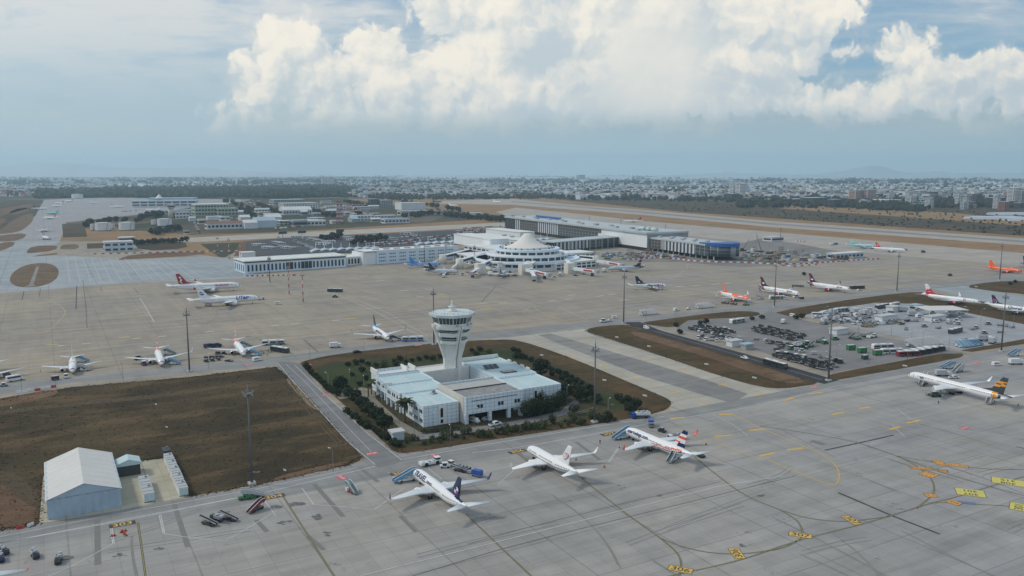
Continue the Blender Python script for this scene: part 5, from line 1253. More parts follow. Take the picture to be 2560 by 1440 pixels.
def car(c='white', kind='car'):
    r = V('parked_car' if kind == 'car' else 'van' if kind == 'van' else 'pickup', kind)
    if kind == 'car': p, g = [(-2.1,.3),(2.1,.3),(2.1,.75),(1.1,.92),(.4,1.42),(-1.1,1.45),(-1.9,1.0),(-2.1,.95)], [(.98,.95),(.42,1.37),(-1.08,1.40),(-1.7,1.0)]
    elif kind == 'van': p, g = [(-2.6,.35),(2.6,.35),(2.6,1.0),(1.9,1.25),(1.3,2.2),(-2.5,2.25),(-2.6,2.0)], [(1.85,1.28),(1.33,2.0),(-2.2,2.0),(-2.2,1.3)]
    else: p, g = [(-2.6,.45),(2.6,.45),(2.6,.95),(1.5,1.12),(.9,1.75),(-.7,1.78),(-.85,1.05),(-2.6,1.05)], [(1.42,1.14),(.92,1.66),(-.6,1.68),(-.7,1.14)]
    MB().profile(p, 1.8 if kind != 'van' else 2.0, inset=.12).obj('body', 'car_' + c, r)
    MB().profile(g, 1.84 if kind != 'van' else 1.98, inset=.10).obj('glazing', 'glass', r)
    if kind != 'car': MB().box((-1.7 if kind == 'pickup' else -.4, 0, 1.07 if kind == 'pickup' else 2.26), (1.6, 1.4, .06)).obj('load_bed' if kind == 'pickup' else 'roof', 'car_dark' if kind == 'pickup' else 'car_' + c, r)
    wheels(r, (-1.35, 1.35), 1.8, .34, .24); return r
def minibus(c='white'):
    r = V('minibus', 'minibus')
    MB().profile([(-3.6,.4),(3.6,.4),(3.6,1.1),(2.9,1.4),(2.2,2.7),(-3.5,2.75),(-3.6,2.5)], 2.1, inset=.12).obj('body', 'car_' + c, r)
    MB().box((-.6, 0, 1.95), (5.6, 2.12, .75)).obj('side_glazing', 'glass', r); MB().profile([(2.86,1.45),(2.95,1.45),(2.3,2.5),(2.2,2.5)], 1.8).obj('windscreen', 'glass', r)
    wheels(r, (-2.2, 2.2), 2.1, .38, .28); return r
def tug(c='white', cab=True):
    r = V('baggage_tractor', 'tractor')
    MB().profile([(-1.7,.35),(1.7,.35),(1.7,.95),(.6,1.05),(.5,.8),(-.6,.8),(-.7,1.1),(-1.7,1.1)], 1.6).obj('body', 'car_' + c, r)
    if cab:
        MB().box((-.1, 0, 1.45), (1.5, 1.35, .75)).obj('cab_glazing', 'glass', r); MB().box((-.1, 0, 1.9), (1.8, 1.55, .12)).obj('roof', 'car_white' if c != 'dark' else 'car_grey', r)
    else: MB().box((-.3, 0, 1.05), (.7, 1.1, .5)).obj('seat', 'car_dark', r)
    wheels(r, (-1.1, 1.1), 1.6, .36, .28); return r
def pushback(c='white'):
    r = V('pushback_tractor', 'tractor')
    MB().profile([(-4.3,.5),(4.3,.5),(4.4,1.1),(4.0,1.45),(1.2,1.5),(.9,1.35),(-2.0,1.35),(-2.3,1.6),(-4.3,1.6)], 2.7).obj('body', 'car_' + c, r)
    MB().box((2.7, .3, 1.85), (1.9, 1.8, .75)).obj('cab_glazing', 'glass', r); MB().box((2.7, .3, 2.28), (2.1, 2.0, .12)).obj('cab_roof', 'car_' + c, r)
    for x in (-3.1, -.8, 1.0): MB().box((x, -.2, 1.62), (1.1, 1.5, .2)).obj('deck_hatch', 'car_silver', r)
    wheels(r, (-2.3, 2.1), 2.8, .72, .5); return r
def truck(cab='white', box='white', kind='box', L=8.0):
    r = V('fuel_truck' if kind == 'tank' else 'service_truck', 'truck'); l = L / 2
    MB().box((0, 0, .75), (L, 1.6, .35)).obj('chassis', 'car_dark', r)
    MB().profile([(l - 1.9,.55),(l,.55),(l,1.5),(l - .3,2.5),(l - 1.9,2.5)], 2.35).obj('cab', 'car_' + cab, r)
    MB().profile([(l - .55,1.55),(l + .03,1.55),(l - .24,2.35),(l - .55,2.35)], 2.1).obj('windscreen', 'glass', r)
    m = MB()
    if kind == 'tank': m.lathe([(.5, -l), (1.1, -l + .25), (1.1, l - 2.3), (.5, l - 2.1)], 14, 'x', (0, 0, 2.0))
    else: m.box((-1.0, 0, 2.1), (L - 2.3, 2.5, 2.4 if kind == 'box' else 1.0))
    o = m.obj('tank' if kind == 'tank' else 'cargo_box' if kind == 'box' else 'equipment', 'car_' + box, r)
    if kind == 'gear':
        for k in range(4): MB().box((-3 + k * 1.3, .3 * (-1) ** k, 2.8), (.9, 1.4, .7)).obj('pump_unit', 'car_grey' if k % 2 else 'car_silver', o)
    wheels(r, (-l * .55, l * .62), 2.4, .5, .35); return r
def stairs(rail='lblue', base='white', H=2.9, L=8.0, cab='white', canopy=False):
    """self-driving passenger steps: the top platform is at +x"""
    r = V('passenger_stairs', 'airstairs')
    n = 16; m = MB()
    for k in range(n): m.box((-L / 2 + .3 + k * (L - 2.2) / n, 0, .45 + (H - .45) * (k + 1) / n - .1), ((L - 2.2) / n + .08, 1.5, .16))
    m.box((L / 2 - .9, 0, H), (2.0, 1.7, .14)); m.obj('steps', 'car_grey', r)
    for s in (-1, 1):
        MB().profile([(-L / 2, .35), (-L / 2 + .1, 1.3), (L / 2 - 1.9, H + 1.05), (L / 2, H + 1.05), (L / 2, H - .25), (L / 2 - 1.9, H - .3)], .1, s * .88).obj('side_panel', 'car_' + rail, r)
        MB().profile([(-L / 2 + .1, 1.3), (-L / 2 + .1, 1.45), (L / 2 - 1.9, H + 1.22), (L / 2, H + 1.22), (L / 2, H + 1.06), (L / 2 - 1.9, H + 1.06)], .14, s * .88).obj('handrail', 'car_white', r)
    MB().box((.3, 0, .75), (L * .72, 1.9, .6)).obj('chassis', 'car_' + base, r)
    for a, b in (((-.5, .8), (1.6, H - .3)), ((2.8, .8), (L / 2 - .6, H - .2))):
        for s in (-1, 1): MB().tube((a[0], s * .7, a[1]), (b[0], s * .7, b[1]), .08).obj('strut', 'car_dark', r)
    MB().box((L / 2 - 2.2, 1.25, 1.25), (1.3, .9, 1.2)).obj('cab', 'car_' + cab, r)
    if canopy: MB().profile([(L / 2 - 1.9, H + 2.2), (L / 2, H + 2.2), (L / 2, H + 2.3), (L / 2 - 1.9, H + 2.3), (-L / 2 + .3, 2.9), (-L / 2 + .3, 2.75)], 1.9).obj('canopy', 'car_lblue', r)
    wheels(r, (-1.6, 2.4), 2.0, .4, .3); return r
def loader(c='dark'):
    r = V('belt_loader', 'belt loader')
    MB().profile([(-3.2,.4),(1.8,.4),(1.8,.8),(-3.2,.8)], 1.7).obj('chassis', 'car_' + c, r)
    MB().profile([(-3.8,.75),(3.6,1.9),(3.6,2.1),(-3.8,.95)], .95, -.25).obj('conveyor', 'tyre', r)
    for s in (-.78, .28): MB().profile([(-3.8,.85),(3.6,2.0),(3.6,2.25),(-3.8,1.1)], .1, s).obj('side_rail', 'car_silver', r)
    MB().box((-1.2, .65, 1.05), (1.2, .5, .7)).obj('seat', 'car_dark', r); wheels(r, (-2.2, 1.0), 1.7, .34, .25); return r
def cart(c='blue', kind='cover'):
    r = V('baggage_cart', 'baggage cart')
    MB().box((0, 0, .5), (3.1, 1.55, .16)).obj('deck', 'car_grey', r)
    if kind == 'cover':
        MB().profile([(-1.5,.6),(1.5,.6),(1.5,1.7),(1.2,1.95),(-1.2,1.95),(-1.5,1.7)], 1.5).obj('cover', 'car_' + c, r)
    else:
        for x in (-1.5, 1.5): MB().box((x, 0, 1.05), (.1, 1.5, 1.0)).obj('end_panel', 'car_' + c, r)
        MB().box((0, 0, .85), (2.3, 1.2, .55)).obj('load', 'car_' + c, r)
    MB().tube((1.5, 0, .5), (2.3, 0, .4), .06).obj('drawbar', 'car_dark', r); wheels(r, (-1.0, 1.0), 1.5, .24, .18); return r
def dolly(c='grey'):
    r = V('container_dolly', 'dolly')
    m = MB()
    for y in (-1.1, 1.1): m.box((0, y, .55), (3.4, .16, .3))
    for x in (-1.6, -.5, .5, 1.6): m.box((x, 0, .55), (.16, 2.04, .26))
    m.obj('frame', 'car_' + c, r)
    MB().box((0, 0, .78), (2.9, 1.9, .1)).obj('roller_deck', 'car_grey', r); MB().box((0, -1.15, 1.0), (3.2, .08, .6)).obj('rail', 'car_dark', r)
    wheels(r, (-1.1, 1.1), 2.0, .25, .2); return r
def gpu(c='green'):
    r = V('ground_power_unit', 'power unit')
    MB().profile([(-2.2,.6),(2.2,.6),(2.2,2.5),(1.9,2.7),(-2.2,2.7)], 2.2).obj('housing', 'car_' + c, r)
    MB().box((-.1, 0, 2.76), (3.9, 2.1, .12)).obj('roof', 'car_silver', r); MB().box((2.22, 0, 1.8), (.08, 1.5, .8)).obj('grille', 'car_dark', r)
    wheels(r, (-1.4, 1.4), 2.2, .4, .3); return r
MK = dict(bus=bus, coach=coach, car=car, minibus=minibus, tug=tug, pushback=pushback, truck=truck, stairs=stairs, loader=loader, cart=cart, dolly=dolly, gpu=gpu)
def D(a): return AX + radians(a)            # 0: along the service roads, -90: towards the camera down the stands
def go(kind, args, px, py, ang, label, group=None, scale=None):
    return put((kind, args), lambda: MK[kind](*args), label, G(px, py), D(ang), group, scale)
S_ = lambda *a: go('stairs', *a)
# near stands
go('pushback', ('white',), 1077, 1161, 3, 'long white pushback tractor parked ahead of the TRAVEL jet')
go('tug', ('white',), 1112, 1169, -20, 'white tow tractor with a tow bar beside the TRAVEL jet')
go('tug', ('white',), 1128, 1164, -70, 'white baggage tractor behind the one with the tow bar')
go('loader', ('dark',), 1147, 1178, 120, 'dark belt loader beside the baggage train near the TRAVEL jet')
go('cart', ('grey','open'), 1158, 1173, 120, 'grey open cart at the head of the baggage train by the TRAVEL jet')
go('cart', ('navy','open'), 1166, 1177, 120, 'navy open cart in the middle of the baggage train by the TRAVEL jet')
go('cart', ('grey','open'), 1177, 1184, 120, 'grey open cart ahead of the blue covered one by the TRAVEL jet')
go('cart', ('blue','cover'), 1193, 1191, 118, 'bright blue covered baggage cart at the end of the train', None, 1.25)
S_(('lblue','white',2.9,8.5), 1014, 1203, -3, 'blue and white airstairs docked at the nose of the TRAVEL jet', None, 1.05)
S_(('lblue','white',2.9,8.5), 1556, 1096, 2, 'blue striped airstairs docked at the front door of the wave tailed jet', None, 1.1)
S_(('teal','white',2.9,8.0), 1683, 1151, 28, 'teal airstairs docked at the rear door of the wave tailed jet', None, 1.05)
S_(('teal','red',2.9,7.5), 880, 1231, 100, 'teal airstairs standing alone on the empty stand', None, .85)
S_(('silver','green',2.6,8.0,'green'), 632, 1244, 170, 'pale airstairs carried on a bright green truck', None, .92)
go('car', ('green','pickup'), 614, 1248, -5, 'bright green pickup beside the green airstairs truck', None, .9)
S_(('maroon','dark',2.9,8.0), 640, 1277, 30, 'dark red airstairs truck behind the green one', None, .8)
go('loader', ('dark',), 519, 1311, 122, 'dark belt loader, first of the trio on the empty stand')
go('truck', ('dark','grey','gear',5.5), 543, 1303, 120, 'dark service truck between two belt loaders', None, .8)
go('loader', ('dark',), 570, 1299, 122, 'dark belt loader, last of the trio on the empty stand')
go('truck', ('dark','silver','gear',6.0), 88, 1393, -78, 'dark ground truck with a pale deck below the hangar tent', None, .66)
go('truck', ('dark','grey','gear',6.0), 147, 1406, -98, 'dark ground truck nearer the white stand line', None, .66)
go('truck', ('dark','navy','gear',6.0), 8, 1385, -60, 'dark service truck at the picture edge, upper of two', None, .66)
go('truck', ('navy','dark','gear',6.0), 2, 1402, -80, 'blue black service truck at the picture edge, lower of two', None, .66)
go('truck', ('blue','white','gear',8.5), 1601, 1045, 160, 'white pumping truck with a blue cab by the tower island corner')
go('truck', ('grey','blue','box',6.5), 1628, 1066, 235, 'small truck with a blue box behind the wave tailed jet', None, .85)
go('truck', ('white','grey','gear',8.0), 1690, 1099, 165, 'grey pumping truck beyond the wing of the wave tailed jet', None, .85)
go('car', ('black',), 1748, 1141, -90, 'black car under the tail of the wave tailed jet', None, 1.1)
go('tug', ('dark',), 1655, 1080, -80, 'dark tractor behind the wave tailed jet')
S_(('silver','dgreen',4.0,9.0), 2308, 962, 18, 'tall grey airstairs at the front door of the striped tail jet', None, (1.1, 1.1, 1.15))
S_(('silver','white',4.0,9.0), 2476, 1007, 18, 'tall grey airstairs at the rear door of the striped tail jet', None, (1.1, 1.1, 1.15))
go('tug', ('dgreen',), 2338, 992, -30, 'green and white tractor under the striped tail jet', None, 1.4)
go('cart', ('grey','open'), 2322, 988, -10, 'grey cart behind the green tractor under the striped tail jet')
S_(('lblue','white',2.9,8.0), 2369, 921, -20, 'pale airstairs parked behind the nose of the striped tail jet')
S_(('silver','grey',3.2,9.0), 2395, 930, 5, 'grey airstairs parked behind the pale ones')
go('truck', ('white','silver','box',7.5), 2356, 940, -30, 'white box truck behind the body of the striped tail jet')
go('car', ('white','pickup'), 2385, 946, -30, 'white pickup beside the box truck')
go('car', ('white','van'), 2492, 914, -20, 'white van alone on the stand beyond the striped tail')
go('truck', ('white','white','box',8.0), 2540, 911, -25, 'white truck near the picture edge beyond the striped tail')
S_(('lblue','white',2.9,8.0), 2534, 890, -10, 'pale blue airstairs at the picture edge above the white truck')
go('car', ('white','pickup'), 1238, 1064, 8, 'white pickup driving past the open garage', None, 1.1)
go('car', ('white','van'), 1187, 1055, -70, 'white van parked in the open garage', None, .9)
go('car', ('silver',), 1216, 1050, 15, 'silver car parked in the open garage')
# far row
go('minibus', ('white',), 38, 952, 20, 'white minibus beside the far row service road', None, 1.1)
go('truck', ('dark','grey','box',6.0), 17, 942, -60, 'grey truck behind the white minibus', None, .8)
go('tug', ('grey',), 10, 966, 0, 'grey tractor at the picture edge below the minibus')
go('gpu', ('dark',), 138, 950, 10, 'dark power unit left of the green ringed jet', None, .8)
go('tug', ('white',), 165, 945, 95, 'white tractor before the green ringed jet', None, 1.2)
for px, py, a, lab, c in ((212, 927, 165, 'pale airstairs at the front door of the green ringed jet', 'silver'), (207, 905, 165, 'pale blue airstairs at the rear door of the green ringed jet', 'lblue'), (436, 911, 160, 'blue airstairs at the front door of the second jet along', 'lblue'),
                          (425, 887, 160, 'teal airstairs at the rear door of the second jet along', 'teal'), (640, 889, 160, 'blue airstairs with passengers at the third jet along', 'lblue'), (616, 869, 160, 'teal airstairs at the rear of the third jet along', 'teal'), (990, 852, 165, 'dark airstairs at the red engined jet', 'dark'), (1900, 748, 165, 'pale airstairs at the nose of the orange jet', 'silver')):
    S_((c,'white',2.9,7.0), px, py, a, lab, None, .95)
go('tug', ('purple',), 360, 913, 100, 'purple tractor in front of the second jet along', None, 1.3)
go('tug', ('dark',), 346, 899, 20, 'dark tractor under the wing of the second jet along', None, 1.3)
CG = 'dark carts and trucks gathered by the third jet along'
for i, (px, py, k) in enumerate(((515,898,'cart'),(516,905,'tug'),(530,897,'cart'),(531,903,'tug'),(545,896,'cart'),(546,901,'cart'),(553,893,'loader'),(575,904,'loader'),(560,886,'tug'),(545,886,'cart'))):
    go(k, {'cart': ('dark','cover'), 'tug': ('dark',), 'loader': ('dark',)}[k], px, py, -80 + i * 17 % 40, ['dark cart leading the first cart file by the third jet along','dark tractor of the first cart file by the third jet along','dark cart of the middle cart file by the third jet along','dark tractor of the middle cart file by the third jet along','dark cart of the last cart file by the third jet along','dark cart closing the last cart file by the third jet along','dark belt loader among the carts by the third jet along','lone dark belt loader before the nose of the third jet along','dark tractor under the wing of the third jet along','dark cart under the wing of the third jet along'][i], CG, .9)
go('truck', ('dark','navy','box',7.5), 522, 869, 10, 'dark box truck left of a matching one by the third jet along', None, .8)
go('truck', ('dark','navy','box',7.5), 541, 868, 10, 'dark box truck right of a matching one by the third jet along', None, .8)
go('bus', ('white','white','dgreen'), 684, 862, -18, 'dark green bus with white roof, upper of two by the walking passengers')
go('bus', ('white','dark'), 700, 880, -62, 'dark bus with white roof, lower of two by the walking passengers')
go('car', ('white','van'), 643, 902, 20, 'white van below the walking passengers')
go('truck', ('white','white','box',7.0), 838, 869, -8, 'white box truck alone on the middle apron')
go('car', ('black',), 893, 882, 4, 'black car on the service road', None, 1.15)
go('bus', ('white','white','blue'), 1032, 853, 158, 'white and blue apron bus beside the red engined jet')
go('bus', ('white','dark'), 838, 730, -40, 'dark bus with white roof crossing the empty middle apron')
go('tug', ('dark',), 838, 744, -30, 'dark tractor following the bus on the middle apron', None, 1.3)
go('car', ('white','van'), 696, 761, -10, 'white van near the red and white light masts')
go('pushback', ('white',), 652, 749, 10, 'white tow tractor at the nose of the widebody with blue lettering', None, .8)
go('truck', ('white','silver','gear',7), 520, 765, 10, 'grey service truck under the widebody with blue lettering', None, .8)
go('truck', ('white','white','box',8), 1109, 693, 60, 'white catering truck by the dark tailed silver jet')
go('tug', ('white',), 1155, 688, 20, 'white tractor between the boarding bridges', None, 1.3)
# right hand row of the middle apron
go('tug', ('white',), 1508, 806, -5, 'white tractor towing beside the service road', None, 1.4); go('car', ('white','pickup'), 1523, 804, 0, 'white pickup just ahead of the towing tractor')
go('car', ('white','van'), 1538, 796, -20, 'white van behind the pickup on the middle apron', None, .9)
for i, (cx, cy) in enumerate(((1619, 786), (1759, 769))):
    for k in range(5):
        S_(('silver','white',2.9,8.0), cx - 14 + k * 8, cy + 2 - k * .8, 90 + (k - 2) * 9, ['first','second','third','fourth','fifth'][k] + (' grey airstairs in the cluster by the lone light mast' if i == 0 else ' grey airstairs in the cluster near the orange jet'), 'grey airstairs parked in fans', .9)
go('car', ('white','van'), 1690, 777, 10, 'white van between the two airstair fans'); go('car', ('white','pickup'), 1720, 774, 5, 'white pickup between the two airstair fans')
go('loader', ('green',), 1867, 763, 3, 'green belt loader in front of the orange jet', None, 1.2)
for i, px in enumerate((1808, 1818, 1830, 1838)): go('cart', ('dark','open'), px, 759 + i * 1.2, 0, ['first','second','third','last'][i] + ' dark cart of the train in front of the orange jet', 'cart train in front of the orange jet')
go('bus', ('white','white','dgreen'), 1943, 748, -22, 'dark green bus with white roof beside the navy tailed jet'); go('car', ('white','van'), 1965, 748, -20, 'white van just ahead of the dark green bus')
go('tug', ('white',), 1990, 745, -10, 'white tow tractor at the nose of the navy tailed jet', None, 1.5); go('gpu', ('dark',), 2004, 748, 0, 'dark power unit ahead of the tow tractor', None, .8)
go('bus', ('cream','dark'), 2143, 722, -18, 'pale roofed bus ahead of the second navy tailed jet'); go('car', ('white',), 2148, 727, -15, 'white car beside the pale roofed bus')
for i, px in enumerate((1985, 1992, 1999, 2005)): go('cart', ('dark','open'), px, 716 + i * .5, 0, ['first','second','third','last'][i] + ' dark cart of the train between the navy tailed jets', 'cart train between the navy tailed jets')
go('car', ('white','van'), 1616, 822, -92, 'white van entering the black asphalt road', None, .9); go('car', ('white','pickup'), 1861, 897, -95, 'white pickup on the black asphalt road', None, .95)
go('bus', ('white','dark'), 1938, 916, -93, 'black bus with white roof on the black asphalt road', None, (1.2, 1, 1))
go('tug', ('dark',), 2375, 690, 0, 'dark tractor under the orange jet', None, 1.4)
for i, (px, py, k, c, lab) in enumerate(((2080,613,'truck',('blue','white','box',8.0),'white truck left of the turquoise jet'),(2090,612,'truck',('green','green','box',6.0),'green truck left of the turquoise jet'),(2180,622,'truck',('dark','grey','gear',8.0),'grey truck at the nose of the turquoise jet'),(2262,627,'truck',('orange','grey','gear',7.0),'orange truck ahead of the red finned jet'),(2308,632,'truck',('navy','dark','box',6.0),'dark truck far ahead of the red finned jet'))): go(k, c, px, py, 0, lab)
# equipment yards
DG = 'dark dollies stored in close ranks in the yard'
rows_ = [(1728,824,1800,838,9),(1738,820,1815,835,9),(1752,817,1830,832,9),(1790,842,1850,853,7),(1890,822,2000,846,11),(1885,828,1985,852,11),(1905,818,2010,842,11),(1920,858,2010,872,8),(1938,893,2060,925,14),(1950,889,2072,921,14),(1965,887,2084,917,14)]
for r_, (x0, y0, x1, y1, n) in enumerate(rows_):
    for k in range(n): go('dolly', ('grey',) if (r_ + k) % 2 else ('dark',), x0 + (x1 - x0) * k / (n - 1) + random.gauss(0, 1.5), y0 + (y1 - y0) * k / (n - 1) + random.gauss(0, .8), -90 + random.gauss(0, 14), 'empty metal dolly in a dense rank in the grey vehicle yard', DG, (1.15, 1.0, 1.7))
go('bus', ('white','white','dgreen'), 1843, 807, 5, 'dark green bus with white roof at the top of the grey yard'); go('truck', ('white','white','box',7.0), 1958, 808, 30, 'white box truck near the yard gate', None, .9)
go('car', ('white','pickup'), 1812, 826, -30, 'white truck cab between dollies in the grey yard', None, 1.3)
go('car', ('white','van'), 1983, 792, -90, 'white van on the road between the yards')
for i, (px, py) in enumerate(((2127,875),(2155,882),(2193,888))): go('gpu', ('green',), px, py, -12, ['first','second','third'][i] + ' large green power unit in the row before the buses', 'green power units in the grey yard', 1.15)
go('gpu', ('dgreen',), 2162, 898, 0, 'dark green power unit below the green row', None, .9)
go('bus', ('white','white','red'), 2207, 872, -20, 'red sided bus with white roof in the grey yard'); go('bus', ('white','white'), 2230, 884, -22, 'white bus beside the red sided one in the grey yard')
for i in range(5): go('bus', ('white','maroon' if i == 0 else 'dark'), 2270 + i * 16, 890 - i * 3, -20, ['maroon sided bus at the near end of the bus rank', 'second bus of the rank, dark with white roof', 'third bus of the rank, dark with white roof', 'fourth bus of the rank, dark with white roof', 'last bus of the rank, by the road'][i], 'bus rank in the grey yard')
for i in range(7): S_(('silver','teal',3.0,8.0), 2279 + i * 10, 868 - i * 1.2, 100, ['first','second','third','fourth','fifth','sixth','last'][i] + ' airstairs in the tilted rank above the buses', 'airstairs rank above the buses', 1.05)
for i, (px, py, k, c) in enumerate(((1985,868,'tug','green'),(1997,870,'truck','green'),(1978,874,'tug','green'),(2018,862,'tug','green'),(2028,866,'loader','green'),(2050,855,'loader','green'),(2062,860,'tug','green'),(2088,850,'tug','green'),(2130,845,'loader','green'),(2145,848,'loader','green'),(2168,842,'loader','green'),(1945,888,'tug','dgreen'),(1965,890,'tug','dgreen'),(1990,895,'tug','white'),(2010,898,'tug','dgreen'),(2090,905,'tug','dark'),(2100,908,'tug','dark'))):
    go(k, ('green','white','gear',6.0) if k == 'truck' else (c,), px, py, (i * 37) % 50 - 25, ['green tractor heading a huddle of green vehicles','green truck in the huddle of green vehicles','green tractor beside the dolly ranks','green tractor nearest the tall mast','green belt loader by the tall mast','green belt loader beside the little hut','green tractor beside the little hut','green tractor under the blue shelter','green belt loader behind the white tractor','green belt loader next to the white tractor','green belt loader at the yard road edge','dark green tractor first on the lower yard edge','dark green tractor second on the lower yard edge','white tractor on the lower yard edge','dark green tractor last on the lower yard edge','dark tractor by the lower dolly rank end','dark tractor closing the lower dolly rank'][i], 'tractors and loaders parked about the grey yard', 1.3)
go('pushback', ('white',), 2180, 844, 5, 'white pushback tractor in the grey yard')
cy = [(2045,792,'minibus'),(2060,788,'minibus'),(2040,795,'car'),(2068,799,'car'),(2082,806,'tug'),(2090,803,'tug'),(2102,808,'tug'),(2110,800,'cart'),(2120,806,'tug'),(2128,803,'cart'),(2140,800,'tug'),(2150,806,'tug'),(2160,798,'cart'),(2135,811,'tug'),(2172,806,'cart'),(2215,797,'cart'),(2228,795,'loader'),(2180,815,'loader'),(2188,812,'loader'),(2165,816,'loader'),(2175,818,'loader'),(2220,809,'loader'),(2228,808,'loader'),(2237,808,'loader'),(2246,807,'loader'),(2268,803,'truck'),(2290,804,'cart'),(2315,797,'car'),(2338,806,'car'),(2370,805,'car'),(2395,812,'tug'),(2345,822,'cart'),(2310,818,'tug'),(2265,825,'cart'),(2440,822,'tug'),(2430,825,'cart'),(2470,812,'tug'),(2500,815,'cart'),(2515,817,'cart'),(2530,820,'cart'),(2460,835,'tug'),(2500,832,'cart'),(2085,785,'truck'),(2140,785,'truck'),(2175,782,'truck'),(2270,775,'tug'),(2290,778,'tug'),(2410,860,'truck'),(2430,856,'tug'),(2460,853,'truck'),(2480,858,'truck'),(2475,848,'car')]
nm = dict(minibus='white minibus', car='white pickup', tug='pale tractor', cart='grey cart', loader='olive belt loader', truck='pale box truck')
for i, (px, py, k) in enumerate(cy):
    go(k, {'car': ('white','pickup'), 'cart': ('grey','open'), 'tug': ('white',) if i % 2 else ('grey',), 'loader': ('yellow',), 'minibus': ('white',), 'truck': ('white','silver','gear' if i % 2 else 'box',7.0)}[k], px, py, (i * 53) % 70 - 40, nm[k] + ' parked among the equipment on the pale concrete yard', nm[k] + ' ranks on the pale concrete yard', 1.2)
for i in range(6): S_(('lblue','white',2.8,7.0), 2400 + i * 9, 868 - i * .8, 70 + 20 * i, 'pale airstairs in the huddle at the lower yard corner', 'pale airstairs huddled at the lower yard corner', 1.0)
for i in range(5): S_(('silver','white',2.8,7.0), 2150 + i * 11, 779 + i * 1.4, 40 + 15 * i, 'grey airstairs in the huddle at the top of the pale yard', 'grey airstairs at the top of the pale yard', 1.0)
go('bus', ('white','dark'), 2388, 832, 8, 'dark bus with white roof alone on the pale yard', None, 1.05); go('bus', ('white','dark'), 2205, 770, 10, 'long dark bus at the top edge of the pale yard', None, (1.3, 1, 1)); go('bus', ('white','white','dgreen'), 2235, 766, 10, 'dark bus behind the long one at the yard edge'); go('bus', ('white','white','dgreen'), 2103, 779, 0, 'green and white bus near the yard gate')
# car parks behind the terminal
CP = random.Random(11)
def rank(kind, colors, x0, y0, x1, y1, n, label, group, ang=-55, sc=1.0):
    ang = math.degrees(heading(G(x0, y0), G(x1, y1)) - AX) + (72 if kind == 'coach' else 82)
    for k in range(n):
        t = k / max(n - 1, 1); c = CP.choice(colors); go(kind, (c,), x0 + (x1 - x0) * t + CP.uniform(-.4, .4), y0 + (y1 - y0) * t + CP.uniform(-.2, .2), ang + CP.uniform(-4, 4), label.replace('#', 'white' if c in ('white', 'silver') else 'dark' if c != 'red' else 'red'), group, sc * CP.uniform(.95, 1.08))
for x0, y0, x1, y1, n in ((735,594,765,596,6),(775,600,800,605,6),(805,608,835,606,6),(848,595,875,598,7),(875,601,900,603,6),(640,614,656,616,5),(665,621,690,624,6),(685,608,705,612,5),(705,620,740,624,7),(925,592,950,594,5),(800,612,830,614,6),(960,596,985,600,5),(1010,586,1035,588,4),(830,590,842,591,3)):
    rank('coach', ['white', 'white', 'silver'], x0, y0, x1, y1, n, '# coach in the crowded coach park', 'coaches in the coach park', -40)
for x0, y0, x1, y1, n in ((738,601,786,622,22),(735,603,782,624,20),(900,606,960,600,16),(905,612,965,606,16),(915,617,975,611,16),(985,612,1040,606,16),(985,606,1045,599,16),(1045,596,1110,590,16),(1050,602,1125,596,18),(1000,594,1050,590,12),(1120,590,1180,585,14),(1130,584,1200,579,16),(1140,578,1210,573,14),(1160,571,1250,566,18),(1180,577,1262,571,16),(1185,590,1262,584,14),(1190,598,1265,592,14),(880,610,895,608,4)):
    rank('car', ['white', 'silver', 'white', 'dark', 'silver', 'red', 'navy'], x0, y0, x1, y1, n, '# car among hundreds in the terminal car park', 'cars in the terminal car park', -50, 1.15)

# more small things packed into both yards
for k in range(46):
    px, py = CP.uniform(2040, 2420), CP.uniform(778, 812); kk = ('cart', 'tug', 'car', 'truck', 'loader', 'dolly')[k % 6]
    go(kk, {'cart': ('grey','open'), 'tug': ('white',), 'car': ('white','van'), 'truck': ('white','silver','box',7.0), 'loader': ('dark',), 'dolly': ('grey',)}[kk], px, py, CP.uniform(-80, 60), {'cart':'grey cart','tug':'white tractor','car':'white van','truck':'pale box truck','loader':'dark belt loader','dolly':'metal dolly'}[kk] + ' in the crowded upper half of the pale yard', {'cart':'grey carts','tug':'white tractors','car':'white vans','truck':'pale box trucks','loader':'dark belt loaders','dolly':'metal dollies'}[kk] + ' in the upper half of the pale yard', 1.2)
for k in range(40):
    px = CP.uniform(1745, 2080); py = 826 + (px - 1745) * .2 + CP.uniform(-10, 22); kk = ('dolly', 'cart', 'tug', 'gpu')[k % 4]
    go(kk, {'cart': ('grey','open'), 'tug': ('white',), 'dolly': ('grey',), 'gpu': ('silver',)}[kk], px, py, CP.uniform(-90, 90), {'cart':'grey cart','tug':'white tractor','dolly':'metal dolly','gpu':'pale power unit'}[kk] + ' standing loose between the dolly ranks', {'cart':'grey carts','tug':'white tractors','dolly':'metal dollies','gpu':'pale power units'}[kk] + ' between the dolly ranks', 1.1 if kk != 'gpu' else .7)
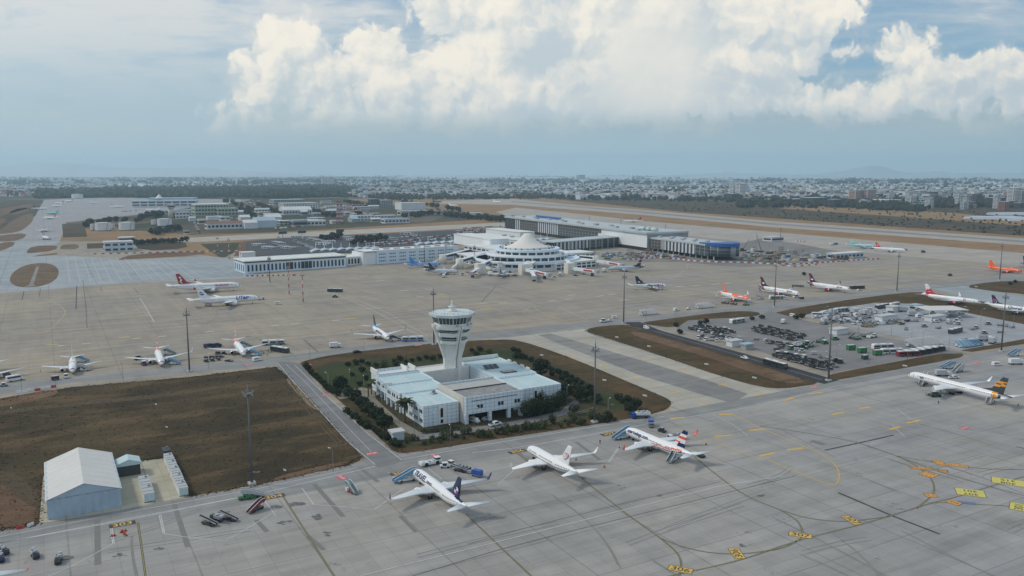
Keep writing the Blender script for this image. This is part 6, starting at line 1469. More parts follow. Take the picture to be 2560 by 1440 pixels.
# ------------------------------------------------------------------ masts, lamps, barriers, cones, signs, billboards, people
M('mast_steel', (.13, .135, .135), .55, .15, .3, metal=.2); M('cone_orange', (.60, .10, .03), .6); M('concrete_base', (.45, .44, .41), .85)
patt('red_white', (.50, .47, .45), (.33, .09, .085), 9.0, .5, 'z'); patt('mast_band', (.60, .58, .56), (.42, .06, .045), 6.0, .5, 'z')
def px_height(px, py, ytop):
    d = G(px, py).y; b = (720 - ytop) / F
    return CH + d * (-sin(PIT) + cos(PIT) * b) / (cos(PIT) + sin(PIT) * b)
def mast(label, px, py, ytop, mat='mast_steel', side=1):
    h = px_height(px, py, ytop); r = thing('light_mast', label, 'light mast', G(px, py), AX, 'floodlight masts over the aprons')
    MB().tube((0, 0, 0), (0, 0, h), .48, .24, 10).obj('pole', mat, r)
    MB().box((0, 0, .4), (2.4, 2.4, .8)).obj('base', 'concrete_base', r)
    c = MB().lathe([(1.3, h - 3.2), (1.35, h - 3.0)], 12).obj('ring', 'mast_steel', r)
    for k in range(8):
        a = k * pi / 4; m = MB().box((1.6 * cos(a), 1.6 * sin(a), h - 2.5 - .9 * (k % 2)), (.35, .8, .6), a); m.obj('floodlight', 'grey_metal', r)
    for z in (h - 1.6, h - 3.6): MB().tube((-1.7, 0, z), (1.7, 0, z), .08).obj('crossarm', 'mast_steel', r)
    MB().tube((0, 0, h), (0, 0, h + 1.6), .05).obj('rod', 'mast_steel', r)
    return r
for a in (('tall grey mast rising above the far row, beside the second jet', 474, 930, 772), ('tall grey mast on the brown field near the containers', 630, 1211, 962), ('tall grey mast at the taxiway corner of the tower garden', 1486, 1056, 858),
          ('tall grey mast at the head of the black asphalt road', 1559, 808, 682), ('tall grey mast by the navy tailed jets', 1936, 768, 655), ('tall grey mast between the navy tailed and red finned jets', 2242, 729, 632), ('tall grey mast crossing the orange jet', 2499, 701, 608),
          ('tall grey mast on the verge below the pale yard', 2503, 879, 731), ('tall grey mast at the lower corner of the grey yard', 2071, 952, 772), ('tall grey mast half hidden behind the control tower', 1085, 862, 722),
          ('thin mast in front of the windowed terminal wing', 1061, 660, 592), ('thin mast between the boarding bridges', 1115, 655, 595), ('thin mast before the round terminal', 1186, 660, 612), ('thin mast before the unfinished pier', 1485, 668, 626), ('thin mast beside the round hall', 1407, 672, 628),
          ('thin grey mast at the pier end', 675, 707, 638), ('grey mast beyond the construction yard', 1951, 604, 568), ('thin mast beside the runway, near the white finned jet', 1473, 554, 540), ('thin mast on the grass behind the unfinished roof', 1552, 560, 548), ('thin mast on the grass behind the lower wing', 1664, 572, 560)): mast(*a)
for a in (('red and white banded mast in front of the slotted terminal wing', 675, 706, 641), ('red and white banded mast, middle of three on the apron', 723, 736, 660), ('red and white banded mast, nearest of three on the apron', 758, 756, 679), ('red and white mast by the brown plot, first of four', 545, 634, 590), ('red and white mast by the brown plot, second of four', 573, 648, 594), ('red and white mast by the brown plot, third of four', 602, 664, 603), ('red and white mast at the coach park', 696, 604, 588)): mast(*a, 'mast_band')
def lamp():
    r = thing('street_lamp', '', 'street lamp', group='street lamps'); MB().tube((0, 0, 0), (0, 0, 8), .09, .06).obj('pole', 'galvanised', r); MB().tube((0, 0, 8), (1.2, 0, 8.6), .06).obj('arm', 'galvanised', r)
    MB().box((1.4, 0, 8.6), (.9, .35, .16)).obj('lamp_head', 'white_metal', r); return r
for i, (px, py, w) in enumerate(((1321,1040,'before the dark trees'),(1417,1010,'at the end of the garden road'),(875,968,'among the bushes by the entry path'),(821,975,'on the lawn edge'),(955,1030,'beside the palm path'),(1036,1088,'at the turn of the garden path'),(1081,1080,'by the clipped hedge'),(1185,1070,'before the open garage'),(1520,1045,'at the garden corner'),(910,985,'by the arcade'),(998,1062,'by the palm'),(308,948,'by the far row, between first and second jets'),(55,978,'by the white minibus'),(522,922,'by the dark cart files'),(775,898,'at the road junction'),(910,885,'past the black car'),(1126,1118,'on the garden verge'),(833,1180,'on the field corner'))):
    put('lamp', lamp, 'slim grey lamp post ' + w, G(px, py), i * .9, 'street lamps')
for i, (px, py) in enumerate(((2062,800),(2146,832),(2228,838),(2306,868),(2372,874),(2278,862),(2490,868),(2330,812),(2452,806),(2090,905),(2060,925),(2170,912),(2268,905),(1763,847),(1685,815),(1690,860),(2533,815),(2405,800),(1690,790),(1615,800),(1780,785))):
    put('lamp', lamp, 'slim grey lamp post about the equipment yards', G(px, py), i * .7, 'lamp posts about the equipment yards', 1.15)
def barrier(mat):
    def f():
        r = thing('road_barrier', '', 'barrier', group='water filled barriers'); MB().profile([(-.95,0),(.95,0),(.95,.95),(-.95,.95)], .5, inset=.14).obj('block', mat, r); return r
    return f
def chain(pts, n, where):
    P = pix(pts); seg = [(b - a).length for a, b in zip(P, P[1:])]; T = sum(seg)
    for k in range(n):
        q = T * k / (n - 1); i = 0
        while i < len(seg) - 1 and q > seg[i]: q -= seg[i]; i += 1
        p = P[i].lerp(P[i + 1], min(q / seg[i], 1)); c = k % 2
        put(('bar', c), barrier('car_red' if c else 'car_white'), ('red' if c else 'white') + ' plastic barrier block in the chain ' + where, (p.x, p.y, 0), heading(P[i], P[i + 1]), ('red' if c else 'white') + ' barriers ' + where, (1.7, 1.6, 1.5))
chain([(612,691),(640,691),(735,689)], 20, 'before the slotted terminal wing'); chain([(228,636),(320,634),(445,631),(600,628)], 40, 'along the left hand soil bank')
chain([(1570,650),(1640,645),(1680,647),(1730,653),(1790,656),(1850,657),(1940,661),(2000,661),(2110,654),(2195,648)], 84, 'round the construction yard')
chain([(1945,664),(1990,667),(2040,662)], 10, 'outside the yard corner'); chain([(1990,604),(2010,605)], 6, 'by the far site hut')
for i, (px, py) in enumerate(((46,983),(62,981),(76,977),(94,977),(105,973),(120,971),(133,969))): put(('bar', i in (3, 6)), barrier('car_red' if i in (3, 6) else 'car_white'), ['white barrier, first from the minibus end','white barrier, second from the minibus end','white barrier, third from the minibus end','red barrier in the middle of the short row','white barrier just past the middle red one','white barrier before the end red one','red barrier ending the short row'][i], G(px, py), AX, None, 1.3)
put(('bar', True), barrier('car_red'), 'red barrier by the pad corner of the hangar tent', G(50, 1322), AX, None, 1.0); put(('bar', False), barrier('car_white'), 'white barrier by the pad corner of the hangar tent', G(77, 1315), AX + .6, None, 1.0)
def tcone():
    r = thing('traffic_cone', '', 'traffic cone', group='traffic cones'); MB().lathe([(.28, .05), (.05, .75)], 8).obj('cone', 'cone_orange', r); MB().box((0, 0, .03), (.6, .6, .06)).obj('foot', 'car_dark', r); return r
for i, (px, py) in enumerate(((280,1341),(303,1332),(306,1330),(309,1332),(314,1328),(311,1336),(315,1340),(286,1340),(1511,1168),(1440,1150),(1548,1120),(1600,1108),(1765,1112),(640,1048))): put('tcone', tcone, 'orange traffic cone on the stand concrete ' + ('by number 303' if i < 8 else 'beside the parked jets'), G(px, py), 0, 'orange cones ' + ('by number 303' if i < 8 else 'beside the parked jets'), 1.3)
def taxi_sign():
    r = thing('taxiway_sign', '', 'sign', group='taxiway signs'); MB().box((0, 0, .9), (3.2, .25, 1.0)).obj('board', 'white_metal', r)
    for x in (-1.3, 1.3): MB().box((x, 0, .2), (.15, .15, .4)).obj('post', 'grey_metal', r)
    return r
for i, (px, py, w) in enumerate(((1354,890,'on the tower island edge by the taxiway'),(1612,992,'at the tower island corner by the taxiway'),(1511,953,'half way down the tower island edge'),(1542,845,'at the head of the taxiway island'),(1622,868,'upper on the taxiway island'),(1766,913,'lower on the taxiway island'),(1886,947,'at the foot of the taxiway island'),(390,1013,'upper on the brown field'),(417,1070,'in the middle of the brown field'),(712,1178,'at the field corner'),(28,1022,'by the field track'),(2262,917,'on the verge below the bus rank'),(2440,718,'on the far verge beneath the orange jet'))): put('sign', taxi_sign, 'low white sign board ' + w, G(px, py), AX - radians(70), None, .5 if 'field' in w else .72)
def billboard(px, py, yt):
    h = px_height(px, py, yt); r = thing('billboard', '', 'billboard', G(px, py), AX); MB().tube((0, 0, 0), (0, 0, h - 3), .5).obj('post', 'grey_metal', r); MB().box((0, 0, h - 2.2), (14, .8, 5)).obj('board', 'pale_grey', r); MB().box((0, -.45, h - 2.2), (13, .1, 4.2)).obj('panel', 'dark_metal', r); return r
for px, py, yt, w in ((707,594,578,'first of three over the pale road'), (755,592,576,'middle one of three over the pale road'), (850,587,573,'last of three over the pale road, near the coaches')): tag(billboard(px, py, yt), 'grey roadside billboard, ' + w, 'billboard')
# people
M('skin', (.42, .26, .18), .6); M('cloth_dark', (.03, .035, .05), .8); M('cloth_blue', (.06, .12, .25), .8); M('cloth_pale', (.45, .44, .42), .8); M('vest', (.55, .52, .05), .7)
def person(top, stride=.22):
    def f():
        o = bpy.data.objects.new('person', bpy.data.meshes.new('person')); COL.objects.link(o); tag(o, '', 'person')
        J = [(0,0,.95,.14),(0,0,1.2,.15),(0,0,1.42,.17),(0,0,1.54,.06),(0,0,1.68,.10),(0,0,1.76,.09), (.0,.10,.9,.10),(stride*.6,.10,.5,.075),(stride,.10,.08,.05),(stride+.14,.10,.04,.04), (.0,-.10,.9,.10),(-stride*.4,-.10,.5,.075),(-stride,-.10,.08,.05),(-stride+.14,-.10,.04,.04),
             (0,.22,1.40,.06),(-.06,.26,1.14,.045),(.06,.25,.92,.035), (0,-.22,1.40,.06),(.08,-.26,1.14,.045),(.2,-.24,.95,.035)]
        ed = [(0,1),(1,2),(2,3),(3,4),(4,5),(0,6),(6,7),(7,8),(8,9),(0,10),(10,11),(11,12),(12,13),(2,14),(14,15),(15,16),(2,17),(17,18),(18,19)]
        me = o.data; me.from_pydata([j[:3] for j in J], ed, []); md = o.modifiers.new('skin', 'SKIN')
        for v, j in zip(me.skin_vertices[0].data, J): v.radius = (j[3], j[3])
        me.skin_vertices[0].data[0].use_root = True
        o.modifiers.new('smooth', 'SUBSURF').levels = 1
        dg = bpy.context.evaluated_depsgraph_get(); m2 = bpy.data.meshes.new_from_object(o.evaluated_get(dg)); o.modifiers.clear(); o.data = m2
        for m in ('skin', top, 'cloth_dark'): m2.materials.append(MATS[m])
        for p in m2.polygons: p.material_index = 0 if p.center.z > 1.56 else (1 if p.center.z > .92 else 2); p.use_smooth = True
        return o
    return f
pl = [(1020,1184,'vest','ground worker in a yellow vest by number 305'),(1028,1189,'cloth_dark','person in dark clothes at the top of the blue airstairs'),(655,884,'cloth_blue','passenger in blue at the foot of the airstairs'),(659,887,'cloth_dark','passenger in dark clothes near the airstairs foot'),(668,882,'cloth_pale','passenger in pale clothes walking to the bus'),(671,880,'cloth_dark','passenger in dark clothes in the middle group'),(675,883,'cloth_blue','passenger in blue in the middle group'),(679,882,'cloth_dark','passenger in dark clothes nearest the bus'),(668,891,'vest','worker in a yellow vest directing passengers'),(2346,1011,'cloth_dark','person in dark clothes on the stand below the striped tail jet'),(2545,1018,'cloth_dark','person in dark clothes by the striped tail fin'),(1500,1110,'cloth_dark','person in dark clothes by the white stand lines'),(662,885,'cloth_pale','passenger in pale clothes behind the blue one'),(101,930,'vest','worker in a vest by the green ringed jet')]
for px, py, c, lab in pl: put(('person', c), person(c), lab, G(px, py), random.uniform(0, 6), None, 1.05)
# aerials of the navigation mast and cranes
def lattice():
    px, py, yt = 850, 560, 505; h = px_height(px, py, yt); r = thing('lattice_mast', 'red and white lattice radio mast among the mid distance buildings', 'radio mast', G(px, py)); w = 6.0
    m = MB(); 
    for sx, sy in ((-1,-1),(1,-1),(1,1),(-1,1)): m.tube((sx*w, sy*w, 0), (sx*w*.62, sy*w*.62, h), .9, .7, 4)
    for k in range(7):
        z0, z1 = h*k/7, h*(k+1)/7; a0, a1 = w*(1-.38*k/7), w*(1-.38*(k+1)/7)
        for (ax, ay), (bx, by) in (((-1,-1),(1,-1)),((1,-1),(1,1)),((1,1),(-1,1)),((-1,1),(-1,-1))): m.tube((ax*a0, ay*a0, z0), (bx*a1, by*a1, z1), .45, n=4); m.tube((bx*a0, by*a0, z0), (ax*a1, ay*a1, z1), .45, n=4); m.tube((ax*a1, ay*a1, z1), (bx*a1, by*a1, z1), .45, n=4)
    m.obj('lattice', 'red_white', r); MB().box((0, 0, h + 1), (10, 10, 2)).obj('platform', 'red_paint', r)
lattice()
def crane(label, px, py, tx, ty, mat):
    g = G(px, py); h = px_height(px, py, ty); dx = (tx - px) * g.y / F; r = thing('mobile_crane', label, 'crane', g)
    MB().box((0, 0, 1.4), (9, 2.8, 1.4)).obj('carrier', mat, r); MB().box((-1.5, 0, 3.1), (4, 2.6, 2.2)).obj('cab', mat, r); b = MB()
    for o in (-.6, .6): b.tube((0, o, 3.5), (dx, o * .4, h), .35, .2, 4)
    for k in range(12): b.tube((dx * k / 12, -.6, 3.5 + (h - 3.5) * k / 12), (dx * (k + 1) / 12, .6, 3.5 + (h - 3.5) * (k + 1) / 12), .16, n=4)
    b.obj('boom', 'mast_steel', r); MB().tube((dx, 0, h), (dx, 0, h * .5), .08).obj('cable', 'mast_steel', r); wheels(r, (-3, 0, 3), 2.8, .7)
crane('mobile crane with a raised lattice boom at the building site', 1905, 641, 1889, 585, 'pale_grey'); crane('mobile crane leaning over the building site', 1858, 628, 1872, 598, 'dark_metal')
def digger():
    g = G(1762, 641); r = thing('excavator', 'orange tracked excavator under the rounded blue terminal end', 'excavator', g); MB().box((0, 0, .6), (7, 5, 1.2)).obj('tracks', 'car_dark', r); MB().box((0, 0, 2.4), (6, 4.6, 2.4)).obj('body', 'car_orange', r); MB().tube((-2, 0, 3), (-10, 0, 8), .8, .6, 4).obj('boom', 'car_orange', r); MB().tube((-10, 0, 8), (-14, 0, 4), .6, .4, 4).obj('arm', 'car_orange', r)
digger()
# ------------------------------------------------------------------ trees, hedges, palms
def leaf_mat(name, a, b2):
    m, t, b = pmat(name); p = objc(t); oi = t.nodes.new('ShaderNodeObjectInfo')
    n = noise(t, p, 1.1, 3, .6); c = mixc(t, n.step(.35, .65), a, b2)
    c = mixc(t, 1.0, c, E(t, oi.outputs['Random']) * .5 + .75, 'MULTIPLY'); lk(t, c, b); b.inputs['Roughness'].default_value = .8; b.inputs['Specular IOR Level'].default_value = .15
    MATS[name] = m
leaf_mat('leaf_dark', (.016, .028, .012), (.034, .048, .020)); leaf_mat('leaf_mid', (.035, .052, .018), (.065, .078, .030)); leaf_mat('leaf_light', (.060, .080, .022), (.10, .115, .040)); leaf_mat('leaf_olive', (.045, .048, .028), (.080, .078, .045))
leaf_mat('leaf_far', (.028, .040, .026), (.046, .056, .034)); M('bark', (.09, .07, .05), .9, .3, 2); M('palm_bark', (.12, .09, .06), .9, .3, 2)
def crown_mb(rx, rz, n, size, zc, seed, lobes=5, flat=.85):
    rd = random.Random(seed); mb = MB()
    C = [(0, 0, zc, 1.0)] + [(rx * .55 * cos(6.28 * k / lobes + rd.random()), rx * .55 * sin(6.28 * k / lobes + rd.random()), zc + rd.uniform(-.35, .35) * rz, rd.uniform(.45, .68)) for k in range(lobes)]
    for k in range(n):
        cx, cy, cz, q = C[rd.randrange(len(C))] if rd.random() < .8 else C[0]
        d = Vector((rd.gauss(0, 1), rd.gauss(0, 1), rd.gauss(0, 1))).normalized(); rr = rd.uniform(.62, 1.02) ** .7
        p = Vector((cx + d.x * rx * q * rr, cy + d.y * rx * q * rr, max(cz + d.z * rz * q * rr, .15)))
        nrm = (d + Vector((rd.gauss(0, .6), rd.gauss(0, .6), rd.gauss(.25, .5)))).normalized(); u = nrm.orthogonal().normalized(); v = nrm.cross(u); a = rd.uniform(0, 6.28); u, v = u * cos(a) + v * sin(a), v * cos(a) - u * sin(a)
        s = size * rd.uniform(.6, 1.35)
        mb.face([p - u * s - v * s * .5, p + u * s * .2 - v * s * .8, p + u * s + v * s * .3, p - u * s * .3 + v * s * .8])
    return mb
def tree_maker(name, cat, leaf, rx, rz, trunk, n=340, size=.5, seed=1, lobes=5):
    def f():
        r = thing(name, '', cat)
        t = MB().tube((0, 0, 0), (0, 0, trunk + rz * .7), .22 * rx / 3, .08 * rx / 3, 7)
        for k in range(4): t.tube((0, 0, trunk * .8 + .2), (rx * .5 * cos(k * 1.7), rx * .5 * sin(k * 1.7), trunk + rz), .09 * rx / 3, .03, 5)
        t.obj('trunk', 'bark', r); crown_mb(rx, rz, n, size, trunk + rz * .95, seed, lobes).obj('crown', leaf, r); return r
    return f
KT = {'big': [tree_maker('broadleaf_tree', 'tree', 'leaf_dark', 3.4, 3.2, 1.0, 620, .42, s, 6) for s in (1, 2, 3)], 'bush': [tree_maker('round_bush', 'bush', 'leaf_dark', 1.6, 1.3, .1, 240, .28, s, 4) for s in (4, 5)],
      'light': [tree_maker('round_bush', 'bush', 'leaf_light', 2.0, 1.7, .2, 260, .3, s, 5) for s in (6, 7)], 'shrub': [tree_maker('garden_shrub', 'shrub', 'leaf_mid', 1.1, 1.3, .1, 150, .24, s, 3) for s in (8, 9, 10)],
      'tall': [tree_maker('screen_tree', 'tree', 'leaf_dark', 2.3, 4.0, .4, 560, .38, s, 4) for s in (11, 12)], 'olive': [tree_maker('olive_tree', 'tree', 'leaf_olive', 2.2, 1.8, .9, 300, .34, s, 5) for s in (13, 14)],
      'far': [tree_maker('far_tree', 'tree', 'leaf_far', 5.5, 5.0, 1.6, 130, 1.6, s, 5) for s in (15, 16, 17)]}
TR = random.Random(5)
def plant(kind, px, py, label, sc=1.0, group=None):
    i = TR.randrange(len(KT[kind])); s = sc * TR.uniform(.88, 1.14)
    return put((kind, i), KT[kind][i], label, G(px, py), TR.uniform(0, 6.28), group, (s, s, s * TR.uniform(.9, 1.12)))
def palm():
    r = thing('palm_tree', '', 'palm tree'); t = MB(); rows = []
    for k in range(9): rows.append([((.38 - .012 * k + (.06 if k % 2 else 0)) * cos(a * .785), (.38 - .012 * k + (.06 if k % 2 else 0)) * sin(a * .785), k * .95) for a in range(8)])
    t.grid(rows, 0, False, True, True).obj('trunk', 'palm_bark', r); c = MB(); rd = random.Random(2)
    for k in range(30):
        a = k * 2.4; el = rd.uniform(-.35, 1.1); L = rd.uniform(2.9, 3.7); P = []
        for j in range(7):
            q = j / 6; P.append(Vector((cos(a) * L * q * cos(el * (1 - q * .5)), sin(a) * L * q * cos(el * (1 - q * .5)), 7.7 + L * q * sin(el) - 1.9 * q * q)))
        s = Vector((-sin(a), cos(a), 0))
        for j in range(6):
            w = .75 * sin(pi * (j + .6) / 7) + .06; w2 = .75 * sin(pi * (j + 1.6) / 7) + .04
            for sg in (1, -1): c.face([P[j], P[j] + s * sg * w - Vector((0, 0, w * .5)), P[j + 1] + s * sg * w2 - Vector((0, 0, w2 * .5)), P[j + 1]])
    c.obj('fronds', 'leaf_mid', r); return r
put('palm', palm, 'feathery palm tree before the corner of the control building', G(1012, 1056), 0, None, 1.2); put('palm', palm, 'shorter palm at the back corner of the control building', G(921, 992), 1, None, .85); put('palm', palm, 'palm standing close behind the shorter palm', G(929, 985), 2, None, .8)
for i, (px, py, s) in enumerate(((872,997,.78),(889,1008,.85),(905,1024,.9),(921,1040,.92),(944,1055,1.1),(962,1076,1.15))): plant('big', px, py, ['first','second','third','fourth','fifth','sixth'][i] + ' dark rounded tree from the entry path in the hedge row', s, 'clipped dark trees beside the garden path')
for i, (px, py) in enumerate(((1313,1044),(1325,1043),(1337,1041),(1348,1040),(1361,1036),(1373,1034),(1384,1028),(1396,1024),(1403,1012),(1408,1000),(1330,1032),(1355,1028))): plant('tall', px, py, 'tall dark tree in the screen against the right wing of the control building', 1.0, 'dark screen trees against the control building')
for px, py, k, s, w in ((1352,945,'big',1.25,'large dark tree behind the back corner of the control building'),(1466,1000,'big',1.15,'large spreading tree beside the tall mast, on the lawn'),(1447,1004,'big',.9,'dark tree left of the large spreading one by the mast'),(1492,1010,'big',.85,'dark tree just past the tall mast on the lawn'),(1576,1035,'big',.85,'dark tree near the garden corner'),(1589,1024,'big',.7,'smaller tree at the garden corner'),(851,979,'big',1.1,'broad dark tree on the lawn left of the control building'),(1412,985,'big',.9,'tree at the right end of the dark screen'),(959,915,'light',1.2,'light green bush at the back of the lawn'),(1222,885,'light',1.15,'light green bush behind the right wing'),(1519,1052,'bush',1.4,'dark round bush by the garden lamp'),(1435,1035,'olive',1.0,'grey green tree by the end of the garden road'),(1428,1045,'olive',.7,'small grey green tree below the garden road')): plant(k, px, py, w, s)
GB = 'round bushes scattered in the tower garden'
for px, py in ((1283,878),(1296,884),(1303,894),(1313,898),(1328,904),(1290,896),(1380,928),(1396,936),(1412,943),(1426,950),(1440,956),(1405,950),(1423,958),(1380,940),(1545,1000),(1555,1008),(1570,1005),(1440,975),(1425,985),(1470,975),(1452,965)): plant('bush', px, py, 'dark round bush along the far right side of the tower garden', 1.15, 'dark bushes along the right of the tower garden')
for px, py in ((770,925),(778,934),(788,944),(797,952),(806,962),(815,972),(824,980),(835,984),(845,990),(765,918)): plant('bush', px, py, 'dark bush in the hedge beside the access road', 1.15, 'hedge bushes beside the access road')
for px, py in ((870,915),(890,912),(905,907),(920,914),(940,918),(985,905),(1000,902),(1015,908),(1030,904),(1048,902),(1066,898),(1082,900),(1100,895),(990,915),(960,925),(905,930),(880,940),(915,950),(900,965),(870,970),(1110,890),(1180,880),(1200,878),(1190,890)): plant('bush', px, py, 'dark bush on the lawn behind the control building', TR.uniform(.7, 1.25), 'dark bushes on the lawn behind the control building')
for k in range(26): plant('bush', 870 + k * 5.2 + TR.uniform(-5, 5), 1035 + k * 3.5 + TR.uniform(-6, 6), 'dark bush in the rough strip along the access road', TR.uniform(.7, 1.1), 'bushes in the rough strip along the access road')
for k in range(54):
    t = k / 53; plant('shrub', 1015 + 520 * t + TR.uniform(-5, 5), 1112 - 62 * t + TR.uniform(-12, 7), 'small leafy shrub on the front verge of the tower garden', TR.uniform(.65, 1.5), 'small shrubs on the front verge of the tower garden')
for k in range(12): plant('shrub', 1058 + k * 8, 1084 - k * .8, 'clipped low shrub at the foot of the control building', .8, 'low hedge at the foot of the control building')
for px, py in ((1880,800),(1905,797),(1990,798),(2005,795),(1752,812),(1690,817),(1765,808),(2538,707),(2525,712),(1700,835),(2010,688)): plant('bush', px, py, 'lone dark bush on the grass verge by the yards', 1.3, 'lone bushes on the verges by the yards')
# middle distance trees
FT = 'trees among the middle distance buildings'
for x0, y0, x1, y1, n, s in ((212,572,232,560,6,1.0),(245,562,298,552,12,.9),(305,556,318,553,3,.8),(343,556,362,546,5,1.1),(366,545,380,540,4,1.0),(384,548,405,540,7,1.3),(382,588,452,574,18,.9),(330,612,462,606,26,.6),(480,520,500,535,6,1.0),(565,505,640,530,14,1.2),(600,525,640,548,12,1.0),(640,515,700,535,12,1.1),(690,540,720,530,8,1.0),(775,530,840,545,14,1.0),(860,505,925,520,14,1.1),(905,545,885,530,6,.9),(980,500,1050,515,10,1.1),(1010,545,1110,535,18,1.0),(1110,540,1260,556,34,1.0),(1060,515,1095,520,6,1.2),(1120,525,1150,530,6,1.1),(808,602,850,596,10,.8),(890,606,965,600,14,.8),(880,612,900,608,4,.7)):
    for k in range(n): t = (k + TR.random()) / n; plant('far', x0 + (x1 - x0) * t + TR.uniform(-5, 5), y0 + (y1 - y0) * t + TR.uniform(-2, 2), 'dark tree among the middle distance buildings', s * TR.uniform(.75, 1.2), FT)
def mass(name, spots, size, leaf, seed, n=5, m=4, hq=.75):
    rd = random.Random(seed); mb = MB()
    for px, py in spots:
        g = G(px, py); s = size * rd.uniform(.6, 1.3); mb.blob((g.x, g.y, s * .7), (s, s, s * hq * 1.2), n, m, .28, 0, rd.random())
    o = mb.obj(name, leaf); o['kind'] = 'stuff'; return o
rd = random.Random(21)
def inpoly(x, y, P):
    c = False
    for (x0, y0), (x1, y1) in zip(P, P[1:] + P[:1]):
        if (y0 > y) != (y1 > y) and x < (x1 - x0) * (y - y0) / (y1 - y0) + x0: c = not c
    return c
def fill(P, n):
    xs, ys = [p[0] for p in P], [p[1] for p in P]; out = []
    while len(out) < n:
        q = (rd.uniform(min(xs), max(xs)), rd.uniform(min(ys), max(ys)))
        if inpoly(*q, P): out.append(q)
    return out
mass('distant_wood', fill([(88,497),(95,482),(300,476),(640,470),(850,466),(885,478),(860,492),(700,497),(560,493),(480,497),(300,494)], 2600), 13, 'leaf_far', 3)
mass('distant_wood', fill([(1400,500),(1560,496),(1840,496),(2000,502),(1990,508),(1840,506),(1600,502)], 230) + fill([(2130,514),(2330,520),(2300,530),(2180,526),(2130,522)], 160), 7, 'leaf_far', 4)
mass('distant_scrub', fill([(1500,508),(1900,512),(2560,532),(2620,575),(2560,590),(1920,545),(1600,520)], 330), 2.6, 'leaf_far', 5, hq=.5)
mass('distant_scrub', fill([(880,490),(1280,488),(1440,496),(1280,498),(960,500)], 500), 7, 'leaf_far', 6)
# ------------------------------------------------------------------ buildings of the middle distance, the town, the hills, the haze
WALLS = dict(white=(.64,.66,.67), cream=(.55,.51,.43), pink=(.50,.36,.31), grey=(.33,.34,.35), dark=(.06,.07,.08), brick=(.32,.14,.10), bluew=(.48,.56,.62), green=(.36,.42,.34))
for n, c in WALLS.items(): M('wall_' + n, c, .75, .12, .06)
for n, c in dict(flat=(.50,.51,.50), brown=(.20,.11,.075), red=(.34,.09,.06), blue=(.34,.44,.50), green=(.36,.42,.33), pale=(.60,.61,.58)).items(): M('rooft_' + n, c, .8, .15, .06, dirt=.2)
BG = random.Random(17)
def building(label, x0, x1, yb, yt, depth, wall='white', roof='flat', floors=2, gable=False, name='building', rz=AX, group=None, band='dark_glass'):
    """a building whose front runs from photo column x0 to x1 at ground row yb, with its roof line at row yt"""
    a = G(x0, yb); d = a.y; W = (x1 - x0) * d / F; h = max(px_height(x0, yb, yt), 3.0); L = W / max(cos(rz), .3)
    r = thing(name, label, 'building', a, rz, group)
    w = MB().prism([(0, 0), (L, 0), (L, depth), (0, depth)], 0, h).obj('wall', 'wall_' + wall, r)
    if gable: MB().profile([(-.6, h - .2), (depth + .6, h - .2), (depth / 2, h + depth * .16)], L + 1).move(Matrix.Translation((L / 2, 0, 0)) @ Matrix.Rotation(pi / 2, 4, 'Z')).obj('roof', 'rooft_' + roof, r)
    else: MB().prism([(-.5, -.5), (L + .5, -.5), (L + .5, depth + .5), (-.5, depth + .5)], h, h + .7).obj('roof', 'rooft_' + roof, r)
    for k in range(floors):
        z = h * (k + .52) / floors; q = h / floors * .42; m = MB(); n = max(2, int(L / 7))
        m.box((L / 2, -.1, z), (L * .94, .24, q))
        o = m.obj('window_band', band, w)
        if floors > 1 or L > 30:
            for i in range(1, n): MB().box((L * i / n, -.14, z), (L / n * .3, .3, q)).obj('pier', 'wall_' + wall, o)
        MB().box((-.1, depth / 2, z), (.24, depth * .8, q)).obj('side_band', band, w)
    return r
B = building
B('white office of the fire station beside the red and white barriers', 262, 320, 631, 607, 26, 'bluew', 'flat', 2)
def lookout():
    r = thing('lookout_tower', 'short grey tower with a dark glazed cab behind the fire station office', 'tower', G(318, 622)); h = px_height(318, 622, 592)
    MB().box((0, 0, (h - 5) / 2), (9, 9, h - 5), AX).obj('shaft', 'wall_grey', r); MB().grid([[(q * cos(a * pi / 4), q * sin(a * pi / 4), z) for a in range(8)] for q, z in ((8, h - 6), (11, h - 1.5))], 0, False, True, True).obj('cab_window', 'dark_glass', r); MB().lathe([(11.6, h - 1.5), (11.6, h)], 8).obj('roof', 'rooft_flat', r)
lookout()
def old_tower():
    r = thing('old_control_tower', 'slim pale control tower beside the distant terminal', 'tower', G(429, 546)); h = px_height(429, 546, 512)
    MB().lathe([(7, 0), (6, h * .75)], 12).obj('shaft', 'wall_cream', r); MB().lathe([(6, h * .75), (9.5, h * .80), (9.5, h * .84)], 12).obj('gallery', 'wall_cream', r); MB().lathe([(8, h * .84), (9, h * .95)], 12).obj('cab_window', 'dark_glass', r); MB().lathe([(10, h * .95), (10, h)], 12).obj('roof', 'rooft_flat', r)
old_tower()
def fuel_tank(label, px, py, yt, wpx):
    g = G(px, py); R = wpx * g.y / F / 2; h = px_height(px, py, yt); r = thing('fuel_tank', label, 'storage tank', (g.x, g.y + R), 0)
    MB().lathe([(R, 0), (R, h)], 36, cap=False).obj('shell', 'wall_white', r); MB().lathe([(R * 1.01, h - .1), (R * .5, h + R * .06), (.1, h + R * .09)], 36).obj('roof', 'rooft_pale', r); MB().lathe([(R * 1.02, 0), (R * 1.02, 1.2)], 36, cap=False).obj('skirt', 'wall_dark', r)
    m = MB(); m.tube((R * .7, -R * .75, 0), (R * .9, -R * .5, h), .5, n=4); m.obj('ladder', 'grey_metal', r)
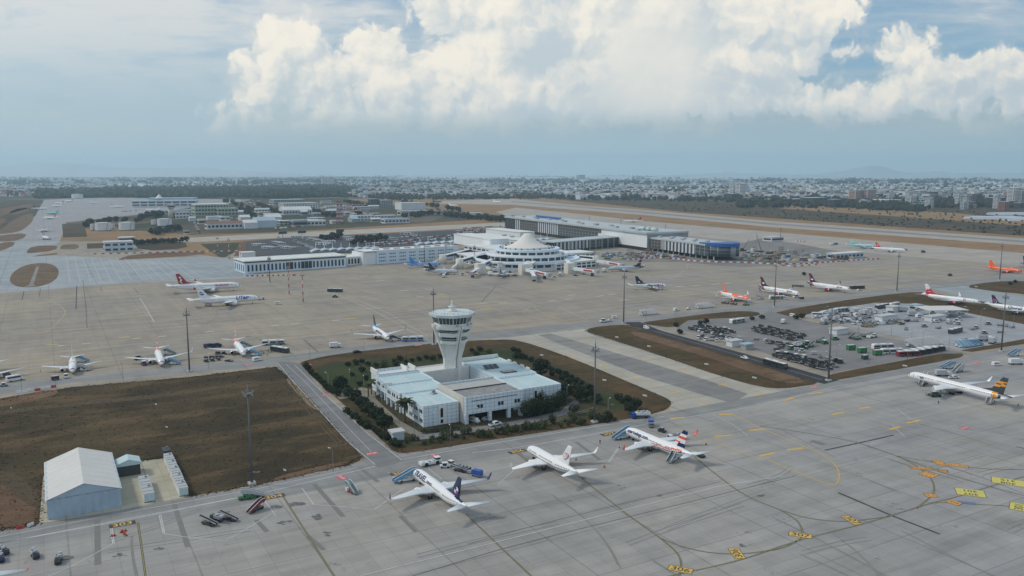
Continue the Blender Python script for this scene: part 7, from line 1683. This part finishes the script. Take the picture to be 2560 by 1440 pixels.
fuel_tank('white fuel tank, first of the pair in front of dark trees', 250, 578, 558, 37); fuel_tank('white fuel tank, second of the pair in front of dark trees', 309, 577, 557, 37); fuel_tank('white domed tank behind the dark hedge, beside the cream tank', 405, 566, 548, 34); fuel_tank('slim cream tank beside the domed one', 382, 563, 550, 12); fuel_tank('lone white tank at the edge of the distant wood', 187, 497, 486, 26)
fuel_tank('small cream tank between the pair of white tanks', 278, 573, 560, 12); fuel_tank('small tank half behind the first of the pair', 229, 577, 560, 10)
def old_terminal():
    a = G(330, 519); r = thing('old_terminal', 'distant white terminal of two storeys with a peaked tent roof', 'terminal', a, radians(14)); L = 150 * a.y / F
    for x0, x1, y, h in ((0, L, 0, 17), (L * .2, L * .95, 60, 24)): MB().prism([(x0, y), (x1, y), (x1, y + 60), (x0, y + 60)], 0, h).obj('wall', 'wall_white', r); MB().prism([(x0 - 2, y - 2), (x1 + 2, y - 2), (x1 + 2, y + 62), (x0 - 2, y + 62)], h, h + 2).obj('roof', 'rooft_blue', r)
    for k in range(8): 
        for z in (7, 15): MB().box((L * (k + .5) / 8, -.4, z), (L / 8 * .8, 1, 4)).obj('window', 'dark_glass', r)
    MB().lathe([(15, 24), (10, 27), (5, 32), (1, 37)], 24, c=(L * .37, 66, 0)).obj('tent_roof', 'cone_fabric', r)
old_terminal()
for a in (('big pale green warehouse with stepped roofs right of the distant terminal',488,560,540,512,60,'green','pale',3),('lower wing of the pale green warehouse',545,588,540,522,50,'green','green',2),('white block below the old control tower',440,468,547,531,22,'white','flat',2),('long blue roofed shed before the distant terminal',405,482,535,527,30,'bluew','blue',1),('white building with a brown roof beside the town road',518,602,574,560,26,'white','brown',1,True),
          ('white arched hangar beside the brown roofed building',612,640,572,557,30,'white','pale',0,True),('tall white block behind the brown roofed building',552,572,558,543,18,'white','flat',2),('tiny white hut by the perimeter hedge',461,472,586,576,9,'white','brown',1,True),('long multi storey car park with white floors',708,785,526,509,50,'white','flat',4),('higher rear block of the multi storey car park',684,752,512,500,60,'grey','blue',2),
          ('flat roofed pale warehouse below the car park block',708,772,538,525,46,'white','pale',1,True),('grey gabled hangar at the field edge, first of two',640,684,570,552,38,'bluew','blue',0,True),('grey gabled hangar at the field edge, second of two',668,700,556,543,34,'bluew','pale',0,True),('low white shed beside the gabled hangars',700,735,566,553,24,'green','pale',2),('grey low workshop beside the lattice mast, first',733,765,567,552,26,'grey','blue',1),('grey low workshop beside the lattice mast, second',768,810,565,553,24,'white','pale',1),
          ('white two storey block right of the lattice mast, first',884,932,554,540,26,'white','flat',2),('white two storey block right of the lattice mast, second',936,988,552,540,24,'white','flat',2),('white building with dark bays before the tree line',962,1020,559,548,22,'white','blue',1),('dark blue glass block in the middle distance',927,946,517,498,26,'dark','blue',3),('grey framed block beside the dark blue glass one',953,980,517,501,26,'grey','flat',4),
          ('large plain white hall near the runway head',1004,1060,525,508,50,'white','pale',0),('long low white building before the runway head',1002,1104,539,528,24,'cream','flat',1),('red roofed market hall behind the white blocks',876,902,537,528,24,'brick','red',1),('white villa at the edge of the wood',804,828,510,503,18,'white','flat',2),('low white shed on the runway meadow',1171,1206,538,533,16,'white','pale',0),('brick toned building beyond the market hall',880,908,521,512,24,'pink','brown',2),('white terrace behind the lattice mast',815,860,527,516,22,'white','pale',2),
          ('white L plan workshop by the coaches',605,634,648,633,16,'white','pale',0),('blue roofed site office beyond the construction yard',1929,1966,604,594,18,'white','flat',1),('pale site office at the corner of the construction yard',2090,2180,648,636,14,'bluew','pale',1),('white hut with small windows in the grey yard',2092,2128,838,826,6,'white','flat',0),('white container office by the shade canopy',2205,2255,803,793,6,'white','flat',0),('white long container office below the shade canopy',2330,2380,805,794,6,'white','flat',0),('white site cabin behind the shade canopy',2232,2258,781,769,6,'white','flat',0),('white service cabin beside the canopy corner',2290,2312,776,765,6,'white','blue',1),('grey utility cabin on the front verge of the tower garden',983,1010,1104,1085,4,'bluew','flat',0),('small white meter cabin by the dolly ranks',1830,1860,868,855,5,'white','flat',0),('grey guard hut at the grey yard edge',1864,1888,876,864,4,'grey','blue',0)): B(*a)
def shade():
    a = G(2322, 796); r = thing('shade_canopy', 'flat white canopy on thin posts in the pale yard', 'canopy', a, AX - radians(25)); L, Dp = 30, 20
    MB().box((L / 2, Dp / 2, 5.6), (L, Dp, .4)).obj('roof', 'tent_white', r)
    for x in (1, L / 2, L - 1):
        for y in (1, Dp - 1): MB().tube((x, y, 0), (x, y, 5.4), .18).obj('post', 'white_metal', r)
shade()
MBX = 'low buildings among the middle distance trees'
for k in range(46):
    x = BG.uniform(470, 1000) if k % 3 else BG.uniform(640, 900); y = BG.uniform(515, 562); w = BG.uniform(10, 34); hh = BG.uniform(5, 11) * (y - 430) / 120
    B('low pale building among the middle distance trees', x, x + w, y, y - hh, BG.uniform(14, 30), BG.choice(['white','white','cream','bluew','grey']), BG.choice(['flat','pale','blue','brown','pale']), BG.choice([0, 1, 1, 2]), BG.random() < .4, group=MBX)
# parked rows on the distant roads of the middle distance
dc = MB()
for x0, y0, x1, y1, n in ((480,545,500,585,14),(560,500,640,512,40),(590,508,660,520,40),(530,540,600,548,24),(690,572,760,566,18),(820,520,880,530,22),(300,530,345,527,12),(560,498,650,503,40),(600,503,690,514,40)):
    for k in range(n): g = G(x0 + (x1 - x0) * (k + BG.random()) / n, y0 + (y1 - y0) * (k + BG.random()) / n); dc.profile([(-2.2,.2),(2.2,.2),(2.2,.9),(1.1,1.0),(.5,1.5),(-1.3,1.5),(-2.2,1.0)], 1.9, 0, BG.randrange(4), .2).move(Matrix.Translation((g.x, g.y, 0)) @ Matrix.Rotation(BG.uniform(0, 3), 4, 'Z') @ Matrix.Scale(1.3, 4), len(dc.v) - 14)
dc.obj('distant_cars', ['car_white', 'car_silver', 'car_dark', 'car_red'])['kind'] = 'stuff'
# tall blocks of the suburb
def block(label, x0, x1, yb, yt, wall, group=None): return B(label, x0, x1, yb, yt, (x1 - x0) * G(x0, yb).y / F * .8, wall, 'flat', max(3, int((yb - yt) / 3.2)), name='apartment_block', group=group)
for a in (('tall pinkish apartment tower, first of the twin pair',2138,2165,503,476,'pink'),('tall pinkish apartment tower, second of the twin pair',2168,2196,503,474,'pink'),('tall white apartment tower, rear of the pair beyond the runway',1832,1848,488,461,'white'),('tall white apartment tower, front of the pair beyond the runway',1849,1868,491,460,'white'),('dark and white block at the foot of the white towers',1829,1852,502,485,'dark'),('slim white block left of the long dark offices',1945,1961,489,473,'bluew'),('grey unfinished block behind the dark offices',2085,2106,493,476,'grey'),
          ('dark office block with a white roof edge, first',1983,2022,507,498,'dark'),('dark office block with a white roof edge, second',2030,2078,510,495,'dark'),('dark glass tower below the grey unfinished block',2084,2108,519,499,'dark'),('white block right of the pinkish towers',2198,2216,491,480,'white'),('stepped white block right of the pinkish towers',2222,2242,498,483,'white'),('white and dark tower in the suburb centre',2298,2324,494,477,'bluew'),('bright white tower in the suburb centre',2358,2381,495,477,'white'),('red brick toned block, upper one of the suburb',2273,2300,505,491,'brick'),('red brick toned block, lower one of the suburb',2421,2444,521,504,'brick'),
          ('tallest white tower at the suburb edge',2531,2550,517,470,'white'),('dark twin to the tallest white tower',2552,2575,518,478,'grey'),('long low white ruin of columns before the suburb',2203,2285,510,501,'cream'),('blue glass block before the suburb trees',2162,2182,515,501,'bluew'),('grey tower on the far ridge, alone',1448,1463,449,437,'grey'),('white twin towers in the far town, left tower',806,817,463,446,'white'),('white twin towers in the far town, right tower',820,834,463,446,'white'),('pale tower in the far town centre',1010,1022,475,459,'white'),('white long block beyond the runway',1507,1534,494,485,'white'),('dark block behind the lower brick toned one',2490,2525,520,495,'dark'),('brown block in front of the tallest tower',2510,2530,528,505,'brick')): block(*a)
for k in range(60):
    x, y = BG.uniform(2270, 2590), BG.uniform(484, 524); w = BG.uniform(9, 20); h = BG.uniform(7, 24)
    block('mid rise apartment block in the crowded suburb', x, x + w, y, y - h * (y - 445) / 60, BG.choice(['pink','brick','white','bluew','grey','cream','dark','white']), 'apartment blocks of the suburb')
for k in range(40):
    x = BG.uniform(1860, 2280); y = BG.uniform(489, 513); w = BG.uniform(8, 24); B('low building along the suburb road', x, x + w, y, y - BG.uniform(3, 8), 16, BG.choice(['white','cream','grey','pink','bluew']), BG.choice(['flat','brown','red','pale']), 2, BG.random() < .5, group='low buildings along the suburb road')
# small houses of the far town: the largest stand by themselves, the rest are one mass
def house(w, ro, L=14, Dp=11, h=7, gable=True):
    def f():
        r = thing('house', '', 'house'); MB().box((0, 0, h / 2), (L, Dp, h)).obj('wall', 'wall_' + w, r)
        (MB().profile([(-Dp / 2 - .6, h), (Dp / 2 + .6, h), (0, h + 3)], L + 1).move(Matrix.Rotation(pi / 2, 4, 'Z')) if gable else MB().box((0, 0, h + .4), (L + .6, Dp + .6, .8))).obj('roof', 'rooft_' + ro, r); return r
    return f
HS = [('white','pale',1),('white','red',1),('cream','brown',1),('bluew','flat',0),('white','flat',0),('pink','red',1)]
for k in range(290):
    i = BG.randrange(6); w, ro, g = HS[i]
    x, y = BG.choice([(BG.uniform(880, 1280), BG.uniform(470, 496)), (BG.uniform(1280, 1560), BG.uniform(470, 496)), (BG.uniform(1560, 1840), BG.uniform(466, 492)), (BG.uniform(0, 95), BG.uniform(478, 492)), (BG.uniform(1860, 2560), BG.uniform(472, 492)), (BG.uniform(300, 880), BG.uniform(455, 468))])
    put(('house', i), house(w, ro, gable=bool(g)), 'small pale house of the far town among trees', G(x, y), BG.uniform(0, 3.1), 'small houses of the far town', (BG.uniform(.9, 2.2), BG.uniform(.9, 1.4), BG.uniform(.8, 1.6)))
def spread_y(a, b): return a + (b - a) * BG.random() ** 1.25
far = MB(); rf = random.Random(31)
zones = [(0, 300, 442, 484, 620), (300, 880, 441, 469, 820), (880, 1290, 443, 492, 1150), (1280, 1850, 445, 495, 1400), (1840, 2600, 447, 496, 1500)]
for x0, x1, y0, y1, n in zones:
    for k in range(n):
        
        if k % 9 == 0: cx, cy = rf.uniform(x0, x1), y0 + (y1 - y0) * rf.random()
        x, y = cx + rf.gauss(0, 26), max(y0, cy + rf.gauss(0, 1.6)); g = G(x, y); s = rf.choice((8, 10, 13, 17, 24)) * rf.uniform(.8, 1.2)
        far.box((g.x, g.y, s * .35), (s * rf.choice((1, 1.3, 1.8, 3.2)), s, min(s, 14) * rf.uniform(.5, 1.4)), rf.choice((AX, AX + .3, 0, .8)), rf.choice((0, 0, 1, 2, 3)), rf.choice((4, 4, 5, 6, 7)))
far.obj('distant_town', ['wall_white', 'wall_cream', 'wall_bluew', 'wall_grey', 'rooft_pale', 'rooft_flat', 'rooft_red', 'rooft_blue'])['kind'] = 'stuff'
M('greenhouse_film', (.56, .60, .62), .45, .15, .01)
gh = MB()
for x0, x1, y0, y1, n in ((-20, 640, 444, 476, 260), (640, 1280, 443, 462, 120), (1300, 1850, 446, 480, 330), (1850, 2600, 448, 478, 280)):
    for k in range(n):
        x, y = rf.uniform(x0, x1), rf.uniform(y0, y1); g = G(x, y); L = rf.uniform(60, 300); W = rf.uniform(30, 90); rz = rf.choice((0.05, .1, -.1, .3)); nb = max(3, int(W / 9)); c = Matrix.Translation((g.x, g.y, 0)) @ Matrix.Rotation(rz, 4, 'Z'); st = len(gh.v)
        gh.grid([[(-L / 2, -W / 2 + W * i / nb * .5, 0 if i in (0, nb * 2) else (4.5 if i % 2 else 3.4)) for i in range(nb * 2 + 1)], [(L / 2, -W / 2 + W * i / nb * .5, 0 if i in (0, nb * 2) else (4.5 if i % 2 else 3.4)) for i in range(nb * 2 + 1)]], 0, False).move(c, st)
gh.obj('distant_greenhouses', 'greenhouse_film')['kind'] = 'stuff'
for k, (x, y, L, W) in enumerate(((2500,548,120,40),(2560,538,140,40),(2590,552,120,40),(1810,474,260,60),(1660,473,240,60))):
    r = thing('greenhouse', 'long pale plastic greenhouse ' + ['at the scrub edge before the suburb, front one','at the scrub edge before the suburb, rear one','at the scrub edge beyond the frame side','beside the white towers','left of the white towers'][k], 'greenhouse', G(x, y), .12); n = int(W / 8)
    MB().grid([[(q, W * i / (2 * n), 0 if i in (0, 2 * n) else (5.5 if i % 2 else 4)) for i in range(2 * n + 1)] for q in (-L / 2, L / 2)], 0, False).obj('film_roof', 'greenhouse_film', r)
    for s in (-1, 1): MB().box((s * L / 2, W / 2, 2), (.3, W, 4)).obj('end_wall', 'wall_bluew', r)
pts = []
for x0, x1, y0, y1, n in ((-20, 640, 440, 490, 1400), (640, 1290, 440, 494, 1900), (1280, 1850, 442, 497, 2000), (1840, 2600, 444, 520, 2100)): pts += [(rf.uniform(x0, x1), rf.uniform(y0, y1)) for k in range(n)]
mass('distant_trees', [p for p in pts if not (p[1] > 496 and p[0] < 1400)], 8.5, 'leaf_far', 8)
pts = []
for k in range(170):
    cx, cy = rf.uniform(-20, 2600), rf.uniform(440, 462); w = rf.uniform(10, 70)
    pts += [(cx + rf.uniform(-w, w), cy + rf.uniform(-.8, .8)) for i in range(14)]
mass('distant_woods', pts, 16, 'leaf_far', 9)
# hills on the horizon; distance haze is put into their pale colours
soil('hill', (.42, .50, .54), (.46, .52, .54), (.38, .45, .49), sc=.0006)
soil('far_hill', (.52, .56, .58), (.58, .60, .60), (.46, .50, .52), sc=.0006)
def hills(d, prof, depth, mat='hill'):
    mb = MB(); rows = []
    P = []
    for (xa, ya), (xb, yb) in zip(prof, prof[1:]):
        for k in range(8): t = k / 8; q = t * t * (3 - 2 * t); P.append((xa + (xb - xa) * t, ya + (yb - ya) * q))
    P.append(prof[-1]); rd = random.Random(d)
    def row(f, off): return [((x - 1280) * (d + off) / F, d + off, max(-30, (CH + d * (HZ - y) / F + (rd.uniform(-1, 1) * d * .0004 if 0 < f < 1.01 else 0)) * f + (1 - f) * -30)) for x, y in P]
    mb.grid([row(0, -depth), row(.35, -depth * .6), row(.75, -depth * .25), row(1, 0), row(.5, depth * .6), row(0, depth)], 0, True)
    mb.obj('hills', mat)['kind'] = 'structure'
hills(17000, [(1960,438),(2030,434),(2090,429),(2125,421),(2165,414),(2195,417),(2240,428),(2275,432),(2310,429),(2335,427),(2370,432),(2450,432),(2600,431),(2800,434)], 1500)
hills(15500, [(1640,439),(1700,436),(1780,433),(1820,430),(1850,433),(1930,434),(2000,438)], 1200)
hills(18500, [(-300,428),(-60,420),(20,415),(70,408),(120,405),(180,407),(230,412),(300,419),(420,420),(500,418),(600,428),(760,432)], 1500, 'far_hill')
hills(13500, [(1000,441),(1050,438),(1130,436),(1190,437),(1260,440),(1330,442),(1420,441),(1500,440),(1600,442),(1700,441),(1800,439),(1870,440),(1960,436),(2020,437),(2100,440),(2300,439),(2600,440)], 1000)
# the air
def haze():
    m = bpy.data.materials.new('haze'); m.use_nodes = True; t = m.node_tree; t.nodes.clear(); o = t.nodes.new('ShaderNodeOutputMaterial'); v = t.nodes.new('ShaderNodeVolumePrincipled')
    v.inputs['Color'].default_value = (.64, .87, 1.0, 1); v.inputs['Density'].default_value = 7.6e-5; v.inputs['Anisotropy'].default_value = .35; t.links.new(v.outputs[0], o.inputs['Volume'])
    MATS['haze'] = m; h = MB().prism([(-21000, -380), (21000, -380), (21000, 20500), (-21000, 20500)], -60, 470).obj('haze', 'haze'); h['kind'] = 'stuff'
haze()

# building site clutter
for n, c in dict(sand=(.35,.29,.20), timber=(.24,.17,.10), rust=(.20,.09,.05), grey=(.30,.30,.29), blue=(.08,.16,.30), white=(.55,.55,.53), green=(.16,.22,.12), dark=(.06,.06,.06)).items(): M('site_' + n, c, .85, .3, .4)
def pile(c, kind):
    def f():
        r = thing('material_stack', '', 'building material'); rr = random.Random(hash(kind) % 99 + len(c))
        if kind == 0: MB().blob((0, 0, .3), (4, 3, 2.2), 10, 6, .15, 0, 3).obj('heap', 'site_' + c, r)
        elif kind == 1:
            for k in range(3): MB().box((0, (k - 1) * 1.9, .9), (6.5, 1.6, 1.8), .05 * k).obj('bundle', 'site_' + c, r)
        elif kind == 2: MB().box((0, 0, 1.3), (6, 2.5, 2.6)).obj('cabin', 'site_' + c, r); MB().box((0, 0, 2.7), (6.2, 2.7, .2)).obj('roof', 'site_white', r)
        else:
            m = MB()
            for x in (-3, 0, 3):
                for y in (-1.5, 1.5): m.tube((x, y, 0), (x, y, 5), .15, n=4)
            for z in (2.4, 5): m.box((0, 0, z), (6.6, 3.4, .2))
            m.obj('scaffold_frame', 'site_' + c, r)
        return r
    return f
PC = [('sand',0),('timber',1),('rust',1),('grey',1),('blue',2),('white',2),('green',1),('dark',1),('grey',3),('rust',3),('dark',3),('sand',1)]
for k, (x, y) in enumerate([(BG.uniform(1850, 2140), BG.uniform(626, 656)) for _ in range(150)] + [(BG.uniform(1500, 1730), BG.uniform(633, 648)) for _ in range(60)]):
    if y < 612 + (x - 1850) * .12 or (x > 1500 and x < 1860 and y < 630 + (x - 1500) * .06): continue
    c, kd = PC[BG.randrange(12)]; nm2 = ['heap of earth', 'stacked bundles', 'site cabin', 'scaffold frame'][kd]
    put(('pile', c, kd), pile(c, kd), c + ' coloured ' + nm2 + ' on the crowded building site', G(x, y), BG.uniform(0, 3), c + ' ' + nm2 + ' on the building site', BG.uniform(.7, 1.3))
for k in range(34): go('car' if k % 3 else 'truck', ('white',) if k % 3 == 1 else ('silver','van') if k % 3 else ('white','grey','gear',7.0), BG.uniform(1505, 1690), BG.uniform(634, 646), BG.uniform(-40, 40), 'vehicle parked in the crowd before the unfinished pier', 'vehicles before the unfinished pier', 1.2)
for k, (px, py) in enumerate(((1170,682),(1190,690),(1225,688),(1285,690),(1340,694),(1360,692),(1400,690),(1440,690),(1460,686),(1480,688),(1510,680),(1120,676),(1090,668),(1385,695),(1235,680),(1275,682))): go(('cart','tug','truck','loader')[k % 4], (('grey','open'),('white',),('white','white','box',7.0),('dark',))[k % 4], px, py, k * 40, ['grey cart','white tractor','white box truck','dark belt loader'][k % 4] + ' in the equipment under the boarding bridges', ['grey carts','white tractors','white box trucks','dark belt loaders'][k % 4] + ' under the boarding bridges', 1.2)
